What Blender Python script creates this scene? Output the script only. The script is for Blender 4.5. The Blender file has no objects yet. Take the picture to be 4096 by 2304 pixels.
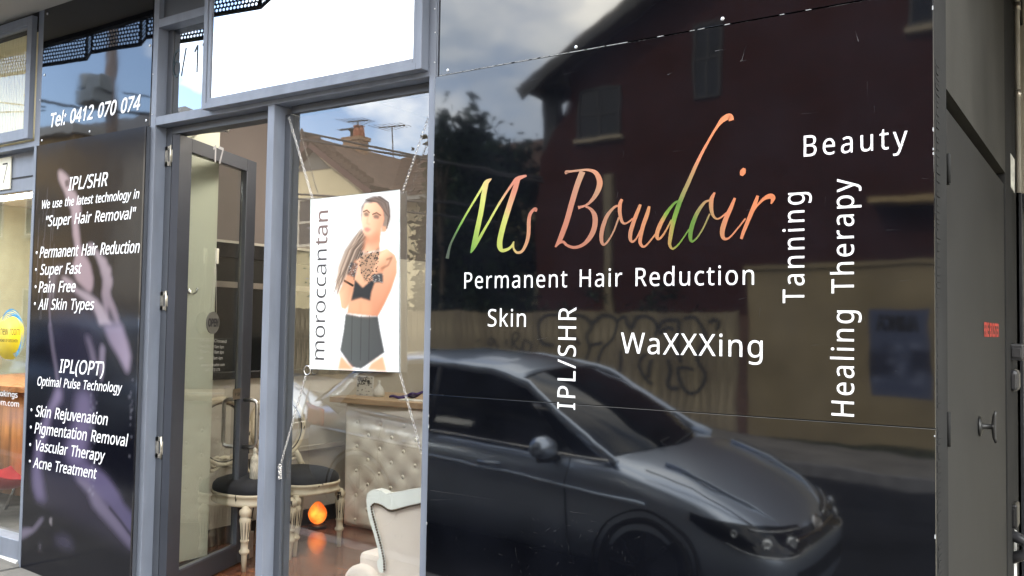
import bpy, bmesh, math, random, json
import numpy as np
from mathutils import Vector, Matrix
from mathutils.geometry import tessellate_polygon, delaunay_2d_cdt
from mathutils.bvhtree import BVHTree
rnd = random.Random(7)
sc = bpy.context.scene
C = sc.collection
CAM = Vector((0.0, -3.0, 1.476))

# ---------------------------------------------------------------- camera
def _rot(y, p, r):
    cy, sy, cp, sp, cr, sr = math.cos(y), math.sin(y), math.cos(p), math.sin(p), math.cos(r), math.sin(r)
    B = np.array([[1, 0, 0], [0, -1, 0], [0, 0, 1.]])
    Ry = np.array([[cy, 0, -sy], [0, 1, 0], [sy, 0, cy]])
    Rx = np.array([[1, 0, 0], [0, cp, -sp], [0, sp, cp]])
    Rz = np.array([[cr, -sr, 0], [sr, cr, 0], [0, 0, 1]])
    return Rz @ Rx @ Ry @ B
ROT = _rot(*[math.radians(v) for v in (-33.747, -2.515, 0.905)])
FOC = 3640.0
cam = bpy.data.cameras.new('camera')
camo = bpy.data.objects.new('camera', cam)
C.objects.link(camo)
_x, _y, _z = [Vector((v[0], v[2], v[1])) for v in (ROT[0], -ROT[1], -ROT[2])]
camo.matrix_world = Matrix(((_x[0], _y[0], _z[0], CAM[0]), (_x[1], _y[1], _z[1], CAM[1]), (_x[2], _y[2], _z[2], CAM[2]), (0, 0, 0, 1)))
cam.sensor_width = 36
cam.lens = 36 * FOC / 4096
cam.clip_end = 2000
cam.clip_start = 0.05
sc.camera = camo
sc.view_settings.view_transform = 'Standard'
sc.view_settings.look = 'None'
sc.view_settings.exposure = 1.84
sc.view_settings.gamma = 1
sc.view_settings.use_curve_mapping = False
sc.cycles.use_denoising = True
sc.cycles.max_bounces = 10
sc.cycles.glossy_bounces = 6
sc.cycles.transparent_max_bounces = 24
sc.cycles.sample_clamp_indirect = 8

# ---------------------------------------------------------------- world: Nishita sky with broken cloud
SUN_EL, SUN_AZ = 42, -14          # sun stands behind the shop, so the shopfront is in open shade
w = bpy.data.worlds.new('World')
sc.world = w
w.use_nodes = True
N = w.node_tree.nodes
L = w.node_tree.links
bg = N['Background']
bg.inputs['Strength'].default_value = 0.15
sky = N.new('ShaderNodeTexSky')
sky.sky_type = 'NISHITA'
sky.sun_disc = False
sky.sun_elevation = math.radians(SUN_EL)
sky.sun_rotation = math.radians(SUN_AZ)
tc = N.new('ShaderNodeTexCoord')
mp = N.new('ShaderNodeMapping')
mp.inputs['Scale'].default_value = (1.0, 1.0, 2.6)
mp.inputs['Location'].default_value = (0.35, 0.1, 0.2)
n1 = N.new('ShaderNodeTexNoise')
n1.inputs['Scale'].default_value = 2.1
n1.inputs['Detail'].default_value = 7
n1.inputs['Roughness'].default_value = 0.55
n1.inputs['Distortion'].default_value = 0.3
L.new(tc.outputs['Generated'], mp.inputs['Vector'])
L.new(mp.outputs['Vector'], n1.inputs['Vector'])
sep = N.new('ShaderNodeSeparateXYZ')
L.new(tc.outputs['Generated'], sep.inputs[0])
cov = N.new('ShaderNodeMapRange')            # the cloud bank thickens towards the east
cov.inputs['From Min'].default_value = -0.86
cov.inputs['From Max'].default_value = -0.35
cov.inputs['To Min'].default_value = -0.16
cov.inputs['To Max'].default_value = 0.17
L.new(sep.outputs['X'], cov.inputs['Value'])
add = N.new('ShaderNodeMath'); add.operation = 'ADD'
L.new(n1.outputs['Fac'], add.inputs[0]); L.new(cov.outputs[0], add.inputs[1])
cr = N.new('ShaderNodeValToRGB')
cr.color_ramp.elements[0].position = 0.47
cr.color_ramp.elements[1].position = 0.60
L.new(add.outputs[0], cr.inputs['Fac'])
n2 = N.new('ShaderNodeTexNoise')
n2.inputs['Scale'].default_value = 3.2
n2.inputs['Detail'].default_value = 5
L.new(mp.outputs['Vector'], n2.inputs['Vector'])
cr2 = N.new('ShaderNodeValToRGB')
cr2.color_ramp.elements[0].position = 0.38
cr2.color_ramp.elements[0].color = (7.0, 8.0, 9.4, 1)
cr2.color_ramp.elements[1].position = 0.66
cr2.color_ramp.elements[1].color = (23, 22, 19.5, 1)
L.new(n2.outputs['Fac'], cr2.inputs['Fac'])
gain = N.new('ShaderNodeMix'); gain.data_type = 'RGBA'
gain.blend_type = 'MULTIPLY'
gain.inputs['Factor'].default_value = 1
gain.inputs[7].default_value = (1.75, 1.75, 1.85, 1)
L.new(sky.outputs[0], gain.inputs[6])
mx = N.new('ShaderNodeMix'); mx.data_type = 'RGBA'
L.new(cr.outputs['Color'], mx.inputs['Factor'])
L.new(gain.outputs[2], mx.inputs[6])
L.new(cr2.outputs['Color'], mx.inputs[7])
L.new(mx.outputs[2], bg.inputs['Color'])

sl = bpy.data.lights.new('sun', 'SUN')
sl.energy = 1.7
sl.angle = math.radians(0.55)
sl.color = (1, 0.94, 0.85)
slo = bpy.data.objects.new('sun', sl)
C.objects.link(slo)
_sd = Vector((math.sin(math.radians(SUN_AZ)) * math.cos(math.radians(SUN_EL)), math.cos(math.radians(SUN_AZ)) * math.cos(math.radians(SUN_EL)), math.sin(math.radians(SUN_EL))))
slo.rotation_euler = _sd.to_track_quat('Z', 'Y').to_euler()
slo.location = (0, 5, 12)

# ---------------------------------------------------------------- geometry of the photograph: pixel -> point in the place
def ray(px, py):
    d = ROT.T @ np.array([(px - 2048) / FOC, (py - 1152) / FOC, 1.])
    return Vector((d[0] / d[2], 1.0, d[1] / d[2]))
def F(px, py, y=0.0):
    """point on the plane at depth y behind the shopfront"""
    return CAM + ray(px, py) * (y + 3.0)
def M(px, py, Z):
    """a thing seen mirrored in the shopfront at optical depth Z: its real place on the street side"""
    p = CAM + ray(px, py) * Z
    return Vector((p.x, -p.y, p.z))
def hit(px, py, o, n):
    r = ray(px, py)
    return CAM + r * ((o - CAM).dot(n) / r.dot(n))

# ---------------------------------------------------------------- materials
MATS = {}
def mat(name, col, rough=0.5, metal=0.0, spec=0.5, var=0.12, scale=8.0, bump=0.0, bscale=60.0, coat=0.0, col2=None, emit=0, ior=1.5, stretch=(1, 1, 1), trans=0, sheen=0, wave=0.0):
    if name in MATS: return MATS[name]
    m = bpy.data.materials.new(name)
    m.use_nodes = True
    nt = m.node_tree
    b = nt.nodes['Principled BSDF']
    b.inputs['Roughness'].default_value = rough
    b.inputs['Metallic'].default_value = metal
    b.inputs['Specular IOR Level'].default_value = spec
    b.inputs['IOR'].default_value = ior
    b.inputs['Coat Weight'].default_value = coat
    b.inputs['Coat Roughness'].default_value = 0.03
    b.inputs['Transmission Weight'].default_value = trans
    b.inputs['Sheen Weight'].default_value = sheen
    t = nt.nodes.new('ShaderNodeTexCoord')
    mpn = nt.nodes.new('ShaderNodeMapping')
    mpn.inputs['Scale'].default_value = stretch
    nt.links.new(t.outputs['Object'], mpn.inputs[0])
    no = nt.nodes.new('ShaderNodeTexNoise')
    no.inputs['Scale'].default_value = scale
    no.inputs['Detail'].default_value = 6
    nt.links.new(mpn.outputs[0], no.inputs['Vector'])
    rp = nt.nodes.new('ShaderNodeValToRGB')
    c2 = col2 if col2 else tuple(max(0, c * (1 - 2 * var)) for c in col)
    c1 = col if col2 else tuple(min(1, c * (1 + var)) for c in col)
    rp.color_ramp.elements[0].position = 0.32
    rp.color_ramp.elements[1].position = 0.68
    rp.color_ramp.elements[0].color = (*c2, 1)
    rp.color_ramp.elements[1].color = (*c1, 1)
    nt.links.new(no.outputs['Fac'], rp.inputs[0])
    nt.links.new(rp.outputs[0], b.inputs['Base Color'])
    hn = None
    if bump:
        bn = nt.nodes.new('ShaderNodeTexNoise')
        bn.inputs['Scale'].default_value = bscale
        bn.inputs['Detail'].default_value = 4
        nt.links.new(mpn.outputs[0], bn.inputs['Vector'])
        bu = nt.nodes.new('ShaderNodeBump')
        bu.inputs['Strength'].default_value = bump
        bu.inputs['Distance'].default_value = 0.01
        nt.links.new(bn.outputs['Fac'], bu.inputs['Height'])
        nt.links.new(bu.outputs[0], b.inputs['Normal'])
        hn = bu
    if wave:                                   # slow waviness of thin sheet: bends what it mirrors
        wn = nt.nodes.new('ShaderNodeTexNoise')
        wn.inputs['Scale'].default_value = 1.7
        wn.inputs['Detail'].default_value = 2.5
        nt.links.new(t.outputs['Object'], wn.inputs['Vector'])
        wb = nt.nodes.new('ShaderNodeBump')
        wb.inputs['Strength'].default_value = 1
        wb.inputs['Distance'].default_value = wave
        nt.links.new(wn.outputs['Fac'], wb.inputs['Height'])
        if hn: nt.links.new(hn.outputs[0], wb.inputs['Normal'])
        nt.links.new(wb.outputs[0], b.inputs['Normal'])
        nt.links.new(wb.outputs[0], b.inputs['Coat Normal'])
    if emit:
        nt.links.new(rp.outputs[0], b.inputs['Emission Color'])
        b.inputs['Emission Strength'].default_value = emit
    MATS[name] = m
    return m

def glassmat(name, tint=(0.93, 0.96, 0.95), refl=1.0, ior=1.5, rough=0.0, wave=0.0):
    m = bpy.data.materials.new(name)
    m.use_nodes = True
    nt = m.node_tree
    for n in list(nt.nodes): nt.nodes.remove(n)
    out = nt.nodes.new('ShaderNodeOutputMaterial')
    tr = nt.nodes.new('ShaderNodeBsdfTransparent'); tr.inputs[0].default_value = (*tint, 1)
    gl = nt.nodes.new('ShaderNodeBsdfGlossy'); gl.inputs['Roughness'].default_value = rough
    fr = nt.nodes.new('ShaderNodeFresnel'); fr.inputs[0].default_value = ior
    mu = nt.nodes.new('ShaderNodeMath'); mu.operation = 'MULTIPLY'; mu.inputs[1].default_value = refl; mu.use_clamp = True
    mi = nt.nodes.new('ShaderNodeMixShader')
    # dust film: a little speckle in the gloss
    t = nt.nodes.new('ShaderNodeTexCoord')
    no = nt.nodes.new('ShaderNodeTexNoise'); no.inputs['Scale'].default_value = 3
    nt.links.new(t.outputs['Object'], no.inputs['Vector'])
    if wave:
        bu = nt.nodes.new('ShaderNodeBump'); bu.inputs['Distance'].default_value = wave
        no.inputs['Scale'].default_value = 1.5; no.inputs['Detail'].default_value = 1
        nt.links.new(no.outputs['Fac'], bu.inputs['Height']); nt.links.new(bu.outputs[0], gl.inputs['Normal'])
    ge = nt.nodes.new('ShaderNodeNewGeometry')          # the rear face of the pane passes light straight on
    m1 = nt.nodes.new('ShaderNodeMath'); m1.operation = 'SUBTRACT'; m1.inputs[0].default_value = 1; nt.links.new(ge.outputs['Backfacing'], m1.inputs[1])
    m2 = nt.nodes.new('ShaderNodeMath'); m2.operation = 'MULTIPLY'
    nt.links.new(fr.outputs[0], mu.inputs[0]); nt.links.new(mu.outputs[0], m2.inputs[0]); nt.links.new(m1.outputs[0], m2.inputs[1]); nt.links.new(m2.outputs[0], mi.inputs[0])
    nt.links.new(tr.outputs[0], mi.inputs[1]); nt.links.new(gl.outputs[0], mi.inputs[2])
    nt.links.new(mi.outputs[0], out.inputs[0])
    MATS[name] = m
    return m

def vcolmat(name, rough=0.3, coat=0.0, ior=1.5, spec=0.5, wave=0.0):
    m = mat(name, (1, 1, 1), rough=rough, coat=coat, ior=ior, spec=spec, wave=wave)
    nt = m.node_tree
    a = nt.nodes.new('ShaderNodeAttribute'); a.attribute_name = 'print'
    nt.links.new(a.outputs['Color'], nt.nodes['Principled BSDF'].inputs['Base Color'])
    return m

# ---------------------------------------------------------------- mesh helpers
class MB:
    def __init__(s): s.v = []; s.f = []; s.sm = []
    def add(s, vs, fs, smooth=False):
        k = len(s.v); s.v += [tuple(v) for v in vs]; s.f += [tuple(i + k for i in f) for f in fs]; s.sm += [smooth] * len(fs); return s
    def box(s, x0, x1, y0, y1, z0, z1):
        x0, x1 = sorted((x0, x1)); y0, y1 = sorted((y0, y1)); z0, z1 = sorted((z0, z1))
        return s.add([(x0, y0, z0), (x1, y0, z0), (x1, y1, z0), (x0, y1, z0), (x0, y0, z1), (x1, y0, z1), (x1, y1, z1), (x0, y1, z1)],
                     [(0, 3, 2, 1), (4, 5, 6, 7), (0, 1, 5, 4), (1, 2, 6, 5), (2, 3, 7, 6), (3, 0, 4, 7)])
    def obox(s, o, ux, uy, uz, a, b):
        """oriented box: corners a..b in the frame o,ux,uy,uz"""
        vs = []
        for z in (a[2], b[2]):
            for x, y in ((a[0], a[1]), (b[0], a[1]), (b[0], b[1]), (a[0], b[1])):
                vs.append(o + ux * x + uy * y + uz * z)
        return s.add(vs, [(0, 3, 2, 1), (4, 5, 6, 7), (0, 1, 5, 4), (1, 2, 6, 5), (2, 3, 7, 6), (3, 0, 4, 7)])
    def prism(s, pts, d, o=(0, 0, 0)):
        """extrude the 3-D polygon pts by vector d"""
        d = Vector(d); P_ = [Vector(p) for p in pts]; n = len(P_)
        tri = tessellate_polygon([P_])
        vs = P_ + [p + d for p in P_]
        fs = [tuple(t) for t in tri] + [tuple(n + i for i in reversed(t)) for t in tri]
        fs += [(i, (i + 1) % n, n + (i + 1) % n, n + i) for i in range(n)]
        return s.add(vs, fs)
    def tube(s, pts, r, seg=8, close=False, caps=True, flat=1.0):
        P_ = [Vector(p) for p in pts]; n = len(P_)
        rr = r if isinstance(r, (list, tuple)) else [r] * n
        ref = None; vs = []
        for i, p in enumerate(P_):
            a = P_[(i - 1) % n] if (close or i > 0) else p
            b = P_[(i + 1) % n] if (close or i < n - 1) else p
            t = (b - a)
            t = t.normalized() if t.length > 1e-9 else Vector((0, 0, 1))
            if ref is None:
                ref = Vector((0, 0, 1)) if abs(t.z) < 0.9 else Vector((1, 0, 0))
            u = (ref - t * ref.dot(t))
            u = u.normalized() if u.length > 1e-6 else t.orthogonal().normalized()
            ref = u
            v = t.cross(u)
            for k in range(seg):
                an = 2 * math.pi * k / seg
                vs.append(p + (u * math.cos(an) + v * math.sin(an) * flat) * rr[i])
        fs = []
        for i in range(n if close else n - 1):
            j = (i + 1) % n
            for k in range(seg):
                fs.append((i * seg + k, i * seg + (k + 1) % seg, j * seg + (k + 1) % seg, j * seg + k))
        if not close and caps:
            fs.append(tuple(range(seg - 1, -1, -1))); fs.append(tuple((n - 1) * seg + k for k in range(seg)))
        return s.add(vs, fs, True)
    def lathe(s, prof, seg=16, o=(0, 0, 0), ax=None):
        """profile (r, h) spun round z (or axis frame ax=(u,v,w)) at o"""
        o = Vector(o); u, v, w_ = ax if ax else (Vector((1, 0, 0)), Vector((0, 1, 0)), Vector((0, 0, 1)))
        vs = []
        for r, h in prof:
            for k in range(seg):
                an = 2 * math.pi * k / seg
                vs.append(o + u * (r * math.cos(an)) + v * (r * math.sin(an)) + w_ * h)
        fs = []
        for i in range(len(prof) - 1):
            for k in range(seg):
                fs.append((i * seg + k, i * seg + (k + 1) % seg, (i + 1) * seg + (k + 1) % seg, (i + 1) * seg + k))
        fs.append(tuple(range(seg - 1, -1, -1))); fs.append(tuple((len(prof) - 1) * seg + k for k in range(seg)))
        return s.add(vs, fs, True)
    def grid(s, fn, nu, nv, smooth=True):
        vs = [fn(i / nu, j / nv) for j in range(nv + 1) for i in range(nu + 1)]
        fs = [(j * (nu + 1) + i, j * (nu + 1) + i + 1, (j + 1) * (nu + 1) + i + 1, (j + 1) * (nu + 1) + i) for j in range(nv) for i in range(nu)]
        return s.add(vs, fs, smooth)
    def mesh(s, name):
        me = bpy.data.meshes.new(name)
        me.from_pydata(s.v, [], s.f)
        me.polygons.foreach_set('use_smooth', s.sm)
        me.update()
        return me
    def build(s, name, m, parent=None, bevel=0.0, sub=0, solid=0.0):
        me = s.mesh(name)
        if m: me.materials.append(m)
        return link(name, me, parent, bevel, sub, solid)

def link(name, me, parent=None, bevel=0.0, sub=0, solid=0.0):
    o = bpy.data.objects.new(name, me)
    C.objects.link(o)
    if parent is not None:
        o.parent = parent
        o.matrix_parent_inverse = WM(parent).inverted()
    if solid:
        md = o.modifiers.new('solid', 'SOLIDIFY'); md.thickness = solid; md.offset = 0
    if bevel:
        md = o.modifiers.new('bevel', 'BEVEL'); md.width = bevel; md.segments = 2; md.limit_method = 'ANGLE'
    if sub:
        md = o.modifiers.new('sub', 'SUBSURF'); md.levels = sub; md.render_levels = sub
    return o

def WM(o):
    m = Matrix.LocRotScale(o.location, o.rotation_euler, o.scale)
    if o.parent: m = WM(o.parent) @ o.matrix_parent_inverse @ m
    return m

def tag(o, label=None, cat=None, group=None, kind=None):
    if label: o['label'] = label
    if cat: o['category'] = cat
    if group: o['group'] = group
    if kind: o['kind'] = kind
    return o

def thing(name, label, cat, loc=(0, 0, 0), rz=0.0, group=None):
    o = bpy.data.objects.new(name, None)
    C.objects.link(o)
    o.empty_display_size = 0.1
    o.location = loc
    o.rotation_euler = (0, 0, rz)
    return tag(o, label, cat, group)

def copy_tree(o, parent=None):
    c = o.copy(); C.objects.link(c)
    if parent is not None:
        c.parent = parent; c.matrix_parent_inverse = o.matrix_parent_inverse.copy()
    for ch in [x for x in bpy.data.objects if x.parent == o]:
        copy_tree(ch, c)
    return c

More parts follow.
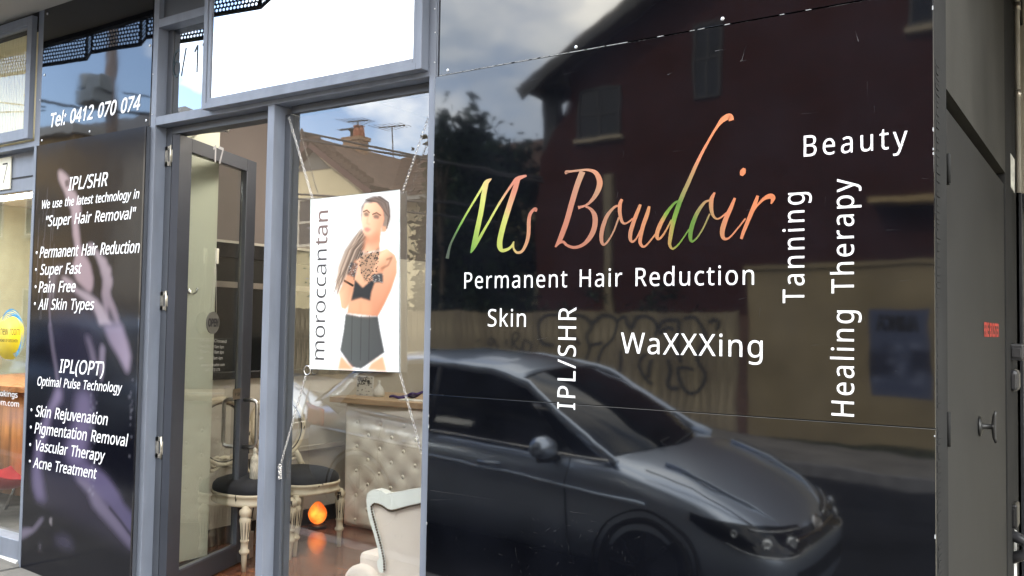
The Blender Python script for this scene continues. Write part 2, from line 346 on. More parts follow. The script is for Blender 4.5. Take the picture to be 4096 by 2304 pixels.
# ---------------------------------------------------------------- lettering (glyph outlines, 1/1000 em)
GL = json.loads(r'''{"A":[429,[[0,0,187,482,242,482,428,0,366,0,308,148,118,148,61,0],[138,202,290,202,236,347,230,367,221,396,214,419,203,378,193,347]]],"B":[437,[[65,0,65,480,202,480,244,478,281,473,312,465,338,453,364,431,379,400,384,361,382,334,374,311,361,290,343,274,320,262,293,255,293,251,312,247,331,241,348,234,363,224,376,212,386,197,394,180,399,160,400,136,395,96,380,63,356,36,331,20,303,9,270,2,234,0],[126,275,214,275,251,278,279,284,299,295,312,310,319,330,322,354,319,378,309,397,294,411,272,420,242,426,205,428,126,428],[126,51,222,51,261,54,290,62,311,76,325,94,333,116,336,141,333,165,324,185,310,202,288,215,257,222,218,225,126,225]]],"C":[424,[[261,-7,226,-5,194,1,165,10,139,24,109,46,85,75,65,109,55,139,47,170,42,204,41,240,43,276,48,309,56,340,67,368,88,403,114,431,146,455,173,469,203,478,236,484,271,486,308,484,342,479,374,470,404,458,379,407,364,413,348,420,330,425,311,430,292,432,271,433,234,430,202,420,173,404,149,381,130,353,116,320,108,282,105,240,107,197,115,160,128,127,146,98,169,76,198,59,231,50,270,46,291,47,311,49,330,52,348,56,367,60,385,65,385,13,367,7,348,2,329,-2,309,-5,286,-6]]],"D":[490,[[65,0,65,480,213,480,248,478,281,473,311,464,338,453,371,432,398,406,420,374,433,346,442,315,447,282,449,244,445,187,433,138,412,96,383,61,347,35,304,15,255,4,199,0],[126,52,191,52,276,64,337,99,373,159,385,242,383,287,374,326,359,358,338,383,312,403,281,417,245,425,204,428,126,428]]],"E":[373,[[65,0,65,480,333,480,333,426,126,426,126,277,321,277,321,224,126,224,126,53,333,53,333,0]]],"F":[349,[[65,0,65,480,333,480,333,426,126,426,126,257,320,257,320,203,126,203,126,0]]],"G":[489,[[271,-7,235,-5,202,1,172,10,145,23,114,46,88,74,67,108,56,137,48,169,43,203,41,240,43,276,48,310,58,341,71,370,87,396,107,419,129,439,155,456,185,469,217,479,252,484,289,486,316,485,341,483,366,479,389,473,411,466,433,458,410,406,392,413,373,419,352,425,331,430,309,432,286,433,245,430,210,420,178,404,152,381,131,353,116,320,107,282,104,240,106,203,112,169,123,139,137,112,157,89,181,70,210,57,245,48,285,46,305,46,323,47,338,49,379,57,379,199,273,199,273,253,439,253,439,18,413,10,387,4,361,-1,333,-4,303,-6]]],"H":[498,[[65,0,65,480,126,480,126,277,371,277,371,480,432,480,432,0,371,0,371,224,126,224,126,0]]],"I":[228,[[27,0,27,35,83,48,83,431,27,445,27,480,200,480,200,445,144,431,144,48,200,35,200,0]]],"J":[183,[[-3,-128,-31,-125,-52,-119,-52,-68,-30,-73,-4,-75,7,-74,18,-72,28,-68,37,-62,45,-54,52,-44,58,-32,61,-16,62,3,62,480,122,480,122,7,118,-35,107,-69,88,-95,63,-113,32,-124]]],"K":[416,[[65,0,65,480,126,480,126,243,167,289,208,334,338,480,408,480,218,271,416,0,345,0,175,229,126,186,126,0]]],"L":[352,[[65,0,65,480,126,480,126,54,335,54,335,0]]],"M":[609,[[65,0,65,480,154,480,302,87,305,87,455,480,544,480,544,0,484,0,484,295,486,364,489,420,486,420,326,0,277,0,119,420,116,420,120,364,121,291,121,0]]],"N":[510,[[65,0,65,480,135,480,391,83,394,83,392,115,390,162,389,209,389,480,445,480,445,0,375,0,118,398,116,398,119,340,121,268,121,0]]],"O":[525,[[263,-7,227,-5,194,1,165,11,139,24,109,48,84,76,65,111,55,140,47,171,42,205,41,241,42,277,47,310,55,341,65,370,84,404,109,433,139,456,165,470,195,479,227,485,263,487,298,485,329,479,358,470,384,456,414,433,439,405,458,370,469,341,477,310,482,277,484,240,482,204,477,171,469,139,458,110,439,76,414,47,384,24,358,11,329,1,297,-5],[263,46,301,49,333,59,361,75,382,98,399,126,410,159,417,198,420,240,417,283,410,321,399,354,382,382,361,405,334,421,301,431,263,434,225,431,193,421,165,405,143,382,126,354,114,321,107,283,105,240,107,198,114,159,126,126,143,98,165,75,192,59,225,49]]],"P":[406,[[65,0,65,480,192,480,236,477,273,470,304,459,329,443,353,415,367,380,372,338,370,313,364,288,354,264,340,243,320,224,294,208,263,196,225,189,181,187,126,187,126,0],[126,238,174,238,216,241,250,248,276,261,295,279,306,304,310,336,306,364,296,387,280,405,257,418,225,425,187,428,126,428]]],"R":[418,[[65,0,65,480,197,480,239,477,275,471,305,460,329,446,353,419,367,385,372,343,370,319,366,298,358,279,348,264,336,250,322,239,307,229,292,221,276,215,408,0,337,0,221,198,126,198,126,0],[126,249,197,249,233,252,261,259,283,272,298,290,307,313,310,340,306,369,297,391,281,407,259,418,230,425,194,427,126,427]]],"S":[369,[[166,-7,140,-6,115,-4,91,-1,70,4,51,9,34,16,34,74,52,67,72,60,94,54,119,50,143,47,169,46,201,48,228,55,249,66,265,82,274,101,277,123,276,138,272,151,267,163,258,173,247,183,232,192,214,202,191,211,164,222,126,238,96,256,72,276,54,300,44,329,40,364,42,388,49,410,60,429,74,446,92,460,114,471,138,480,165,485,193,486,219,485,243,483,266,479,287,473,307,467,326,459,307,408,290,414,272,420,253,426,233,430,213,432,192,433,165,431,142,425,124,414,112,400,104,383,101,363,103,348,106,335,111,323,120,313,131,303,144,294,161,285,182,276,206,267,233,256,257,245,278,233,296,221,310,207,322,191,330,173,335,152,337,128,332,89,317,56,291,29,266,13,236,2,203,-4]]],"T":[373,[[156,0,156,426,7,426,7,480,366,480,366,426,217,426,217,0]]],"V":[403,[[171,0,0,480,63,480,171,172,189,117,201,67,214,117,232,173,339,480,403,480,232,0]]],"W":[625,[[135,0,8,480,71,480,146,187,160,127,169,73,179,130,194,190,279,480,341,480,429,188,435,167,440,147,445,127,455,73,465,127,479,187,553,480,616,480,488,0,427,0,334,314,323,353,314,388,310,409,303,372,287,312,196,0]]],"X":[394,[[3,0,162,250,13,480,80,480,197,291,316,480,379,480,231,251,391,0,322,0,195,208,66,0]]],"Y":[380,[[160,0,160,183,0,480,66,480,190,244,315,480,380,480,220,186,220,0]]],"a":[377,[[144,-7,114,-4,86,5,63,19,45,40,34,67,31,100,36,133,50,161,73,183,97,196,127,206,162,212,203,215,265,217,265,238,262,265,256,286,245,301,230,311,212,316,190,318,172,317,154,315,136,310,120,304,104,298,89,291,71,335,87,343,106,350,126,357,148,362,170,365,193,366,233,363,266,353,291,337,308,314,319,283,322,245,322,0,279,0,268,51,265,51,249,33,233,19,216,7,196,0,173,-5],[158,41,187,44,212,52,234,66,251,86,261,112,264,144,264,176,211,174,171,170,140,163,118,152,103,138,95,121,92,99,94,81,100,66,110,55,124,47,140,43]]],"b":[413,[[228,-7,201,-5,178,0,158,9,142,20,128,32,116,46,111,46,99,0,57,0,57,510,116,510,116,386,115,344,113,312,116,312,128,327,142,339,158,351,178,359,201,364,228,366,269,361,305,345,335,319,353,293,366,261,374,223,376,180,374,137,366,99,353,67,335,40,305,14,269,-1],[219,42,248,46,273,58,291,78,304,105,312,139,315,181,309,240,291,283,260,308,218,317,183,313,157,302,138,284,126,258,119,224,116,182,116,179,119,138,126,105,138,78,157,58,184,46]]],"c":[322,[[201,-7,171,-5,143,2,117,13,93,28,74,48,58,73,46,103,39,138,37,178,39,220,47,256,59,286,76,311,96,332,119,347,146,358,174,365,206,367,224,366,241,364,259,361,275,357,288,352,300,347,282,298,244,310,230,313,217,314,204,315,158,306,125,281,105,238,98,179,101,139,110,105,124,79,144,60,170,48,201,44,220,45,237,47,253,50,267,55,281,60,294,65,294,13,282,7,268,2,254,-2,239,-4,221,-6]]],"d":[413,[[185,-7,143,-2,107,14,77,40,60,66,47,98,39,136,37,179,39,223,47,261,60,293,78,319,108,346,144,361,185,367,211,365,234,360,254,351,270,340,285,328,297,314,301,314,299,339,297,367,297,510,356,510,356,0,308,0,300,48,297,48,285,34,271,21,254,9,234,0,211,-5],[194,42,228,46,255,56,274,74,287,98,295,129,298,168,298,179,295,220,288,254,275,282,256,302,229,314,193,318,164,313,140,301,122,280,109,252,101,218,98,178,101,138,109,105,122,78,141,58,165,46]]],"e":[379,[[210,-7,177,-4,147,3,120,14,96,30,75,51,59,76,47,106,39,140,37,177,39,215,46,249,57,279,72,305,90,326,112,344,138,357,166,364,196,367,226,364,252,358,276,347,296,331,313,312,327,290,337,264,343,235,345,204,345,169,98,169,102,131,113,100,129,76,152,58,180,47,213,44,235,44,255,46,274,50,292,55,310,61,328,69,328,17,310,9,292,4,274,-1,255,-4,234,-6],[99,216,283,216,280,244,273,269,262,290,245,306,223,315,195,318,169,315,147,306,129,291,114,271,105,245]]],"f":[231,[[73,0,73,314,10,314,10,342,73,362,73,383,77,425,87,458,104,483,127,500,156,510,190,514,204,513,217,512,229,510,260,502,244,455,220,462,191,465,173,463,158,457,147,446,139,430,134,409,132,383,132,360,223,360,223,314,132,314,132,0]]],"g":[413,[[195,-161,157,-160,123,-155,92,-148,65,-138,65,-84,93,-96,125,-105,160,-110,198,-112,227,-109,251,-100,271,-85,286,-65,295,-40,298,-11,298,3,298,27,300,48,297,48,276,24,251,7,221,-3,185,-7,142,-1,106,15,76,42,59,69,47,101,39,138,37,179,39,220,47,256,59,288,76,316,106,344,142,361,185,367,208,365,229,361,249,353,267,343,283,329,298,312,301,312,309,360,356,360,356,-6,353,-42,346,-74,334,-100,317,-122,294,-139,267,-151,233,-159],[194,42,227,45,253,55,273,71,287,94,295,126,298,165,298,179,295,224,287,259,273,285,252,303,226,313,193,317,165,313,142,301,123,281,109,254,101,220,98,179,101,138,109,104,123,77,141,57,165,46]]],"h":[415,[[57,0,57,510,116,510,116,361,116,343,115,326,113,310,117,310,130,327,146,341,164,352,185,360,206,364,229,366,269,363,302,352,328,335,346,310,357,276,361,234,361,0,302,0,302,230,293,278,266,307,222,317,186,313,158,302,139,283,126,257,119,225,116,186,116,0]]],"i":[173,[[87,420,78,421,70,424,62,429,57,436,54,446,52,457,54,469,57,479,62,486,70,491,78,494,87,495,96,494,104,491,111,486,117,479,120,469,122,457,120,446,117,436,111,429,104,424,96,421],[57,0,57,360,116,360,116,0]]],"j":[173,[[87,420,78,421,70,424,62,429,57,436,54,446,52,457,54,469,57,479,62,486,70,491,78,494,87,495,96,494,104,491,111,486,117,479,120,469,122,457,120,446,117,436,111,429,104,424,96,421],[15,-161,-15,-159,-37,-153,-37,-105,-16,-110,7,-112,21,-111,33,-107,43,-100,51,-90,56,-75,57,-56,57,360,116,360,116,-54,113,-85,105,-111,92,-133,73,-148,47,-158]]],"k":[359,[[57,0,57,510,116,510,116,244,115,216,113,185,116,185,128,201,144,221,158,238,273,360,343,360,197,206,353,0,281,0,156,168,116,132,116,0]]],"l":[173,[[57,0,57,510,116,510,116,0]]],"m":[628,[[57,0,57,360,105,360,113,311,117,311,129,328,144,342,162,353,182,361,202,365,223,367,262,363,293,352,317,333,333,306,336,306,350,325,366,340,386,352,407,360,429,365,452,367,489,363,520,353,543,335,560,310,570,277,574,234,574,0,515,0,515,232,507,279,483,308,442,317,410,314,385,304,367,287,355,264,347,234,345,199,345,0,286,0,286,232,278,279,253,308,212,317,180,313,155,302,137,283,125,258,118,226,116,187,116,0]]],"n":[415,[[57,0,57,360,105,360,113,311,117,311,130,328,146,342,165,353,186,361,208,365,230,367,270,363,302,353,328,335,346,310,357,277,361,234,361,0,302,0,302,230,293,278,266,307,222,317,186,313,158,302,139,283,126,258,119,226,116,187,116,0]]],"o":[406,[[202,-7,172,-4,143,3,117,15,94,32,75,53,58,79,46,109,39,143,37,181,40,223,48,260,62,292,82,318,106,339,135,355,168,364,204,367,236,364,264,357,290,345,314,328,333,307,349,282,361,252,368,218,370,181,367,139,359,101,345,69,325,42,300,21,271,6,239,-4],[203,42,237,46,263,59,283,80,298,107,306,141,309,181,306,220,298,253,283,281,263,301,236,313,203,317,169,313,143,301,123,281,109,253,101,220,98,181,101,141,109,107,123,80,143,59,170,46]]],"p":[413,[[57,-161,57,360,105,360,113,311,116,311,128,326,142,339,158,351,178,360,201,365,228,367,270,362,305,346,335,320,353,294,366,262,374,224,376,181,374,137,366,100,353,68,335,41,305,14,269,-1,228,-7,202,-5,179,0,159,9,142,20,128,32,116,46,112,46,115,17,116,-13,116,-161],[219,42,240,44,258,50,273,60,286,74,296,90,305,110,310,132,314,155,315,181,312,220,304,253,291,280,272,301,248,313,218,317,185,314,159,303,140,286,127,262,119,231,116,192,116,181,119,140,126,106,138,78,157,58,184,46]]],"q":[413,[[297,-161,297,-7,298,21,300,48,296,48,285,34,270,21,254,9,234,0,210,-5,183,-7,143,-2,107,14,78,40,60,66,47,98,39,136,37,179,40,223,47,261,60,293,78,319,108,346,144,361,185,367,212,365,235,360,255,351,271,339,286,326,298,311,300,311,309,360,356,360,356,-161],[195,42,228,46,255,56,274,73,287,97,295,128,298,167,298,179,295,221,287,255,275,282,256,302,228,314,193,318,164,313,140,301,122,280,108,252,101,218,98,178,101,139,109,105,122,78,141,58,165,46]]],"r":[277,[[57,0,57,360,105,360,112,294,115,294,128,313,143,330,160,345,179,357,201,364,225,367,247,366,267,363,260,308,241,312,221,313,203,311,186,306,169,298,154,286,141,272,131,256,123,236,118,215,116,192,116,0]]],"s":[322,[[148,-7,124,-6,102,-4,83,-1,66,4,50,9,35,16,35,70,50,63,68,56,87,50,107,45,128,42,149,41,176,43,198,47,214,55,225,66,232,79,234,94,234,103,231,111,227,118,221,125,212,133,200,140,186,147,168,155,146,164,124,173,104,182,86,191,71,200,58,211,48,223,40,237,36,253,34,271,38,299,51,323,72,342,99,356,132,364,169,367,191,366,211,364,231,360,249,355,267,350,284,343,264,296,248,301,233,307,216,312,200,315,183,318,165,318,143,317,124,313,110,307,99,298,93,287,91,275,92,265,95,257,99,249,107,243,116,236,129,229,144,222,162,215,183,206,205,198,225,189,242,180,257,170,269,159,279,147,286,133,290,118,291,99,287,67,274,41,253,20,224,5,189,-4]]],"t":[242,[[167,-7,149,-6,132,-2,115,3,100,11,87,22,77,37,68,55,63,78,62,105,62,314,11,314,11,343,62,366,86,443,121,443,121,360,225,360,225,314,121,314,121,106,123,86,128,70,137,57,148,49,162,43,177,42,205,44,228,49,228,4,201,-4]]],"u":[415,[[184,-7,144,-3,111,7,86,25,68,49,57,83,53,124,53,360,113,360,113,128,122,81,148,52,193,42,229,46,256,57,276,76,289,102,296,134,299,173,299,360,358,360,358,0,310,0,301,48,298,48,285,31,269,17,250,6,229,-1,207,-5]]],"v":[341,[[136,0,0,360,63,360,140,148,151,115,162,80,169,52,171,52,179,81,190,116,201,148,278,360,341,360,204,0]]],"w":[528,[[106,1,7,361,69,361,118,169,132,110,142,61,144,61,151,89,159,125,169,158,232,361,297,361,359,158,373,108,383,62,385,62,395,108,410,169,460,361,520,361,420,1,351,1,289,203,274,258,265,299,262,299,253,258,249,240,244,221,238,203,173,1]]],"x":[355,[[12,0,142,184,18,360,85,360,178,224,270,360,336,360,212,184,343,0,276,0,178,144,79,0]]],"y":[343,[[56,-161,28,-160,7,-156,7,-109,25,-111,47,-113,66,-111,83,-105,97,-95,108,-82,118,-67,127,-49,146,-1,1,360,64,360,142,155,160,104,165,88,169,72,172,57,175,57,187,101,206,156,279,360,343,360,187,-50,174,-81,157,-108,139,-131,116,-148,89,-158]]],"0":[384,[[191,-7,153,-3,121,10,93,30,72,59,55,95,43,137,35,186,33,240,34,278,37,313,42,344,49,373,61,407,78,435,99,458,125,474,156,484,191,487,229,483,262,471,289,450,312,422,329,386,341,344,349,296,351,240,350,203,347,169,342,137,335,108,322,74,305,45,284,23,258,6,227,-3],[191,44,224,49,249,65,268,92,278,120,286,154,290,194,291,240,290,286,286,326,278,360,268,388,249,415,224,431,191,437,159,431,133,415,115,388,105,360,98,326,93,286,92,240,93,194,98,154,105,120,115,93,133,65,159,49]]],"1":[384,[[181,0,181,335,181,381,183,418,164,400,142,381,91,339,60,379,189,480,238,480,238,0]]],"2":[384,[[32,0,32,49,158,176,181,199,201,221,219,240,234,259,247,278,257,296,264,315,268,334,269,355,267,380,259,400,246,415,229,427,208,434,185,436,162,435,142,430,123,424,105,415,87,403,69,390,38,430,57,445,79,458,102,470,128,479,155,484,185,486,226,482,262,471,291,452,312,427,325,396,330,359,328,334,323,311,314,288,303,267,288,245,271,224,252,202,230,179,207,155,107,56,107,54,349,54,349,0]]],"3":[384,[[162,-7,137,-6,114,-4,92,-1,71,4,50,11,30,19,30,75,51,65,73,58,95,51,118,47,141,44,163,43,202,46,233,54,256,68,271,87,281,110,284,138,280,165,268,186,249,202,222,213,189,220,150,222,103,222,103,273,150,273,187,275,217,284,240,298,257,316,267,338,271,363,268,385,260,403,247,417,230,428,208,434,183,437,159,435,136,431,117,425,99,417,80,407,62,396,33,437,51,449,72,461,96,471,123,480,152,485,183,486,229,483,266,471,294,453,315,428,327,400,331,367,328,337,319,312,304,290,284,274,260,261,232,253,232,250,267,243,296,231,318,214,333,192,343,166,346,136,344,110,337,85,326,62,311,42,291,25,266,11,237,1,202,-5]]],"4":[384,[[244,0,244,109,14,109,14,159,240,482,301,482,301,162,371,162,371,109,301,109,301,0],[72,162,244,162,244,313,245,372,247,419,244,419,231,392,216,367]]],"5":[384,[[167,-7,142,-6,119,-4,97,0,76,5,58,12,42,19,42,75,60,66,79,58,101,52,124,47,146,45,167,44,200,46,229,55,253,69,271,89,282,115,285,147,282,176,273,200,257,219,234,233,203,242,165,244,122,241,83,234,54,253,72,480,312,480,312,426,122,426,111,287,142,291,185,294,220,292,251,285,279,273,302,257,326,229,341,195,346,153,343,118,334,87,319,59,299,36,273,17,242,4,207,-4]]],"6":[384,[[200,-7,171,-4,143,3,118,16,95,34,75,57,59,86,49,111,42,139,38,170,37,205,38,239,41,273,46,307,54,339,65,369,79,397,97,423,119,444,146,462,177,475,214,484,257,486,288,485,316,480,316,430,288,436,258,438,229,436,203,431,181,422,162,411,145,397,132,380,121,361,113,341,106,318,101,295,98,270,96,244,100,244,112,259,126,272,143,284,163,293,187,298,214,300,253,296,286,283,314,262,336,233,348,197,353,154,350,119,342,87,329,60,311,36,281,12,244,-2],[199,43,226,46,249,55,268,70,283,92,291,120,294,154,292,183,284,207,271,227,253,242,230,251,201,254,181,252,163,248,146,241,132,231,120,220,110,208,103,194,98,180,97,166,98,147,102,128,108,108,117,91,128,75,142,61,159,51,178,45]]],"7":[384,[[91,0,288,426,30,426,30,480,351,480,351,434,156,0]]],"8":[384,[[193,-7,157,-5,125,2,98,12,75,27,51,53,38,85,33,122,34,143,39,162,47,179,57,195,69,209,83,221,99,232,115,242,132,251,110,265,90,281,73,299,59,320,51,344,48,372,50,395,57,416,67,434,81,450,98,463,118,473,141,480,165,485,191,486,231,483,265,473,295,457,317,434,331,406,335,371,334,353,330,336,323,321,313,307,302,295,289,283,275,273,260,263,244,254,263,244,281,233,298,222,313,209,325,196,336,181,344,164,349,145,351,124,346,87,332,55,308,29,276,9,238,-3],[194,277,216,287,236,299,253,312,266,328,274,347,277,369,274,390,266,407,253,421,236,431,215,437,191,439,168,437,147,431,130,421,117,407,109,390,106,369,107,354,111,340,118,328,127,317,137,308,150,299],[192,40,222,43,247,51,267,63,281,80,290,100,293,124,290,146,281,165,265,182,245,196,221,210,192,222,181,226,154,213,132,199,114,183,101,165,93,145,91,122,93,100,102,80,116,63,135,51,161,43]]],"9":[384,[[129,-7,98,-5,69,0,69,50,87,46,106,43,128,42,157,43,183,49,205,57,224,69,240,83,254,99,265,118,274,138,280,161,285,185,288,209,289,235,285,235,274,221,260,207,243,196,222,187,199,181,171,179,133,184,99,196,72,217,50,246,38,282,34,324,36,356,42,385,53,411,67,433,85,452,106,467,130,478,157,484,187,486,216,484,244,476,269,463,292,445,312,422,328,393,337,368,344,340,348,309,349,275,348,240,345,206,340,173,332,141,322,110,307,82,289,57,267,35,240,17,208,4,171,-4],[184,226,205,227,223,231,240,239,254,248,266,259,276,272,284,286,288,299,289,314,288,333,284,352,278,371,269,388,258,404,244,418,227,428,208,434,187,437,161,433,138,424,119,409,104,387,95,359,92,325,95,296,102,272,115,252,132,237,155,229]]],"/":[250,[[7,0,185,480,243,480,64,0]]],"(":[201,[[126,-106,102,-76,81,-43,64,-9,51,28,40,66,33,104,28,144,27,184,28,225,33,265,40,304,51,342,64,379,81,415,102,448,126,480,181,480,159,447,140,413,124,378,110,340,100,302,93,264,88,224,87,185,88,146,93,108,100,70,110,32,124,-5,140,-40,159,-74,181,-106]]],")":[201,[[21,-106,43,-74,62,-40,78,-5,91,32,101,70,109,108,113,146,115,185,113,224,109,264,101,302,91,340,78,378,61,413,42,447,20,480,76,480,100,448,120,415,137,379,151,342,161,304,169,265,173,225,175,184,173,144,169,104,161,66,151,28,137,-9,120,-43,100,-76,76,-106]]],":":[180,[[89,278,79,279,69,283,60,289,54,297,50,309,48,324,50,339,54,351,60,359,69,365,79,368,89,369,100,368,110,365,119,359,126,351,130,339,132,324,130,309,126,297,119,289,110,283,100,279],[89,-9,79,-8,69,-5,60,1,54,10,50,22,48,36,50,51,54,63,60,71,69,77,79,80,89,81,100,80,110,77,119,71,126,63,130,51,132,36,130,22,126,10,119,1,110,-5,100,-8]]],"\"":[274,[[180,306,167,480,230,480,217,306],[57,306,44,480,107,480,94,306]]],"•":[403,[[64,0,64,480,339,480,339,0],[98,34,306,34,306,445,98,445]]],".":[180,[[89,-9,79,-8,69,-5,60,1,54,10,50,22,48,36,50,51,54,63,60,71,69,77,79,80,89,81,100,80,110,77,119,71,126,63,130,51,132,36,130,22,126,10,119,1,110,-5,100,-8]]],"™":[403,[[64,0,64,480,339,480,339,0],[98,34,306,34,306,445,98,445]]]," ":[260,[]]}''')
def textmesh(name, body, o, u, v, width, cap, m, parent=None, bold=0.0, shear=0.0, track=0.0, depth=0.0, split='word'):
    """lettering on the plane o + u*x + v*y; cap = capital height, width = total length (None: natural).
    Each word (or each letter, split='letter') becomes a part of its own."""
    o, u, v = Vector(o), Vector(u).normalized(), Vector(v).normalized()
    s = cap / CAPH
    glyphs = []; x = 0.0; wi = 0
    for ch in body:
        a, sp = GL.get(ch, GL[' '])
        if ch == ' ': wi += 1
        elif sp: glyphs.append((wi, [[(x + q[i] / 1000, q[i + 1] / 1000) for i in range(0, len(q), 2)] for q in sp]))
        x += a / 1000 + track
    xs = [p[0] for _, g in glyphs for l in g for p in l]
    x0, x1 = min(xs), max(xs)
    sx = (width / (x1 - x0)) if width else s
    groups = {}
    for k, (w_, g) in enumerate(glyphs):
        loops = []
        for l in g:
            P_ = [((p[0] - x0) * sx, p[1] * s) for p in l]
            Q_ = []
            for p in P_:
                if not Q_ or math.hypot(p[0] - Q_[-1][0], p[1] - Q_[-1][1]) > cap * .004: Q_.append(p)
            if math.hypot(Q_[0][0] - Q_[-1][0], Q_[0][1] - Q_[-1][1]) < cap * .004: Q_.pop()
            n = len(Q_); ar = sum(Q_[i][0] * Q_[(i + 1) % n][1] - Q_[(i + 1) % n][0] * Q_[i][1] for i in range(n)) / 2
            loops.append([Q_, ar])
        big = max(loops, key=lambda t: abs(t[1]))
        sg = 1 if big[1] > 0 else -1
        outs, holes = [], []
        for Q_, ar in loops:
            n = len(Q_); R_ = []
            for i in range(n):                               # swell the outline by the wanted weight
                (ax, ay), (bx, by), (cx, cy) = Q_[i - 1], Q_[i], Q_[(i + 1) % n]
                e1 = (bx - ax, by - ay); e2 = (cx - bx, cy - by); l1 = math.hypot(*e1) or 1; l2 = math.hypot(*e2) or 1
                nx, ny = e1[1] / l1 + e2[1] / l2, -e1[0] / l1 - e2[0] / l2; ln = math.hypot(nx, ny)
                if ln < .3: ln = 1
                k_ = bold * cap * sg / ln * min(1.6, 2 / ln)
                X, Y = bx + nx * k_, by + ny * k_
                R_.append((X + shear * Y, Y))
            (outs if ar * sg > 0 else holes).append(R_)
        dest = groups.setdefault(k if split == 'letter' else w_, MB())
        for O_ in outs:
            bb = [min(p[0] for p in O_), max(p[0] for p in O_), min(p[1] for p in O_), max(p[1] for p in O_)]
            hs = [h for h in holes if bb[0] < h[0][0] < bb[1] and bb[2] < h[0][1] < bb[3]]
            vs_, es_, lp = [], [], [O_] + hs
            for q in lp:
                k0 = len(vs_); vs_ += [Vector((p[0] / cap, p[1] / cap)) for p in q]; es_ += [(k0 + i, k0 + (i + 1) % len(q)) for i in range(len(q))]
            ov, _, of, _, _, _ = delaunay_2d_cdt(vs_, es_, [], 0, 1e-5)
            fs = []
            for f in of:
                mx_, my_ = sum(ov[i][0] for i in f) / len(f) * cap, sum(ov[i][1] for i in f) / len(f) * cap
                ins = False
                for q in lp:
                    for i in range(len(q)):
                        (ax, ay), (bx, by) = q[i - 1], q[i]
                        if (ay > my_) != (by > my_) and mx_ < (bx - ax) * (my_ - ay) / (by - ay) + ax: ins = not ins
                if ins: fs.append(tuple(f))
            dest.add([o + u * (p[0] * cap) + v * (p[1] * cap) for p in ov], fs)
    res = None
    for b_ in groups.values(): res = b_.build('letter' if split == 'letter' else name, m, parent)
    return res
def _caph():
    ys = [q[i + 1] for q in GL['H'][1] for i in range(0, len(q), 2)]
    return max(ys) / 1000
CAPH = _caph()
def textpx(name, body, bl, br, top, m, parent, y=-0.012, pl=None, **k):
    """lettering whose baseline runs between the points seen at pixels bl and br, capitals reaching pixel top"""
    g = (lambda p: F(p[0], p[1], y)) if pl is None else (lambda p: hit(p[0], p[1], *pl))
    a, b, t = g(bl), g(br), g(top)
    u = (b - a); wd = u.length
    # regularise: lettering runs level (or plumb)
    if pl is None:
        u = Vector((1, 0, 0)) if abs(u.x) > abs(u.z) else Vector((0, 0, 1 if u.z > 0 else -1))
    u.normalize()
    up = (t - a) - u * (t - a).dot(u)
    cap = up.length
    wd = abs((b - a).dot(u))
    return textmesh(name, body, a, u, up, wd - cap * k.get('shear', 0) * 0.6, cap, m, parent, **k)

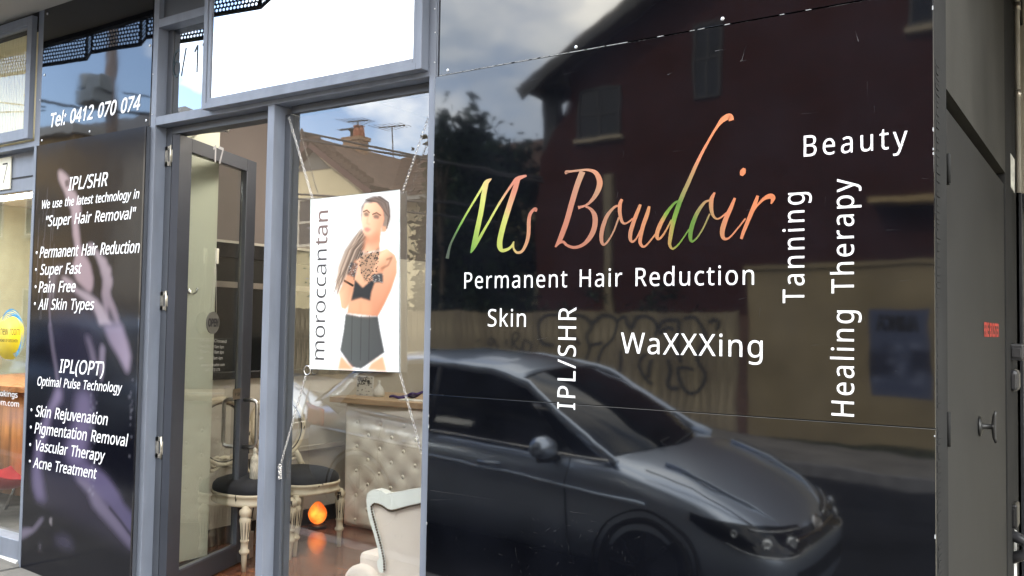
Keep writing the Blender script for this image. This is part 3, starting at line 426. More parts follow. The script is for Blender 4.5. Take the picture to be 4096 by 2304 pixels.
# ---------------------------------------------------------------- painted prints (vertex colours on a fine sheet)
def srgb(c):
    return [((v / 255) / 12.92 if v / 255 <= 0.04045 else (((v / 255) + 0.055) / 1.055) ** 2.4) for v in c]
class Paint:
    def __init__(s, nu, nv, bgc):
        s.nu, s.nv = nu, nv
        s.a = np.ones((nv, nu, 3)) * np.array(srgb(bgc))
        s.U, s.V = np.meshgrid((np.arange(nu) + .5) / nu, (np.arange(nv) + .5) / nv)
    def mask(s, poly):
        U, V = s.U, s.V; ins = np.zeros(U.shape, bool)
        n = len(poly)
        for i in range(n):
            x1, y1 = poly[i]; x2, y2 = poly[(i + 1) % n]
            c = ((y1 > V) != (y2 > V))
            if y1 != y2:
                xi = (x2 - x1) * (V - y1) / (y2 - y1) + x1
                ins ^= c & (U < xi)
        return ins.astype(float)
    def blur(s, m, r):
        r = int(r)
        if r < 1: return m
        k = 2 * r + 1
        for _ in range(2):
            for ax in (0, 1):
                p = np.pad(m, [(r, r) if a == ax else (0, 0) for a in (0, 1)], mode='edge')
                c = np.cumsum(p, axis=ax)
                c = np.insert(c, 0, 0, axis=ax)
                m = (np.take(c, range(k, c.shape[ax]), axis=ax) - np.take(c, range(0, c.shape[ax] - k), axis=ax)) / k
        return m
    def poly(s, pts, col, blur=1, alpha=1.0, col2=None, ang=0.0, edge=None):
        m = s.mask(pts)
        mm = s.blur(m, blur)
        if edge: mm = mm * s.blur(m, edge) ** 1.3
        mm = (mm * alpha)[..., None]
        c = np.array(srgb(col)) * np.ones_like(s.a)
        if col2 is not None:
            d = s.U * math.cos(ang) + s.V * math.sin(ang)
            sel = m > 0
            if sel.any():
                t = np.clip((d - d[sel].min()) / max(1e-6, d[sel].max() - d[sel].min()), 0, 1)[..., None]
                c = c * (1 - t) + np.array(srgb(col2)) * t
        s.a = s.a * (1 - mm) + c * mm
    def line(s, pts, wd, col, alpha=1.0, blur=0):
        m = np.zeros_like(s.U); asp = s.nv / s.nu
        for (x1, y1), (x2, y2) in zip(pts[:-1], pts[1:]):
            dx, dy = x2 - x1, (y2 - y1) * s.asp
            l2 = dx * dx + dy * dy + 1e-12
            t = np.clip(((s.U - x1) * dx + (s.V - y1) * s.asp * dy) / l2, 0, 1)
            d = np.hypot(s.U - x1 - t * dx, (s.V - y1) * s.asp - t * dy)
            m = np.maximum(m, np.clip((wd - d) / (0.8 / s.nu) + .5, 0, 1))
        m = s.blur(m, blur)
        s.a = s.a * (1 - m[..., None] * alpha) + np.array(srgb(col)) * m[..., None] * alpha
    def sheet(s, name, o, u, v, m, parent):
        """lay the print on the rectangle o, o+u, o+v (v up); row 0 is the top"""
        nu, nv = s.nu, s.nv; s.a = s.a ** getattr(s, 'gam', 1.0)
        X, Y = np.meshgrid(np.arange(nu) / (nu - 1), 1 - np.arange(nv) / (nv - 1))
        o, u, v = np.array(o), np.array(u), np.array(v)
        co = o + X[..., None] * u + Y[..., None] * v
        idx = np.arange(nu * nv).reshape(nv, nu)
        fs = np.stack([idx[1:, :-1], idx[1:, 1:], idx[:-1, 1:], idx[:-1, :-1]], -1).reshape(-1, 4)
        me = bpy.data.meshes.new(name)
        me.from_pydata(co.reshape(-1, 3).tolist(), [], fs.tolist())
        ca = me.color_attributes.new('print', 'FLOAT_COLOR', 'POINT')
        ca.data.foreach_set('color', np.concatenate([s.a, np.ones((nv, nu, 1))], -1).astype(np.float32).ravel())
        me.materials.append(m)
        return link(name, me, parent)

# ---------------------------------------------------------------- shared materials
ALU = mat('powder_coated_aluminium', (0.175, 0.195, 0.24), rough=0.42, spec=0.5, var=0.06, scale=5, stretch=(3, 3, .8), bump=0.02, bscale=300)
ALU_D = mat('dark_anodised_aluminium', (0.065, 0.072, 0.088), rough=0.4, var=0.06, scale=3)
GAP = mat('black_rubber_gasket', (0.012, 0.012, 0.014), rough=0.7)
BLK = mat('gloss_black_panel', (0.0035, 0.004, 0.006), rough=0.035, spec=0.5, ior=1.72, var=0.2, scale=4, wave=0.0016)
BLK2 = mat('satin_black_panel', (0.010, 0.010, 0.013), rough=0.09, ior=1.6, var=0.1, scale=4, wave=0.004)
WHITE_VINYL = mat('white_vinyl_lettering', (0.86, 0.86, 0.88), rough=0.4, var=0.02)
STEEL = mat('brushed_steel', (0.55, 0.53, 0.5), rough=0.28, metal=1.0, var=0.1, scale=30)
CHROME = mat('polished_chrome', (0.72, 0.70, 0.68), rough=0.12, metal=1.0, var=0.05)
ZINC = mat('zinc_plated_steel', (0.62, 0.58, 0.5), rough=0.35, metal=0.8, var=0.15, scale=40)
SCREW = mat('nickel_screw_head', (0.75, 0.76, 0.78), rough=0.3, metal=0.6, var=0.05)
GLASS = glassmat('clear_shop_glass', (0.955, 0.97, 0.96), refl=3.5, ior=1.5)
GLASS2 = glassmat('plain_window_glass', (0.965, 0.975, 0.965), refl=1.3, ior=1.5)
MIRROR = glassmat('mirror_film_glass', (0.05, 0.06, 0.07), refl=8, ior=1.7)
# ================================================================ THE SETTING
def gz(x):
    """the street falls to the east by one in twenty"""
    return -0.05 * (max(-26, min(26, x)) + 5.5)
ASPH = mat('worn_asphalt', (0.022, 0.022, 0.024), rough=0.95, spec=.1, var=0.25, scale=1.2, bump=0.5, bscale=90)
CONC = mat('concrete_footpath', (0.15, 0.142, 0.13), rough=0.95, spec=.15, var=0.16, scale=2.5, bump=0.3, bscale=70)
KERB = mat('bluestone_kerb', (0.17, 0.17, 0.175), rough=0.8, var=0.2, scale=5, bump=0.4, bscale=40)
EARTH = mat('dry_ground', (0.12, 0.105, 0.075), rough=0.95, var=0.25, scale=0.8, bump=0.5, bscale=20)
XS = [-600, -120, -26, -20, -15, -11, -8, -6, -4, -2, 0, 2, 4, 6, 10, 15, 20, 26, 120, 600]
def strip(name, y0, y1, dz, m, depth=None, crown=0):
    b = MB()
    if crown:                                                     # cambered carriageway, higher along the middle
        for a, c in zip(XS[:-1], XS[1:]):
            for k in range(8):
                t0, t1 = k / 8, (k + 1) / 8; ya, yb_ = y0 + (y1 - y0) * t0, y0 + (y1 - y0) * t1
                h0, h1 = dz + crown * (1 - (2 * t0 - 1) ** 2), dz + crown * (1 - (2 * t1 - 1) ** 2)
                b.add([(a, ya, gz(a) + h0), (c, ya, gz(c) + h0), (c, yb_, gz(c) + h1), (a, yb_, gz(a) + h1)], [(0, 1, 2, 3)], True)
        return tag(b.build(name, m), kind='structure')
    for a, c in zip(XS[:-1], XS[1:]):
        za, zc = gz(a) + dz, gz(c) + dz
        if depth is None:
            b.add([(a, y0, za), (c, y0, zc), (c, y1, zc), (a, y1, za)], [(0, 1, 2, 3)])
        else:
            b.add([(a, y0, za), (c, y0, zc), (c, y1, zc), (a, y1, za), (a, y0, za - depth), (c, y0, zc - depth), (c, y1, zc - depth), (a, y1, za - depth)],
                  [(0, 1, 2, 3), (4, 7, 6, 5), (0, 4, 5, 1), (3, 2, 6, 7)])
    return tag(b.build(name, m), kind='structure')
strip('ground', -600, 600, -0.30, EARTH)
strip('road', -8.22, -1.64, -0.14, ASPH, crown=.11)
strip('footpath', -1.50, 0.35, -0.004, CONC, 0.25)
strip('kerb', -1.64, -1.502, 0.0, KERB, 0.3)
strip('far_kerb', -8.36, -8.222, 0.0, KERB, 0.3)
strip('far_footpath', -10.5, -8.362, -0.004, CONC, 0.25)
bj = MB()
for i in range(-14, 8):                                           # expansion joints cut in the near footpath
    x = -5.5 + i * 1.5
    bj.add([(x - .006, -1.5, gz(x - .006) + .0005), (x + .006, -1.5, gz(x + .006) + .0005), (x + .006, -0.02, gz(x + .006) + .0005), (x - .006, -0.02, gz(x - .006) + .0005)], [(0, 1, 2, 3)])
tag(bj.build('footpath_joints', GAP), kind='structure')

# ================================================================ SHOP BUILDING SHELL
xL, xR = -9.0, -0.4635
SEAM1, SEAM2, SOF = 2.537, 1.194, 3.40
STUC = mat('charcoal_render', (0.028, 0.028, 0.028), rough=0.9, spec=.12, var=0.1, scale=3, bump=0.08, bscale=120)
STUC_L = mat('charcoal_render_lit', (0.052, 0.050, 0.045), rough=0.85, spec=.15, var=0.1, scale=2, bump=0.1, bscale=90)  # lighter copy of the charcoal render: glancing light on the upper side wall, as colour
bld = thing('shop_building', 'dark rendered shop building that carries the shopfronts and closes off the side lane', 'building', (-4, 0.3, 0))
MB().box(-16, xR - 0.01, 0.12, 6.2, SOF - 0.02, 7.4).build('upper_wall', STUC_L, bld)
MB().box(-16, -9.2, 0.05, 6.2, -0.6, SOF - 0.021).build('end_wall', STUC, bld)
MB().box(-9.2, xR - 0.01, 6.0, 6.2, -0.6, SOF - 0.021).build('rear_wall', STUC, bld)
MB().box(-2.36, -0.56, 0.03, 0.14, -0.6, SOF - 0.021).build('backing_wall', STUC, bld)
MB().box(-9.2, -5.60, 0.02, 0.10, SOF - 0.10, SOF + 0.4).build('header', STUC, bld)
# side wall towards the lane
SX = xR
sw = thing('side_wall', 'charcoal painted side wall of the shop facing the lane, holding a flush meter cupboard door', 'wall', (SX, 1, 0))
b = MB()
b.box(SX - 0.10, SX, 0.0, 0.235, -0.6, 7.4).build('corner_pier', STUC, sw, bevel=0.004)
MB().box(SX - 0.10, SX - 0.002, 0.2352, 2.10, 2.285, 7.4).build('upper_panel', STUC_L, sw)
MB().box(SX - 0.10, SX - 0.002, 2.102, 2.42, -0.6, 7.4).build('end_pier', STUC, sw, bevel=0.004)
MB().box(SX - 0.16, SX - 0.06, 0.237, 2.10, 2.235, 2.284).build('shadow_gap', GAP, sw)
MB().box(SX - 0.10, SX - 0.03, 2.425, 6.2, -0.6, 7.4).build('rear_part', STUC, sw)
# rough edge bead running down the corner, in many little ridges
eb = MB(); r2 = random.Random(3)
z = -0.4
while z < 2.32:
    h = r2.uniform(.012, .03)
    eb.box(SX - 0.001, SX + r2.uniform(.0008, .0026), 0.018 + r2.uniform(0, .012), 0.075 + r2.uniform(-.012, .02), z, z + h * .8); z += h
tag(eb.build('rough_edge_bead', STUC, sw), kind='stuff')
# cupboard door
cd = thing('cupboard_door', 'tall flush charcoal cupboard door in the side wall with a T handle', 'door', (SX, 1.1, 0))
MB().box(SX - 0.045, SX - 0.008, 0.243, 2.092, -0.30, 2.23).build('door_leaf', mat('satin_charcoal_paint', (0.026, 0.026, 0.026), rough=0.6, spec=.2, var=0.08, scale=2, bump=0.03, bscale=150), cd, bevel=0.003)
def on_side(px, py):
    return hit(px, py, Vector((SX, 0, 0)), Vector((1, 0, 0)))
for (a, c_) in (((3787, 612), (3800, 742)), ((3787, 1650), (3800, 1780))):
    p, q = on_side(*a), on_side(*c_)
    hb = MB(); hb.box(SX - 0.008, SX + 0.003, p.y + .01, p.y + 0.05, q.z, p.z); hb.tube([(SX + .004, p.y + .012, q.z), (SX + .004, p.y + .012, p.z)], .006)
    hb.build('hinge', STUC, cd)
hp = on_side(3925, 1705)
hb = MB()
hb.lathe([(.001, -.002), (.040, 0), (.040, .005), (.020, .010), (.011, .016), (.010, .045), (.014, .05)], 16, (SX - .006, hp.y, hp.z), (Vector((0, 1, 0)), Vector((0, 0, 1)), Vector((1, 0, 0))))
hb.tube([(SX + .052, hp.y, hp.z - .062), (SX + .047, hp.y, hp.z - .045), (SX + .044, hp.y, hp.z), (SX + .047, hp.y, hp.z + .045), (SX + .052, hp.y, hp.z + .062)], [.005, .007, .010, .007, .005], 10)
hb.build('handle', mat('black_iron', (0.02, 0.02, 0.02), rough=0.4), cd)
# red sticker
p0, p1 = on_side(3943, 1345), on_side(4000, 1296)
RED = mat('red_label_print', (0.55, 0.045, 0.03), rough=0.5, var=0.2, scale=60)
st = thing('warning_label', 'small worn red lettered label stuck on the cupboard door', 'label', (SX, p0.y, p0.z))
textmesh('lettering', 'FIRE BOOSTER', (SX - .005, p0.y, p0.z), (0, 1, 0), (0, 0, 1), abs(p1.y - p0.y), (p1.z - p0.z) * .97, RED, st, bold=.05)
# conduits, switch boxes
def pipe(name, label, pts, r, m, clips=()):
    t = thing(name, label, 'pipe', pts[0])
    b = MB().tube(pts, r, 12); b.build('tube', m, t)
    for c_ in clips:
        MB().tube([Vector(c_) - Vector((0, 0, .02)), Vector(c_) + Vector((0, 0, .02))], r * 1.35, 12).build('clip', ZINC, t)
    return t
CREAMPIPE = mat('aged_cream_pvc', (0.42, 0.40, 0.34), rough=0.45, var=0.1)
pp = F(4072, 300, 2.62); px_ = pp.x
pipe('conduit', 'cream plastic conduit running up the wall beyond the cupboard door', [(px_, 2.60, F(4072, 770, 2.6).z), (px_, 2.60, 6.8)], .013, CREAMPIPE, [(px_, 2.60, F(4072, 375, 2.6).z), (px_, 2.60, F(4072, 25, 2.6).z), (px_, 2.6, 4.2)])
GREYPL = mat('dark_grey_plastic', (0.05, 0.05, 0.055), rough=0.35, var=0.1)
def wallbox(name, label, ya, pxA, pxB, pyA, pyB, m, rnd_=.01, kind='meter box'):
    a, b_ = F(pxA, pyA, ya), F(pxB, pyB, ya)
    t = thing(name, label, kind, ((a.x + b_.x) / 2, ya, b_.z))
    MB().box(a.x, b_.x, ya, ya + .14, b_.z, a.z).build('housing', m, t, bevel=rnd_)
    MB().box(a.x + .012, b_.x - .012, ya - .008, ya - .0005, b_.z + .015, a.z - .02).build('cover', m, t, bevel=.003)
    return t
wallbox('switch_box', 'square dark switch box on the wall edge above the rounded one', 2.30, 4037, 4096, 1375, 1443, GREYPL)
wallbox('switch_box', 'rounded dark switch box just under the square one', 2.30, 4034, 4074, 1478, 1568, GREYPL, .025)
wallbox('tap_cover', 'tall narrow dark box low on the wall edge above the white downpipe', 2.30, 4036, 4070, 2017, 2118, mat('black_plastic', (0.018, 0.018, 0.02), rough=0.3), .01, 'box')
wp = F(4050, 2250, 2.42)
WPIPE = mat('white_pvc_pipe', (0.72, 0.72, 0.70), rough=0.35)
pipe('downpipe', 'short white pipe standing under the black tap cover with a dark saddle clamp', [(wp.x, 2.40, -0.5), (wp.x, 2.40, F(4050, 2120, 2.4).z)], .022, WPIPE)
cl = F(4055, 2180, 2.36)
tag(MB().tube([(cl.x - .03, 2.34, cl.z + .06), (cl.x + .06, 2.33, cl.z + .03), (cl.x + .06, 2.33, cl.z - .03), (cl.x - .02, 2.34, cl.z - .07)], .03, 8).build('pipe_clamp', GREYPL), 'dark curved clamp gripping the short white pipe', 'clamp')
# lane: roller door frame and cream wall beyond
CREAM = mat('cream_painted_wall', (0.56, 0.52, 0.42), rough=0.7, var=0.08, scale=1.5, bump=0.1, bscale=80)
DRK = mat('dark_steel_frame', (0.03, 0.033, 0.04), rough=0.4, var=0.1)
lw = thing('lane_wall', 'pale cream back wall of the lane with a dark steel door frame', 'wall', (2, 3.3, 0))
fz = F(4075, 775, 3.2)
MB().box(fz.x - .06, 6.0, 3.30, 3.5, -0.9, 7.4).build('wall', CREAM, lw)
MB().box(SX - 0.03, fz.x - .062, 3.0, 3.45, -0.9, 7.4).build('return', STUC, lw)
MB().box(fz.x - .055, fz.x + .02, 3.17, 3.298, -0.9, fz.z).build('frame', DRK, lw, bevel=.004)
MB().box(fz.x + .021, 3.2, 3.18, 3.298, fz.z - .09, fz.z).build('frame', DRK, lw, bevel=.004)
for k in range(9):
    MB().box(fz.x + .022, 3.18, 3.262, 3.2975, -0.9 + k * .345, -0.9 + k * .345 + .34).build('panel', CREAM, lw, bevel=.006)
lc = thing('lane_roof', 'dark roof slab covering the lane beside the side wall', 'roof', (1.5, 3, 3.7))
MB().box(SX + .002, 5.5, 0.45, 3.29, 3.62, 3.80).build('slab', STUC, lc)
for k in range(4): MB().box(SX + .002, 5.5, .75 + k * .7, .83 + k * .7, 3.46, 3.6195).build('joist', DRK, lc)
# notice on the wall end
na, nb = F(4033, 605, 2.36), F(4056, 770, 2.36)
nt_ = tag(MB().prism([F(4034, 606, 2.36), F(4056, 640, 2.44), F(4056, 772, 2.44), F(4034, 738, 2.36)], (.004, -.004, 0)).build('notice', mat('faded_notice_print', (0.62, 0.62, 0.55), rough=.5, var=.15, scale=20)), 'faded pale notice sheet fixed on the wall end beside the conduit', 'notice')

# ================================================================ AWNING
aw = thing('awning', 'shallow steel awning over the shopfront with a perforated fascia folded in zigzags', 'awning', (-4, -0.3, SOF))
SOFM = mat('pale_soffit_paint', (0.40, 0.37, 0.33), rough=0.7, var=0.05, scale=1)
DKST = mat('dark_grey_steel', (0.028, 0.03, 0.034), rough=0.5, var=0.1)
MB().box(-12, -0.45, -0.40, 0.0, SOF, SOF + 0.03).build('soffit', SOFM, aw)
MB().box(-12, -0.45, -0.40, -0.36, SOF - .03, SOF - .0005).build('soffit_beam', DKST, aw)
MB().box(-12, -0.45, -0.44, -0.0, SOF + 0.0305, SOF + 0.10).build('roof_sheet', DKST, aw)
# fascia: saw-tooth plan, every facet a perforated plate (real holes)
def perf_plate(p, q, z0, z1):
    """perforated plate between plan points p and q"""
    p, q = Vector((p[0], p[1], 0)), Vector((q[0], q[1], 0))
    d = q - p; ln = d.length; u = d / ln; n = Vector((-u.y, u.x, 0)) * .002
    b = MB(); pitch = .026; r = .0088; fr = .016
    z = z0 + fr; row = 0
    # frame strips
    def rect(a0, a1, c0, c1):
        b.add([p + u * a0 + Vector((0, 0, c0)), p + u * a1 + Vector((0, 0, c0)), p + u * a1 + Vector((0, 0, c1)), p + u * a0 + Vector((0, 0, c1))], [(0, 1, 2, 3)])
    nx = max(1, int((ln - 2 * fr) / pitch)); nz = max(1, int((z1 - z0 - 2 * fr) / (pitch * .866)))
    px_ = (ln - 2 * fr) / nx; pz = (z1 - z0 - 2 * fr) / nz
    rect(0, ln, z0, z0 + fr); rect(0, ln, z1 - fr, z1); rect(0, fr, z0 + fr, z1 - fr); rect(ln - fr, ln, z0 + fr, z1 - fr)
    for j in range(nz):
        for i in range(nx):
            cx = fr + (i + .5) * px_ + (px_ * .25 if j % 2 else -px_ * .25); cz = z0 + fr + (j + .5) * pz
            x0, x1, y0, y1 = fr + i * px_, fr + (i + 1) * px_, z0 + fr + j * pz, z0 + fr + (j + 1) * pz
            out = [(x1, (y0 + y1) / 2), (x1, y1), ((x0 + x1) / 2, y1), (x0, y1), (x0, (y0 + y1) / 2), (x0, y0), ((x0 + x1) / 2, y0), (x1, y0)]
            vs = [p + u * x_ + Vector((0, 0, z_)) for x_, z_ in out]
            cx = max(x0 + r * 1.02, min(x1 - r * 1.02, cx))
            vs += [p + u * (cx + r * math.cos(a * math.pi / 4)) + Vector((0, 0, cz + r * math.sin(a * math.pi / 4))) for a in range(8)]
            b.add(vs, [(k, (k + 1) % 8, 8 + (k + 1) % 8, 8 + k) for k in range(8)])
    return b
x = -11.8; zb = SOF - 0.135
seq = [.45, .14]
while x < -0.6:
    x2 = min(x + .45, -.5)
    perf_plate((x, -.425), (x2, -.495), zb, SOF + .12).build('perforated_plate', DKST, aw)
    x3 = min(x2 + .16, -.45)
    if x3 > x2 + .02: perf_plate((x2, -.495), (x3, -.425), zb, SOF + .12).build('perforated_plate', DKST, aw)
    MB().tube([(x2, -.497, zb), (x2, -.497, SOF + .12)], .006, 6).build('rib', DKST, aw)
    MB().tube([(x, -.425, zb), (x2, -.495, zb), (x3, -.425, zb)], .008, 6).build('edge_rod', DKST, aw)
    x = x3

# ================================================================ SHOPFRONT FRAMING
def X0(px, py, y=0.0): return F(px, py, y).x
def Z0(px, py, y=0.0): return F(px, py, y).z
ZB = -0.14
fr = thing('shopfront_frame', 'blue-grey aluminium framing of posts and transom around the door and display window', 'window frame', (-3.4, 0, 0))
D = 0.115
MB().box(-4.402, -4.357, 0.0, D, ZB, SOF).build('post', ALU, fr, bevel=.002)
MB().box(-3.459, -3.412, 0.0, D, ZB, 2.5465).build('post', ALU, fr, bevel=.002)
MB().box(-2.448, -2.412, 0.0, D, ZB, SOF).build('post', ALU, fr, bevel=.002)
MB().box(-2.4115, -2.405, 0.003, D, ZB, SOF).build('cover_strip', ALU, fr, bevel=.001)
MB().box(-4.3565, -2.4485, 0.0, D, 2.547, 2.595).build('transom', ALU, fr, bevel=.002)
MB().box(-4.3565, -3.90, 0.0, D, 3.088, 3.135).build('transom', ALU, fr, bevel=.002)
MB().box(-3.90, -3.86, 0.0, D, 2.5955, 3.399).build('post', ALU, fr, bevel=.002)
MB().box(-4.3565, -3.905, 0.03, 0.06, 3.136, SOF).build('infill_panel', ALU_D, fr)
MB().box(-2.475, -2.4485, .001, .05, 2.5955, SOF).build('post', ALU, fr)
MB().box(-3.411, -2.449, 0.0, D, -0.06, 0.02).build('sill', ALU, fr, bevel=.002)
# reveals (darker inner sections)
MB().box(-3.4115, -3.372, 0.070, D + .02, 0.021, 2.508).build('glazing_bead', ALU_D, fr, bevel=.002)
MB().box(-3.371, -2.449, 0.070, D + .02, 2.508, 2.546).build('glazing_bead', ALU_D, fr, bevel=.002)
MB().box(-4.356, -4.303, 0.068, D + .03, ZB, 2.545).build('door_jamb', ALU_D, fr, bevel=.002)
MB().box(-4.302, -3.46, 0.068, D + .03, 2.505, 2.545).build('door_head', ALU_D, fr, bevel=.002)
MB().box(-4.356, -4.315, 0.062, D, 2.596, 3.087).build('glazing_bead', ALU_D, fr, bevel=.002)
# display window
gw = tag(MB().box(-3.372, -2.4485, 0.084, 0.092, 0.02, 2.508).build('display_window', GLASS), 'tall clear display window between the open door and the black sign wall', 'window')
# 6/17 window
w6 = thing('number_window', 'narrow fanlight of tinted glass above the door reading 6/17', 'window', (-4.1, .07, 2.6))
FILM = glassmat('tinted_glass', (0.10, 0.12, 0.13), refl=5.2, ior=1.6)
MB().box(-4.355, -3.902, 0.070, 0.076, 2.596, 3.087).build('pane', FILM, w6)
GREYTX = mat('grey_vinyl_numbers', (0.03, 0.06, 0.08), rough=.5)
a = F(690, 313, .068)
textmesh('lettering', '6/ 17', a, (1, 0, 0), (0, 0, 1), .31, .155, GREYTX, w6, bold=-.012)
# mirror window sash
sh = thing('mirror_window', 'wide awning sash of mirror glass above the door, blown out by the bright sky', 'window', (-3.1, -.05, 2.6))
ys = -0.05
sx0, sx1, sz0, sz1 = -3.905, -2.452, 2.585, 3.42
def frame_parts(par, x0, x1, z0, z1, wd, y0, y1, m, bev=.002, top=True):
    MB().box(x0, x0 + wd, y0, y1, z0, z1).build('frame_side', m, par, bevel=bev)
    MB().box(x1 - wd, x1, y0, y1, z0, z1).build('frame_side', m, par, bevel=bev)
    MB().box(x0 + wd + .0005, x1 - wd - .0005, y0, y1, z0, z0 + wd).build('frame_rail', m, par, bevel=bev)
    if top: MB().box(x0 + wd + .0005, x1 - wd - .0005, y0, y1, z1 - wd, z1).build('frame_rail', m, par, bevel=bev)
frame_parts(sh, sx0, sx1, 2.570, sz1 - .03, .030, ys, -.001, ALU)
frame_parts(sh, sx0 + .0305, sx1 - .0305, 2.6005, sz1 - .0605, .022, ys + .006, -.003, ALU)
MB().box(sx0 + .053, sx1 - .053, ys + .014, ys + .02, 2.623, sz1 - .083).build('pane', MIRROR, sh)

# ================================================================ BLACK PANELS ON THE RIGHT
def screw(parent, p, r=.0055, n=Vector((0, -1, 0))):
    u = Vector((1, 0, 0)) if abs(n.x) < .5 else Vector((0, 1, 0)); v = n.cross(u)
    b = MB(); b.lathe([(r * .3, 0), (r, 0), (r, .0012), (r * .75, .0028), (r * .35, .0034)], 12, p, (u, v, n)); b.lathe([(r * .28, .0030), (r * .2, .0036)], 6, p, (u, v, n))
    return b.build('screw', SCREW, parent)
YP = -0.012
pt_ = thing('upper_sign_panel', 'uppermost plain gloss black sheet of the sign wall with a row of screws', 'panel', (-1.4, YP, SEAM1))
MB().box(-2.384, xR, YP, 0.0, SEAM1 + .002, SOF).build('sheet', BLK, pt_, bevel=.001)
for px, py in ((1791, 281), (2304, 188), (2890, 75), (3470, -38)):
    screw(pt_, F(px, py, YP), .007)
edge = MB()
for i in range(46):                                             # chipped bright sealant along the seam
    xx = -2.38 + i * .0415 + rnd.uniform(-.01, .01)
    if i < 21 or rnd.random() < .2:
        edge.box(xx, xx + (rnd.uniform(.038, .05) if i < 21 else rnd.uniform(.01, .03)), YP - .0008, YP, SEAM1 - rnd.uniform(.0002, .0010), SEAM1 + .0014)
tag(edge.build('sealant', mat('old_white_sealant', (.42, .43, .44), rough=.7), pt_), kind='stuff')
ps = thing('sign_panel', 'large gloss black sign board lettered Ms Boudoir in foil script and white service names', 'sign', (-1.4, YP, SEAM2))
MB().box(-2.4045, xR, YP, -0.0005, SEAM2 + .0012, SEAM1 - .0022).build('sheet', BLK, ps, bevel=.0008)
pb = thing('lower_sign_panel', 'lower gloss black sheet of the sign wall mirroring the parked silver car', 'panel', (-1.4, YP, ZB))
MB().box(-2.4045, xR, YP, -0.0005, -0.42, SEAM2 - .0012).build('sheet', BLK, pb, bevel=.0008)
# worn white sealant specks down both edges and fine scratches on the sheets
sp = MB()
for i in range(12):
    zz = rnd.uniform(.3, 2.5); sp.box(-2.4055, -2.402 + rnd.uniform(0, .002), YP - .0015, YP - .0002, zz, zz + rnd.uniform(.002, .010))
for i in range(6):
    zz = rnd.uniform(.4, 2.5); sp.box(xR - .003, xR + .0005, YP - .0015, YP - .0002, zz, zz + rnd.uniform(.003, .014))
tag(sp.build('sealant', mat('old_white_sealant', (.42, .43, .44)), ps), kind='stuff')
scr = MB()
SCRATCH = mat('fine_scratch', (0.07, 0.07, 0.075), rough=.5)
def scratch(b, p, q, wd=.0009):
    p, q = F(*p, YP - .0006), F(*q, YP - .0006); d = (q - p).normalized(); n = Vector((-d.z, 0, d.x)) * wd
    b.add([p, q + n * .2, q, p + n], [(0, 1, 2, 3)])
sc2 = MB()
for p, q in (((2967, 245), (2985, 182)), ((2960, 246), (2988, 240)), ((2860, 205), (2905, 196)), ((2670, 300), (2690, 290)), ((3435, 165), (3422, 125))):
    scratch(sc2, p, q, .0022)
for i in range(34):
    a = (rnd.uniform(1800, 3700), rnd.uniform(150, 1500)); an = rnd.choice([rnd.uniform(-.3, .1), rnd.uniform(1.2, 1.9)]); l_ = rnd.uniform(8, 70)
    scratch(sc2, a, (a[0] + l_ * math.cos(an), a[1] + l_ * math.sin(an)), .0005)
tag(sc2.build('scratches', SCRATCH, ps), kind='stuff')
sc3 = MB()
for p, q in (((1722, 1962), (2120, 2018)), ((1722, 2000), (1850, 1998)), ((2280, 2047), (2390, 2062)), ((1905, 2010), (1918, 2002)), ((2060, 2190), (2068, 2240)), ((2365, 2085), (2400, 2092)), ((2700, 2112), (2716, 2106))):
    scratch(sc3, p, q, .0008)
for i in range(70):
    a = (rnd.gauss(2300, 260), rnd.gauss(2150, 90)); an = rnd.uniform(0, 3.1); l_ = rnd.uniform(3, 22)
    scratch(sc3, a, (a[0] + l_ * math.cos(an), a[1] + l_ * math.sin(an)), .0009)
tag(sc3.build('scratches', SCRATCH, pb), kind='stuff')

WV = WHITE_VINYL
yl = YP - .001
K = dict(y=yl, bold=.002, split='letter')
textpx('lettering', 'Permanent Hair Reduction', (1857, 1154), (3016, 1138), (1857, 1090), WV, ps, track=.045, **K)
textpx('lettering', 'Skin', (1951, 1305), (2103, 1307), (1951, 1237), WV, ps, track=.03, **K)
textpx('lettering', 'IPL/SHR', (2300, 1639), (2303, 1229), (2229, 1639), WV, ps, track=.05, **K)
textpx('lettering', 'WaXXXing', (2483, 1412), (3050, 1432), (2483, 1330), WV, ps, track=.03, **K)
textpx('lettering', 'Beauty', (3215, 627), (3630, 595), (3218, 543), WV, ps, track=.09, **K)
textpx('lettering', 'Tanning', (3217, 1212), (3222, 768), (3131, 1212), WV, ps, track=.07, **K)
textpx('lettering', 'Healing Therapy', (3416, 1667), (3417, 711), (3326, 1667), WV, ps, track=.055, **K)

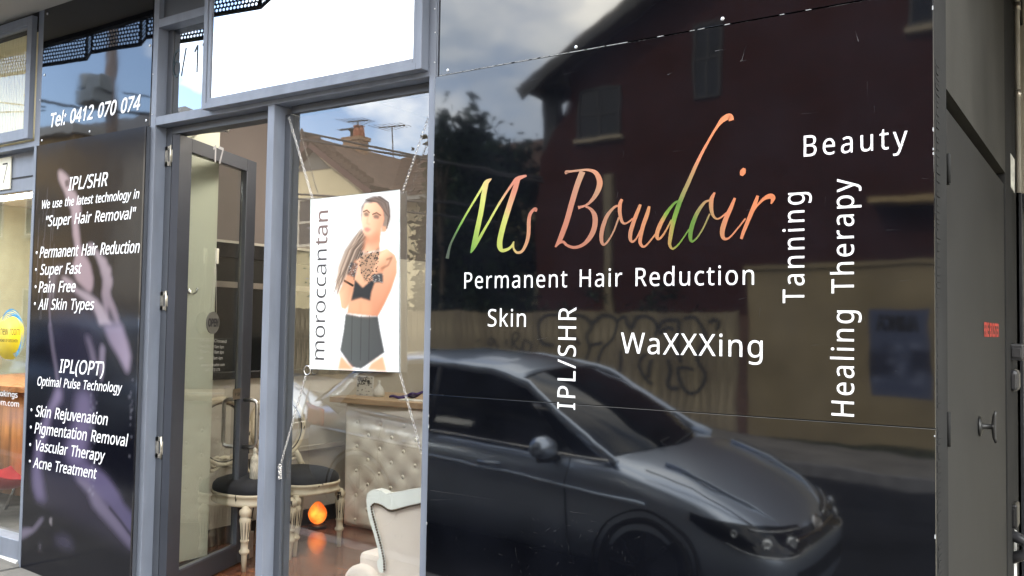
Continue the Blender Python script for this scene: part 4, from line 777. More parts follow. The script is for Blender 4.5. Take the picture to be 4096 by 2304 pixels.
# foil script: strokes with swelling width, laid out from the lettering itself
def foilmat():
    m = mat('iridescent_foil', (0.5, 0.5, 0.5), rough=.34, metal=.75)
    nt = m.node_tree; b = nt.nodes['Principled BSDF']
    t = nt.nodes.new('ShaderNodeTexCoord'); no = nt.nodes.new('ShaderNodeTexNoise'); no.inputs['Scale'].default_value = 5.5; no.inputs['Detail'].default_value = 1.5
    nt.links.new(t.outputs['Object'], no.inputs['Vector'])
    s = nt.nodes.new('ShaderNodeSeparateXYZ'); nt.links.new(t.outputs['Object'], s.inputs[0])
    mr = nt.nodes.new('ShaderNodeMapRange'); mr.inputs['From Min'].default_value = -2.36; mr.inputs['From Max'].default_value = -.97; mr.inputs['To Min'].default_value = -.06; mr.inputs['To Max'].default_value = .94
    nt.links.new(s.outputs['X'], mr.inputs['Value'])
    ad = nt.nodes.new('ShaderNodeMath'); ml = nt.nodes.new('ShaderNodeMath'); ml.operation = 'MULTIPLY'; ml.inputs[1].default_value = .12; nt.links.new(no.outputs['Fac'], ml.inputs[0]); zr0 = nt.nodes.new('ShaderNodeMapRange'); zr0.inputs['From Min'].default_value = 1.86; zr0.inputs['From Max'].default_value = 2.22; zr0.inputs['To Min'].default_value = 0; zr0.inputs['To Max'].default_value = .20; nt.links.new(s.outputs['Z'], zr0.inputs['Value'])
    a2 = nt.nodes.new('ShaderNodeMath'); nt.links.new(ml.outputs[0], a2.inputs[0]); nt.links.new(zr0.outputs[0], a2.inputs[1])
    nt.links.new(a2.outputs[0], ad.inputs[0]); nt.links.new(mr.outputs[0], ad.inputs[1])
    r = nt.nodes.new('ShaderNodeValToRGB'); e = r.color_ramp.elements
    e[0].position = 0; e[0].color = (.10, .12, .10, 1); e[1].position = 1; e[1].color = (.90, .33, .16, 1)
    for p, c in ((.04, (.10, .13, .09, 1)), (.11, (.20, .40, .09, 1)), (.18, (.50, .58, .13, 1)), (.25, (.62, .62, .18, 1)), (.30, (.70, .42, .22, 1)), (.36, (.62, .24, .16, 1)), (.50, (.58, .25, .17, 1)), (.60, (.52, .30, .19, 1)),
                 (.66, (.72, .30, .17, 1)), (.72, (.70, .34, .16, 1)), (.76, (.26, .42, .08, 1)), (.82, (.16, .32, .07, 1)), (.87, (.46, .34, .16, 1)), (.91, (.80, .32, .18, 1))):
        k = e.new(p); k.color = c
    nt.links.new(ad.outputs[0], r.inputs[0]); nt.links.new(r.outputs[0], b.inputs['Base Color'])
    return m
FOIL = foilmat()
def cr_spline(P_, n=9):
    out = []
    Q = [P_[0]] + P_ + [P_[-1]]
    for i in range(1, len(Q) - 2):
        p0, p1, p2, p3 = [np.array(q, float) for q in Q[i - 1:i + 3]]
        for k in range(n):
            t = k / n
            out.append(.5 * ((2 * p1) + (-p0 + p2) * t + (2 * p0 - 5 * p1 + 4 * p2 - p3) * t * t + (-p0 + 3 * p1 - 3 * p2 + p3) * t ** 3))
    out.append(np.array(P_[-1], float))
    return out
def ribbon(b, pts, y, k):
    """pts: (px, py, width px)"""
    S = cr_spline(pts); L_, R_ = [], []
    for i, p in enumerate(S):
        a, c = S[max(0, i - 1)], S[min(len(S) - 1, i + 1)]
        d = c[:2] - a[:2]; d = d / (np.hypot(*d) + 1e-9); n = np.array([-d[1], d[0]]) * max(p[2], 1) / 2
        L_.append(F(p[0] + n[0], p[1] + n[1], y - k * .00012)); R_.append(F(p[0] - n[0], p[1] - n[1], y - k * .00012))
    n = len(S)
    b.add(L_ + R_, [(i, i + 1, n + i + 1, n + i) for i in range(n - 1)])
def cM(l): return [(1740 + x / 3.389, 680 + y / 3.389, w_ / 3.389) for x, y, w_ in l]
def cN(l): return [(2400 + x / 2.1307, 400 + y / 2.1307, w_ / 2.1307) for x, y, w_ in l]
MSB = [
 cM([(165, 1200, 46), (200, 1040, 30), (260, 900, 26), (400, 640, 26), (560, 370, 28), (640, 240, 34), (700, 165, 60), (765, 118, 14)]),
 cM([(705, 160, 50), (668, 300, 68), (625, 560, 66), (570, 820, 66), (530, 1000, 62), (484, 1125, 16)]),
 cM([(500, 1110, 16), (560, 1000, 40), (720, 720, 30), (880, 440, 30), (1040, 200, 34), (1120, 120, 60), (1240, 75, 26)]),
 cM([(1130, 110, 60), (1080, 270, 72), (1010, 480, 72), (930, 740, 72), (882, 940, 72), (880, 1040, 70), (910, 1090, 50), (985, 1075, 38), (1040, 1030, 30), (1070, 970, 18)]),
 cM([(1060, 985, 26), (1065, 1060, 26), (1110, 1118, 32), (1180, 1100, 36), (1240, 990, 44), (1268, 860, 50), (1272, 700, 50), (1290, 600, 44), (1335, 540, 38), (1368, 530, 40), (1362, 565, 24)]),
 # B
 cM([(2000, 20, 78), (1930, 200, 74), (1860, 430, 74), (1790, 680, 72), (1730, 850, 70), (1685, 960, 60), (1630, 1045, 22)]),
 cM([(1790, 50, 44), (1780, 25, 40), (1850, 18, 30), (1960, 5, 28), (2080, 0, 34), (2180, 40, 60), (2232, 150, 76), (2215, 260, 72), (2150, 380, 52), (2060, 470, 30), (1980, 500, 34), (1940, 510, 50)]),
 cM([(2040, 495, 24), (2110, 530, 40), (2165, 620, 66), (2165, 760, 70), (2110, 900, 66), (2010, 1010, 48), (1890, 1050, 40), (1790, 1020, 36), (1740, 975, 36), (1690, 985, 30)]),
 # o
 cN([(165, 900, 16), (120, 915, 20), (60, 990, 32), (20, 1100, 36), (12, 1190, 32), (30, 1232, 22), (70, 1200, 16), (120, 1110, 14), (160, 1000, 14)]),
 cN([(188, 845, 22), (170, 890, 32), (170, 970, 30), (190, 1040, 24), (225, 1050, 14), (280, 1010, 14)]),
 # u
 cN([(345, 890, 22), (325, 940, 30), (290, 1030, 34), (262, 1120, 34), (258, 1180, 30), (275, 1208, 20), (310, 1180, 14), (350, 1100, 14)]),
 cN([(420, 905, 22), (400, 980, 34), (368, 1070, 34), (345, 1170, 32), (345, 1225, 28), (375, 1250, 18), (420, 1210, 14), (490, 1120, 14)]),
 # d
 cN([(690, 860, 14), (640, 875, 18), (570, 960, 30), (510, 1070, 36), (485, 1150, 34), (500, 1185, 22), (545, 1140, 16), (610, 1020, 14)]),
 cN([(1120, 175, 44), (1105, 140, 50), (1050, 165, 44), (1000, 225, 24), (930, 340, 20), (840, 510, 28), (750, 710, 34), (680, 870, 38), (625, 1040, 38), (600, 1170, 34), (595, 1235, 26), (620, 1268, 18), (660, 1240, 14), (700, 1190, 12), (760, 1100, 12)]),
 # o
 cN([(935, 855, 14), (890, 875, 22), (830, 960, 32), (785, 1070, 38), (770, 1160, 34), (785, 1205, 20), (830, 1170, 14), (880, 1090, 14), (935, 970, 14)]),
 cN([(978, 788, 16), (950, 850, 36), (950, 940, 32), (975, 1000, 20), (1015, 1010, 14), (1080, 960, 14)]),
 # i
 cN([(1150, 835, 20), (1115, 920, 34), (1070, 1020, 42), (1042, 1120, 42), (1055, 1180, 28), (1100, 1175, 16), (1160, 1110, 13), (1240, 1010, 13)]),
 cN([(1230, 580, 20), (1218, 612, 50), (1205, 645, 26)]),
 # r
 cN([(1345, 815, 24), (1315, 900, 36), (1270, 1010, 34), (1225, 1120, 30), (1203, 1185, 24)]),
 cN([(1300, 960, 12), (1340, 900, 16), (1400, 840, 28), (1450, 820, 44), (1475, 835, 40), (1458, 885, 12)]),
]
fb = MB()
for k, s_ in enumerate(MSB): ribbon(fb, s_, yl, k)
fb.build('foil_lettering', FOIL, ps)

# ================================================================ LEFT SIGN PANELS
ut = thing('telephone_sign', 'gloss black sign above the tall poster reading Tel: 0412 070 074', 'sign', (-4.95, 0, 2.56))
MB().box(-5.515, -4.404, -.004, .004, 2.55, SOF).build('sheet', BLK, ut, bevel=.001)
textpx('lettering', 'Tel: 0412 070 074', (197, 509), (561, 437), (203, 456), WV, ut, y=-.0055, bold=.035, shear=.22)
for px, py in ((168, 562), (359, 526), (585, 482), (600, 182), (190, 55), (178, 300)):
    screw(ut, F(px, py, -.005), .0075)
for (px, py) in ((612, 297), (609, 458), (1739, 250), (1741, 130), (1740, 35), (160, 400)):
    screw(fr, F(px, py, -.0005), .0032)
po = thing('service_poster', 'tall dark poster of a kneeling figure listing IPL/SHR and skin services', 'poster', (-5, 0, 0))
pxl, pxr, pzt, pzb = F(147, 583, -.03).x, -4.392, F(147, 583, -.03).z, -0.62
MB().box(pxl, pxr, -.028, -.0045, pzb, pzt).build('board', ALU_D, po, bevel=.001)
MB().box(pxl - .008, pxl - .0002, -.032, -.005, pzb, pzt).build('edge_strip', ALU, po)
MB().box(pxr - .012, pxr + .002, -.034, -.0285, pzb, pzt).build('edge_strip', BLK2, po)
P1_ = Paint(190, 640, (15, 17, 30)); P1_.asp = (pzt - pzb) / (pxr - pxl)
def uvP(p):
    q = F(p[0], p[1], -.029); return ((q.x - pxl) / (pxr - pxl), (pzt - q.z) / (pzt - pzb))
cA = lambda l: [uvP((100 + x / 2.069, 600 + y / 2.069)) for x, y in l]
cB = lambda l: [uvP((80 + x / 2.069, 1300 + y / 2.069)) for x, y in l]
cE = lambda l: [uvP((x / 3.22, 1900 + y / 3.22)) for x, y in l]
rr = random.Random(5)
P1_.poly(cA([(205, 1000), (300, 960), (430, 900), (560, 1180), (700, 1300), (800, 1449), (212, 1449)]), (46, 42, 64), 7, .75)
P1_.poly(cB([(240, 0), (690, 0), (640, 480), (610, 600), (605, 900), (545, 1130), (850, 1449), (140, 1449), (108, 1200), (180, 830), (300, 520)]), (40, 37, 62), 7, .8)
P1_.poly(cE([(430, 0), (1350, 0), (1760, 550), (1760, 1020), (1300, 760), (900, 560), (620, 420), (480, 250)]), (38, 34, 58), 8, .8)
for i in range(26):
    x = 110 + rr.random() * 140; y = 300 + rr.random() * 900
    P1_.line(cA([(x, y), (x - 14, y + 120 + rr.random() * 200)]), .004, (112, 104, 116), .22)
P1_.poly(cA([(275, 170), (310, 175), (345, 205), (372, 240), (385, 290), (400, 335), (425, 350), (430, 380), (455, 400), (465, 450), (466, 520), (440, 560), (445, 620), (455, 700), (462, 780), (480, 850), (520, 900), (545, 950), (570, 1060), (570, 1120), (550, 1180), (520, 1170), (480, 1130), (430, 1080), (410, 1030), (400, 960), (420, 880), (415, 780), (400, 700), (395, 620), (385, 500), (350, 420), (330, 350), (300, 290), (280, 240)]), (165, 140, 150), 2, .92, (150, 122, 138), 1.3)
P1_.poly(cA([(330, 260), (365, 240), (372, 300), (340, 310)]), (70, 58, 66), 1, .8)
P1_.poly(cA([(510, 780), (560, 775), (600, 830), (640, 870), (680, 910), (690, 950), (715, 975), (720, 1010), (712, 1040), (730, 1060), (725, 1130), (710, 1170), (720, 1220), (760, 1310), (800, 1449), (700, 1449), (660, 1330), (640, 1200), (650, 1080), (620, 960), (590, 880), (540, 820)]), (158, 138, 152), 2, .9, (118, 98, 120), 1.57)
P1_.poly(cA([(300, 1060), (330, 1045), (400, 1090), (440, 1150), (520, 1180), (600, 1240), (650, 1300), (700, 1400), (720, 1449), (620, 1449), (600, 1380), (560, 1290), (480, 1230), (420, 1180), (340, 1110)]), (150, 132, 148), 2, .9)
P1_.poly(cA([(210, 1060), (250, 980), (310, 955), (262, 1050), (240, 1200), (212, 1260)]), (110, 98, 118), 3, .7)
P1_.line(cA([(212, 1060), (206, 1200), (205, 1330), (212, 1449)]), .007, (120, 104, 126), .7, 1)
P1_.poly(cA([(690, 1290), (720, 1340), (760, 1449), (700, 1400)]), (40, 34, 50), 2, .8)
P1_.line(cB([(250, 0), (275, 200), (300, 350), (318, 500)]), .012, (112, 98, 122), .8, 2)
P1_.poly(cB([(300, 520), (350, 520), (350, 620), (262, 740), (240, 860), (190, 1050), (175, 1200), (185, 1449), (140, 1449), (110, 1350), (105, 1200), (130, 1000), (180, 830), (240, 680), (280, 580)]), (122, 104, 146), 4, .9, (84, 72, 118), 1.57)
P1_.poly(cB([(690, 0), (850, 0), (900, 150), (925, 260), (905, 400), (890, 400), (830, 280), (740, 130)]), (116, 98, 128), 3, .95, (140, 120, 150), 0.3)
P1_.poly(cB([(540, 80), (580, 100), (620, 230), (645, 330), (610, 360), (575, 200)]), (110, 96, 122), 3, .85)
P1_.poly(cB([(680, 150), (710, 190), (700, 400), (680, 480), (660, 400), (665, 200)]), (120, 106, 132), 2, .85)
P1_.poly(cB([(470, 560), (560, 540), (600, 600), (605, 800), (565, 960), (550, 1100), (520, 1180), (430, 1170), (370, 1060), (400, 950), (450, 800)]), (98, 84, 124), 6, .9, (104, 88, 136), 1.57)
P1_.poly(cB([(540, 1130), (640, 1180), (740, 1280), (850, 1449), (690, 1449), (560, 1330), (420, 1220)]), (92, 78, 122), 4, .95)
P1_.poly(cE([(980, 0), (1130, 80), (1260, 220), (1400, 400), (1560, 580), (1760, 850), (1760, 1020), (1640, 900), (1450, 680), (1300, 520), (1200, 400), (1130, 220), (1000, 80)]), (104, 92, 124), 3, .95, (84, 74, 108), 1.2)
P1_.poly(cE([(1230, 0), (1330, 0), (1470, 170), (1600, 370), (1760, 550), (1760, 840), (1640, 700), (1500, 500), (1300, 260), (1150, 60)]), (84, 72, 116), 3, .95, (70, 62, 106), 1.2)
P1_.line(cE([(1420, 420), (1560, 590), (1760, 860)]), .006, (22, 20, 36), .9, 1)
P1_.poly(cE([(430, 0), (540, 0), (560, 150), (600, 350), (530, 330), (470, 200)]), (92, 80, 120), 5, .85)
P1_.poly(cE([(280, 680), (430, 680), (520, 560), (580, 535), (520, 640), (430, 740), (280, 830)]), (104, 94, 120), 2, .9)
P1_.poly(cE([(700, 800), (820, 770), (900, 810), (970, 960), (850, 940), (720, 880)]), (60, 54, 84), 5, .8)
P1_.poly(cE([(505, 880), (530, 870), (525, 990), (505, 960)]), (90, 84, 100), 2, .7)
P1_.poly(cE([(640, 550), (680, 545), (670, 660), (640, 620)]), (120, 112, 120), 1, .8)
for i in range(60):
    x = rr.gauss(600, 14); y = rr.uniform(560, 1400); P1_.poly(cB([(x, y), (x + 9, y), (x + 9, y + 12), (x, y + 12)]), (130, 130, 150), 1, .5)
for i in range(16):
    x = rr.gauss(920, 12); y = rr.uniform(420, 1150); P1_.poly(cB([(x, y), (x + 8, y), (x + 8, y + 16), (x, y + 16)]), (140, 140, 160), 1, .6)
P1_.gam = 1.08
P1_.a = P1_.a * .62 + P1_.a.mean(-1, keepdims=True) * .38
P1_.sheet('print', (pxl, -.0285, pzb), (pxr - pxl - .012, 0, 0), (0, 0, pzt - pzb), vcolmat('poster_print', rough=.12, ior=1.45, spec=.36, wave=.004), po)
KP = dict(y=-.0295, bold=.018, shear=.22)
qA = lambda x, y: (100 + x / 2.069, 600 + y / 2.069)
qB = lambda x, y: (80 + x / 2.069, 1300 + y / 2.069)
for s_, bl, br, tp in (('IPL/SHR', (357, 335), (685, 300), (365, 228)), ('We use the latest technology in', (132, 487), (945, 400), (140, 418)), ('"Super Hair Removal"', (165, 633), (912, 566), (168, 548)),
                       ('Permanent Hair Reduction', (120, 893), (948, 850), (126, 803)), ('Super Fast', (125, 1033), (465, 1020), (130, 947)), ('Pain Free', (112, 1178), (418, 1172), (118, 1090)), ('All Skin Types', (108, 1320), (570, 1322), (114, 1235))):
    textpx('lettering', s_, qA(*bl), qA(*br), qA(*tp), WV, po, **KP)
for s_, bl, br, tp in (('IPL(OPT)', (322, 392), (695, 418), (335, 284)), ('Optimal Pulse Technology', (140, 498), (842, 557), (145, 427)), ('Skin Rejuvenation', (127, 755), (725, 828), (133, 667)),
                       ('Pigmentation Removal', (120, 895), (888, 1005), (126, 807)), ('Vascular Therapy', (120, 1035), (700, 1138), (126, 950)), ('Acne Treatment', (108, 1178), (632, 1275), (114, 1095))):
    textpx('lettering', s_, qB(*bl), qB(*br), qB(*tp), WV, po, **KP)
for q in [qA(97, 850), qA(92, 990), qA(88, 1132), qA(82, 1272), qB(95, 703), qB(90, 845), qB(85, 990), qB(81, 1128)]:
    c_ = F(*q, -.0292)
    MB().lathe([(.0095, 0), (.0095, .0008)], 14, c_, (Vector((1, 0, 0)), Vector((0, 0, 1)), Vector((0, -1, 0)))).build('bullet_point', WV, po)
# ================================================================ NEIGHBOUR SHOP ON THE LEFT
lf = thing('neighbour_frame', 'grey aluminium framing of the neighbouring shop window at the far left', 'window frame', (-6.6, 0, 0))
MB().box(-5.582, -5.516, 0.0, .115, ZB, SOF).build('post', ALU, lf, bevel=.002)
MB().box(-7.9, -5.5825, 0.0, .115, 2.553, 2.588).build('transom', ALU, lf, bevel=.002)
MB().box(-7.9, -5.5825, 0.0, .115, 0.02, 0.135).build('sill', ALU, lf, bevel=.003)
MB().box(-7.98, -7.901, 0.0, .115, ZB, SOF).build('post', ALU, lf, bevel=.002)
MB().box(-7.9, -5.5825, -.012, .03, -0.03, 0.018).build('sill_flashing', mat('white_painted_trim', (.7, .7, .68), rough=.5), lf, bevel=.003)
MB().box(-7.9, -5.5825, .07, .125, 2.30, 2.5525).build('head_panel', ALU, lf, bevel=.002)
MB().box(-7.9, -5.5825, .066, .0695, 2.385, 2.395).build('shadow_line', GAP, lf)
lsash = thing('fanlight_window', 'awning fanlight with a cream blind behind it at the upper left corner', 'window', (-6.7, -.03, 2.6))
frame_parts(lsash, -7.88, -5.595, 2.60, 3.37, .05, -.035, -.001, ALU)
frame_parts(lsash, -7.83, -5.645, 2.65, 3.32, .018, -.028, -.003, ALU)
MB().box(-7.812, -5.663, -.018, -.012, 2.668, 3.302).build('pane', GLASS2, lsash)
bl_ = MB()
CRBL = mat('cream_blind_fabric', (0.80, 0.70, 0.45), rough=.8, var=.05, scale=2)
bl_.box(-7.85, -5.62, .05, .056, 2.60, 3.38)
for i in range(70):
    xx = -7.85 + i * .032; bl_.box(xx, xx + .026, .046, .0499, 2.61, 3.37)
tag(bl_.build('blind', CRBL), 'cream vertical ribbed blind behind the fanlight at the upper left corner', 'blind')
gw2 = tag(MB().box(-7.9, -5.5825, .075, .083, .135, 2.30).build('shop_window', GLASS2), 'neighbouring shop window with a yellow round sticker at the far left', 'window')
# number plate 6/17
npz = thing('number_plate', 'cream plate with thin black numbers 6/17 over the neighbour window', 'plate', (-5.8, .06, 2.45))
a, b_ = F(0, 762, .064), F(48, 622, .064)
nx0, nx1 = b_.x - .36, b_.x
MB().box(nx0, nx1, .058, .0655, 2.325, 2.535).build('plate', mat('cream_plate', (0.75, 0.73, 0.6), rough=.5, var=.03), npz)
textmesh('lettering', '6/17', (nx0 + .045, .0575, 2.365), (1, 0, 0), (0, 0, 1), .28, .135, GAP, npz, bold=-.02)
# sticker
yk = .0735
ck = F(40, 1340, yk); YEL = mat('yellow_sticker', (0.90, 0.66, 0.02), rough=.45, var=.05)
rk = (F(40, 1240, yk) - F(40, 1436, yk)).length / 2
sk = thing('round_sticker', 'yellow round sticker with blue brush ring reading room of discovery', 'sticker', ck)
ckx = F(97, 1340, yk).x - rk
AX = (Vector((1, 0, 0)), Vector((0, 0, 1)), Vector((0, -1, 0)))
MB().lathe([(rk, 0), (rk, .0006)], 40, (ckx, yk, ck.z), AX).build('disc', YEL, sk)
MB().lathe([(rk * .93, 0), (rk * .93, .0005)], 40, (ckx - .045, yk + .0008, ck.z - .01), AX).build('disc', YEL, sk)
BLU = mat('blue_brush_print', (0.03, 0.28, 0.55), rough=.5, var=.2, scale=30)
rb = MB()
for k in range(5):
    pts = []
    for i in range(34):
        an = math.radians(-75 + k * 4 + i * 6.4 - k); rad = rk * (.80 + .055 * k + .03 * math.sin(i * .4 + k))
        pts.append((ckx + rad * math.cos(an), yk - .0012 - k * .0002, ck.z + rad * math.sin(an)))
    n = len(pts); wds = [.0035 * math.sin(math.pi * (i + .5) / n) + .001 for i in range(n)]
    vs = [(p[0] * 1, p[1], p[2] + w_) for p, w_ in zip(pts, wds)] + [(p[0] + .6 * w_, p[1], p[2] - w_) for p, w_ in zip(pts, wds)]
    rb.add(vs, [(i, i + 1, n + i + 1, n + i) for i in range(n - 1)])
rb.build('brush_ring', BLU, sk)
textmesh('lettering', 'new room', (ckx - rk * .80, yk - .003, ck.z + .0), (1, 0, 0), (0, 0, 1), rk * 1.48, .055, GAP, sk, bold=-.01)
textmesh('lettering', 'ROAD OF DISCOVERY', (ckx - rk * .82, yk - .003, ck.z - .045), (1, 0, 0), (0, 0, 1), rk * 1.4, .018, GAP, sk)
wl = thing('window_lettering', 'white booking lettering on the neighbour window below the yellow sticker', 'lettering', F(40, 1590, yk))
p, q = F(70, 1591, yk), F(76, 1622, yk)
textmesh('lettering', 'for bookings', (p.x - .42, yk - .001, p.z), (1, 0, 0), (0, 0, 1), .42, .036, WV, wl)
textmesh('lettering', 'www.newroom.com', (q.x - .66, yk - .001, q.z - .01), (1, 0, 0), (0, 0, 1), .66, .036, WV, wl)
# neighbour interior
PLAS = mat('warm_white_plaster', (0.62, 0.585, 0.52), rough=.85, var=.03, scale=1.5)
TAUPE = mat('taupe_shaded_wall', (0.17, 0.145, 0.135), rough=.85, var=.05, scale=1.2)
ni = thing('neighbour_room', 'room behind the neighbouring window with white ceiling and brick end wall', 'room', (-7, 2, 0))
OLIVE = mat('olive_wall_paint', (0.36, 0.37, 0.26), rough=.85, var=.05)
TIMF = mat('dark_floor_carpet', (0.09, 0.085, 0.08), rough=.9, var=.15, scale=10)
MB().box(-9.1, -5.35, .12, 5.9, -.02, 0.0).build('floor', TIMF, ni)
MB().box(-9.1, -5.35, .12, 5.9, 2.6, 2.65).build('ceiling', PLAS, ni)
MB().box(-9.19, -9.1, .12, 5.9, 0, 2.6).build('wall', OLIVE, ni)
MB().box(-5.35, -5.30, .12, 5.9, 0, 2.6).build('wall', PLAS, ni)
MB().box(-9.1, -5.35, 5.9, 5.98, 0, 2.6).build('wall', OLIVE, ni)
MB().box(-8.2, -5.8, 5.86, 5.899, 0.9, 1.35).build('painted_band', mat('blue_painting', (.12, .26, .32), rough=.7, var=.3, scale=3), ni)
# brick pier in the room
BRK = [mat('buff_brick_%s' % n, c, rough=.85, var=.12, scale=14, bump=.2, bscale=60) for n, c in (('pale', (.50, .33, .14)), ('mid', (.42, .25, .10)), ('dark', (.33, .19, .08)))]
MORT = mat('lime_mortar', (.42, .38, .30), rough=.95, var=.1, scale=20)
bp = thing('brick_pier', 'buff brick pier standing inside the neighbouring shop', 'pier', (-8.3, 3.6, 0))
MB().box(-8.78, -7.92, 3.61, 4.2, 0, 2.6).build('mortar_core', MORT, bp)
bm_ = MB().box(0, .23, 0, .05, 0, .076).mesh('brick'); bm_.materials.append(None)
for r_ in range(29):
    x = -8.8 + (0 if r_ % 2 else -.12); k = 0
    while x < -7.93:
        xa, xb = max(x, -8.8), min(x + .23, -7.9)
        if xb - xa > .03:
            o = link('brick', bm_, bp); o.location = (xa, 3.585 + rnd.uniform(-.003, .003), r_ * .087 + .01); o.parent = bp; o.matrix_parent_inverse = WM(bp).inverted()
            o.scale = ((xb - xa) / .23, 1, 1)
            o.material_slots[0].link = 'OBJECT'; o.material_slots[0].material = rnd.choice(BRK)
        x += .24
fl = thing('ceiling_light', 'long bright fluorescent batten under the ceiling of the neighbouring shop', 'ceiling light', (-7, 1.6, 2.55))
LITN = mat('lit_diffuser', (1, .97, .9), emit=10, var=0)
MB().box(-8.9, -5.6, .75, 1.15, 2.54, 2.598).build('housing', mat('white_enamel', (.8, .8, .8), rough=.4), fl)
MB().box(-8.88, -5.62, .77, 1.13, 2.52, 2.5395).build('diffuser', LITN, fl)
WOODO = mat('orange_veneer', (0.42, 0.17, 0.055), rough=.35, var=.25, scale=2.5, stretch=(6, 6, .7))
dk = thing('reception_desk', 'curved orange wood reception desk inside the neighbouring shop', 'desk', (-7.2, 1.6, 0))
def deskf(u, v):
    a = math.radians(200 + 150 * u); return (-7.3 + 1.55 * math.cos(a), 2.3 + 1.5 * math.sin(a), .12 + .80 * v)
MB().grid(deskf, 30, 1).build('front', WOODO, dk, solid=.03)
tp = MB()
pts = [(-7.3 + r_ * math.cos(math.radians(a)), 2.3 + (r_ - .05) * math.sin(math.radians(a))) for r_, rng in ((1.66, range(198, 353, 5)), (1.2, range(352, 197, -5))) for a in rng]
tp.prism([(x, y, .925) for x, y in pts], (0, 0, .04)); tp.build('desk_top', WOODO, dk)
rc = thing('red_chair', 'red moulded chair seat in front of the orange desk', 'chair', (-6.3, .7, 0))
pc = F(30, 1915, .55)
MB().grid(lambda u, v: (pc.x - .42 + .5 * u, .42 + .42 * v, pc.z - .1 + .10 * (2 * u - 1) ** 2 + .05 * (2 * v - 1) ** 2), 12, 10).build('seat', mat('red_plastic', (.42, .02, .03), rough=.3), rc, solid=.012, sub=1)
for sx in (-.3, .0):
    for sy in (.48, .78): MB().tube([(pc.x - .15 + sx * .5, sy, pc.z - .08), (pc.x - .15 + sx, sy, 0.0)], .011, 8).build('leg', CHROME, rc)
mg = thing('magazine_stack', 'small stack of magazines on the orange reception desk', 'magazines', (-6.6, 1.1, .965))
for k in range(4): MB().box(-6.95 + .01 * k, -6.55 + .01 * k, 1.0, 1.3, .9655 + k * .014, .9785 + k * .014).build('magazine', mat('magazine_cover_%s' % 'abcd'[k], [(.7, .7, .7), (.1, .1, .12), (.6, .55, .4), (.75, .75, .72)][k], var=.2, scale=30), mg)

# ================================================================ OPEN DOOR
H0 = Vector((-4.235, .07, 0)); UD = Vector((-.362, .932, 0)).normalized(); ND = Vector((UD.y, -UD.x, 0))   # ND faces the viewer
UZ = Vector((0, 0, 1))
dr = thing('entry_door', 'dark grey framed glass entry door standing open into the salon', 'door', H0)
DW, DT, DB = .85, 2.50, 0.012
def dbox(x0, x1, z0, z1, n0=-.045, n1=0.0): return MB().obox(H0, UD, ND, UZ, (x0, n0, z0), (x1, n1, z1))
DRM = mat('dark_door_aluminium', (0.034, 0.038, 0.050), rough=.38, var=.06, scale=3)
s0 = (hit(750, 1200, H0, ND) - H0).dot(UD); s1 = (hit(975, 1200, H0, ND) - H0).dot(UD)
zt = hit(750, 603, H0, ND).z; zb_ = hit(962, 2262, H0, ND).z
dbox(0, s0, DB, DT).build('stile', DRM, dr, bevel=.002)
dbox(s1, DW, DB, DT).build('stile', DRM, dr, bevel=.002)
dbox(s0 + .0003, s1 - .0003, zt, DT).build('top_rail', DRM, dr, bevel=.002)
dbox(s0 + .0003, s1 - .0003, DB, .12).build('bottom_rail', DRM, dr, bevel=.002)
dbox(s1 - .014, s1 - .0005, .1205, zt - .001, -.03, .004).build('glazing_bead', ALU_D, dr)
dbox(s0 + .0005, s1 - .0145, .1205, .132, -.03, .004).build('glazing_bead', ALU_D, dr)
dbox(s0 + .0005, s1 - .0145, .133, zt - .001, -.026, -.020).build('pane', GLASS, dr)
for py0, py1 in ((586, 664), (1166, 1240), (1752, 1836)):
    za, zc = F(670, py0, .066).z, F(670, py1, .066).z
    hb = MB(); hb.box(-4.352, -4.330, .062, .0675, zc, za); hb.box(-4.310, -4.302, .062, .0675, zc, za); hb.box(-4.352, -4.302, .062, .0675, za - .022, za); hb.box(-4.352, -4.302, .062, .0675, zc, zc + .022)
    hb.box(-4.297, -4.256, .062, .069, zc + .02, za - .022)
    hb.tube([(-4.299, .060, zc - .004), (-4.299, .060, za + .004)], .0055, 8)
    for zz in (zc + .012, za - .012): hb.lathe([(.003, 0), (.002, .002)], 6, (-4.32, .062, zz), AX)
    hb.build('hinge', ZINC, dr)
# D handles both sides
hz0, hz1 = hit(925, 1608, H0, ND + Vector((0, 0, 0))).z, hit(905, 1795, H0, ND).z
hx = s1 + .04
ha, hb2 = hit(930, 1606, H0 + ND * 0, ND).z, hit(920, 1800, H0, ND).z
for sgn, n0 in ((1, 0.0), (-1, -.045)):
    P_ = []
    off = [0, .06, .082, .09, .09, .082, .06, 0]
    zz = [ha, ha, ha - .008, ha - .03, hb2 + .03, hb2 + .008, hb2, hb2]
    for o_, z_ in zip(off, zz): P_.append(H0 + UD * hx + ND * (n0 + sgn * o_) + UZ * z_)
    b = MB(); b.tube(P_, .0125, 12); b.build('pull_handle', STEEL, dr)
MB().obox(H0, UD, ND, UZ, (s1 - .10, .0005, ha + .01), (s1 + .005, .003, ha + .075)).build('push_plate', mat('bronze_plate', (.16, .13, .09), rough=.4, metal=.5), dr)
textmesh('lettering', 'PUSH', H0 + UD * (s1 - .075) + ND * .0035 + UZ * (ha + .03), UD, UZ, .055, .02, GAP, dr, bold=.03)
textmesh('number', '17', H0 + UD * .335 + ND * .001 + UZ * (2.415), UD, UZ, .11, .095, mat('grey_number', (.34, .34, .36), rough=.4, metal=.4), dr, bold=.03)
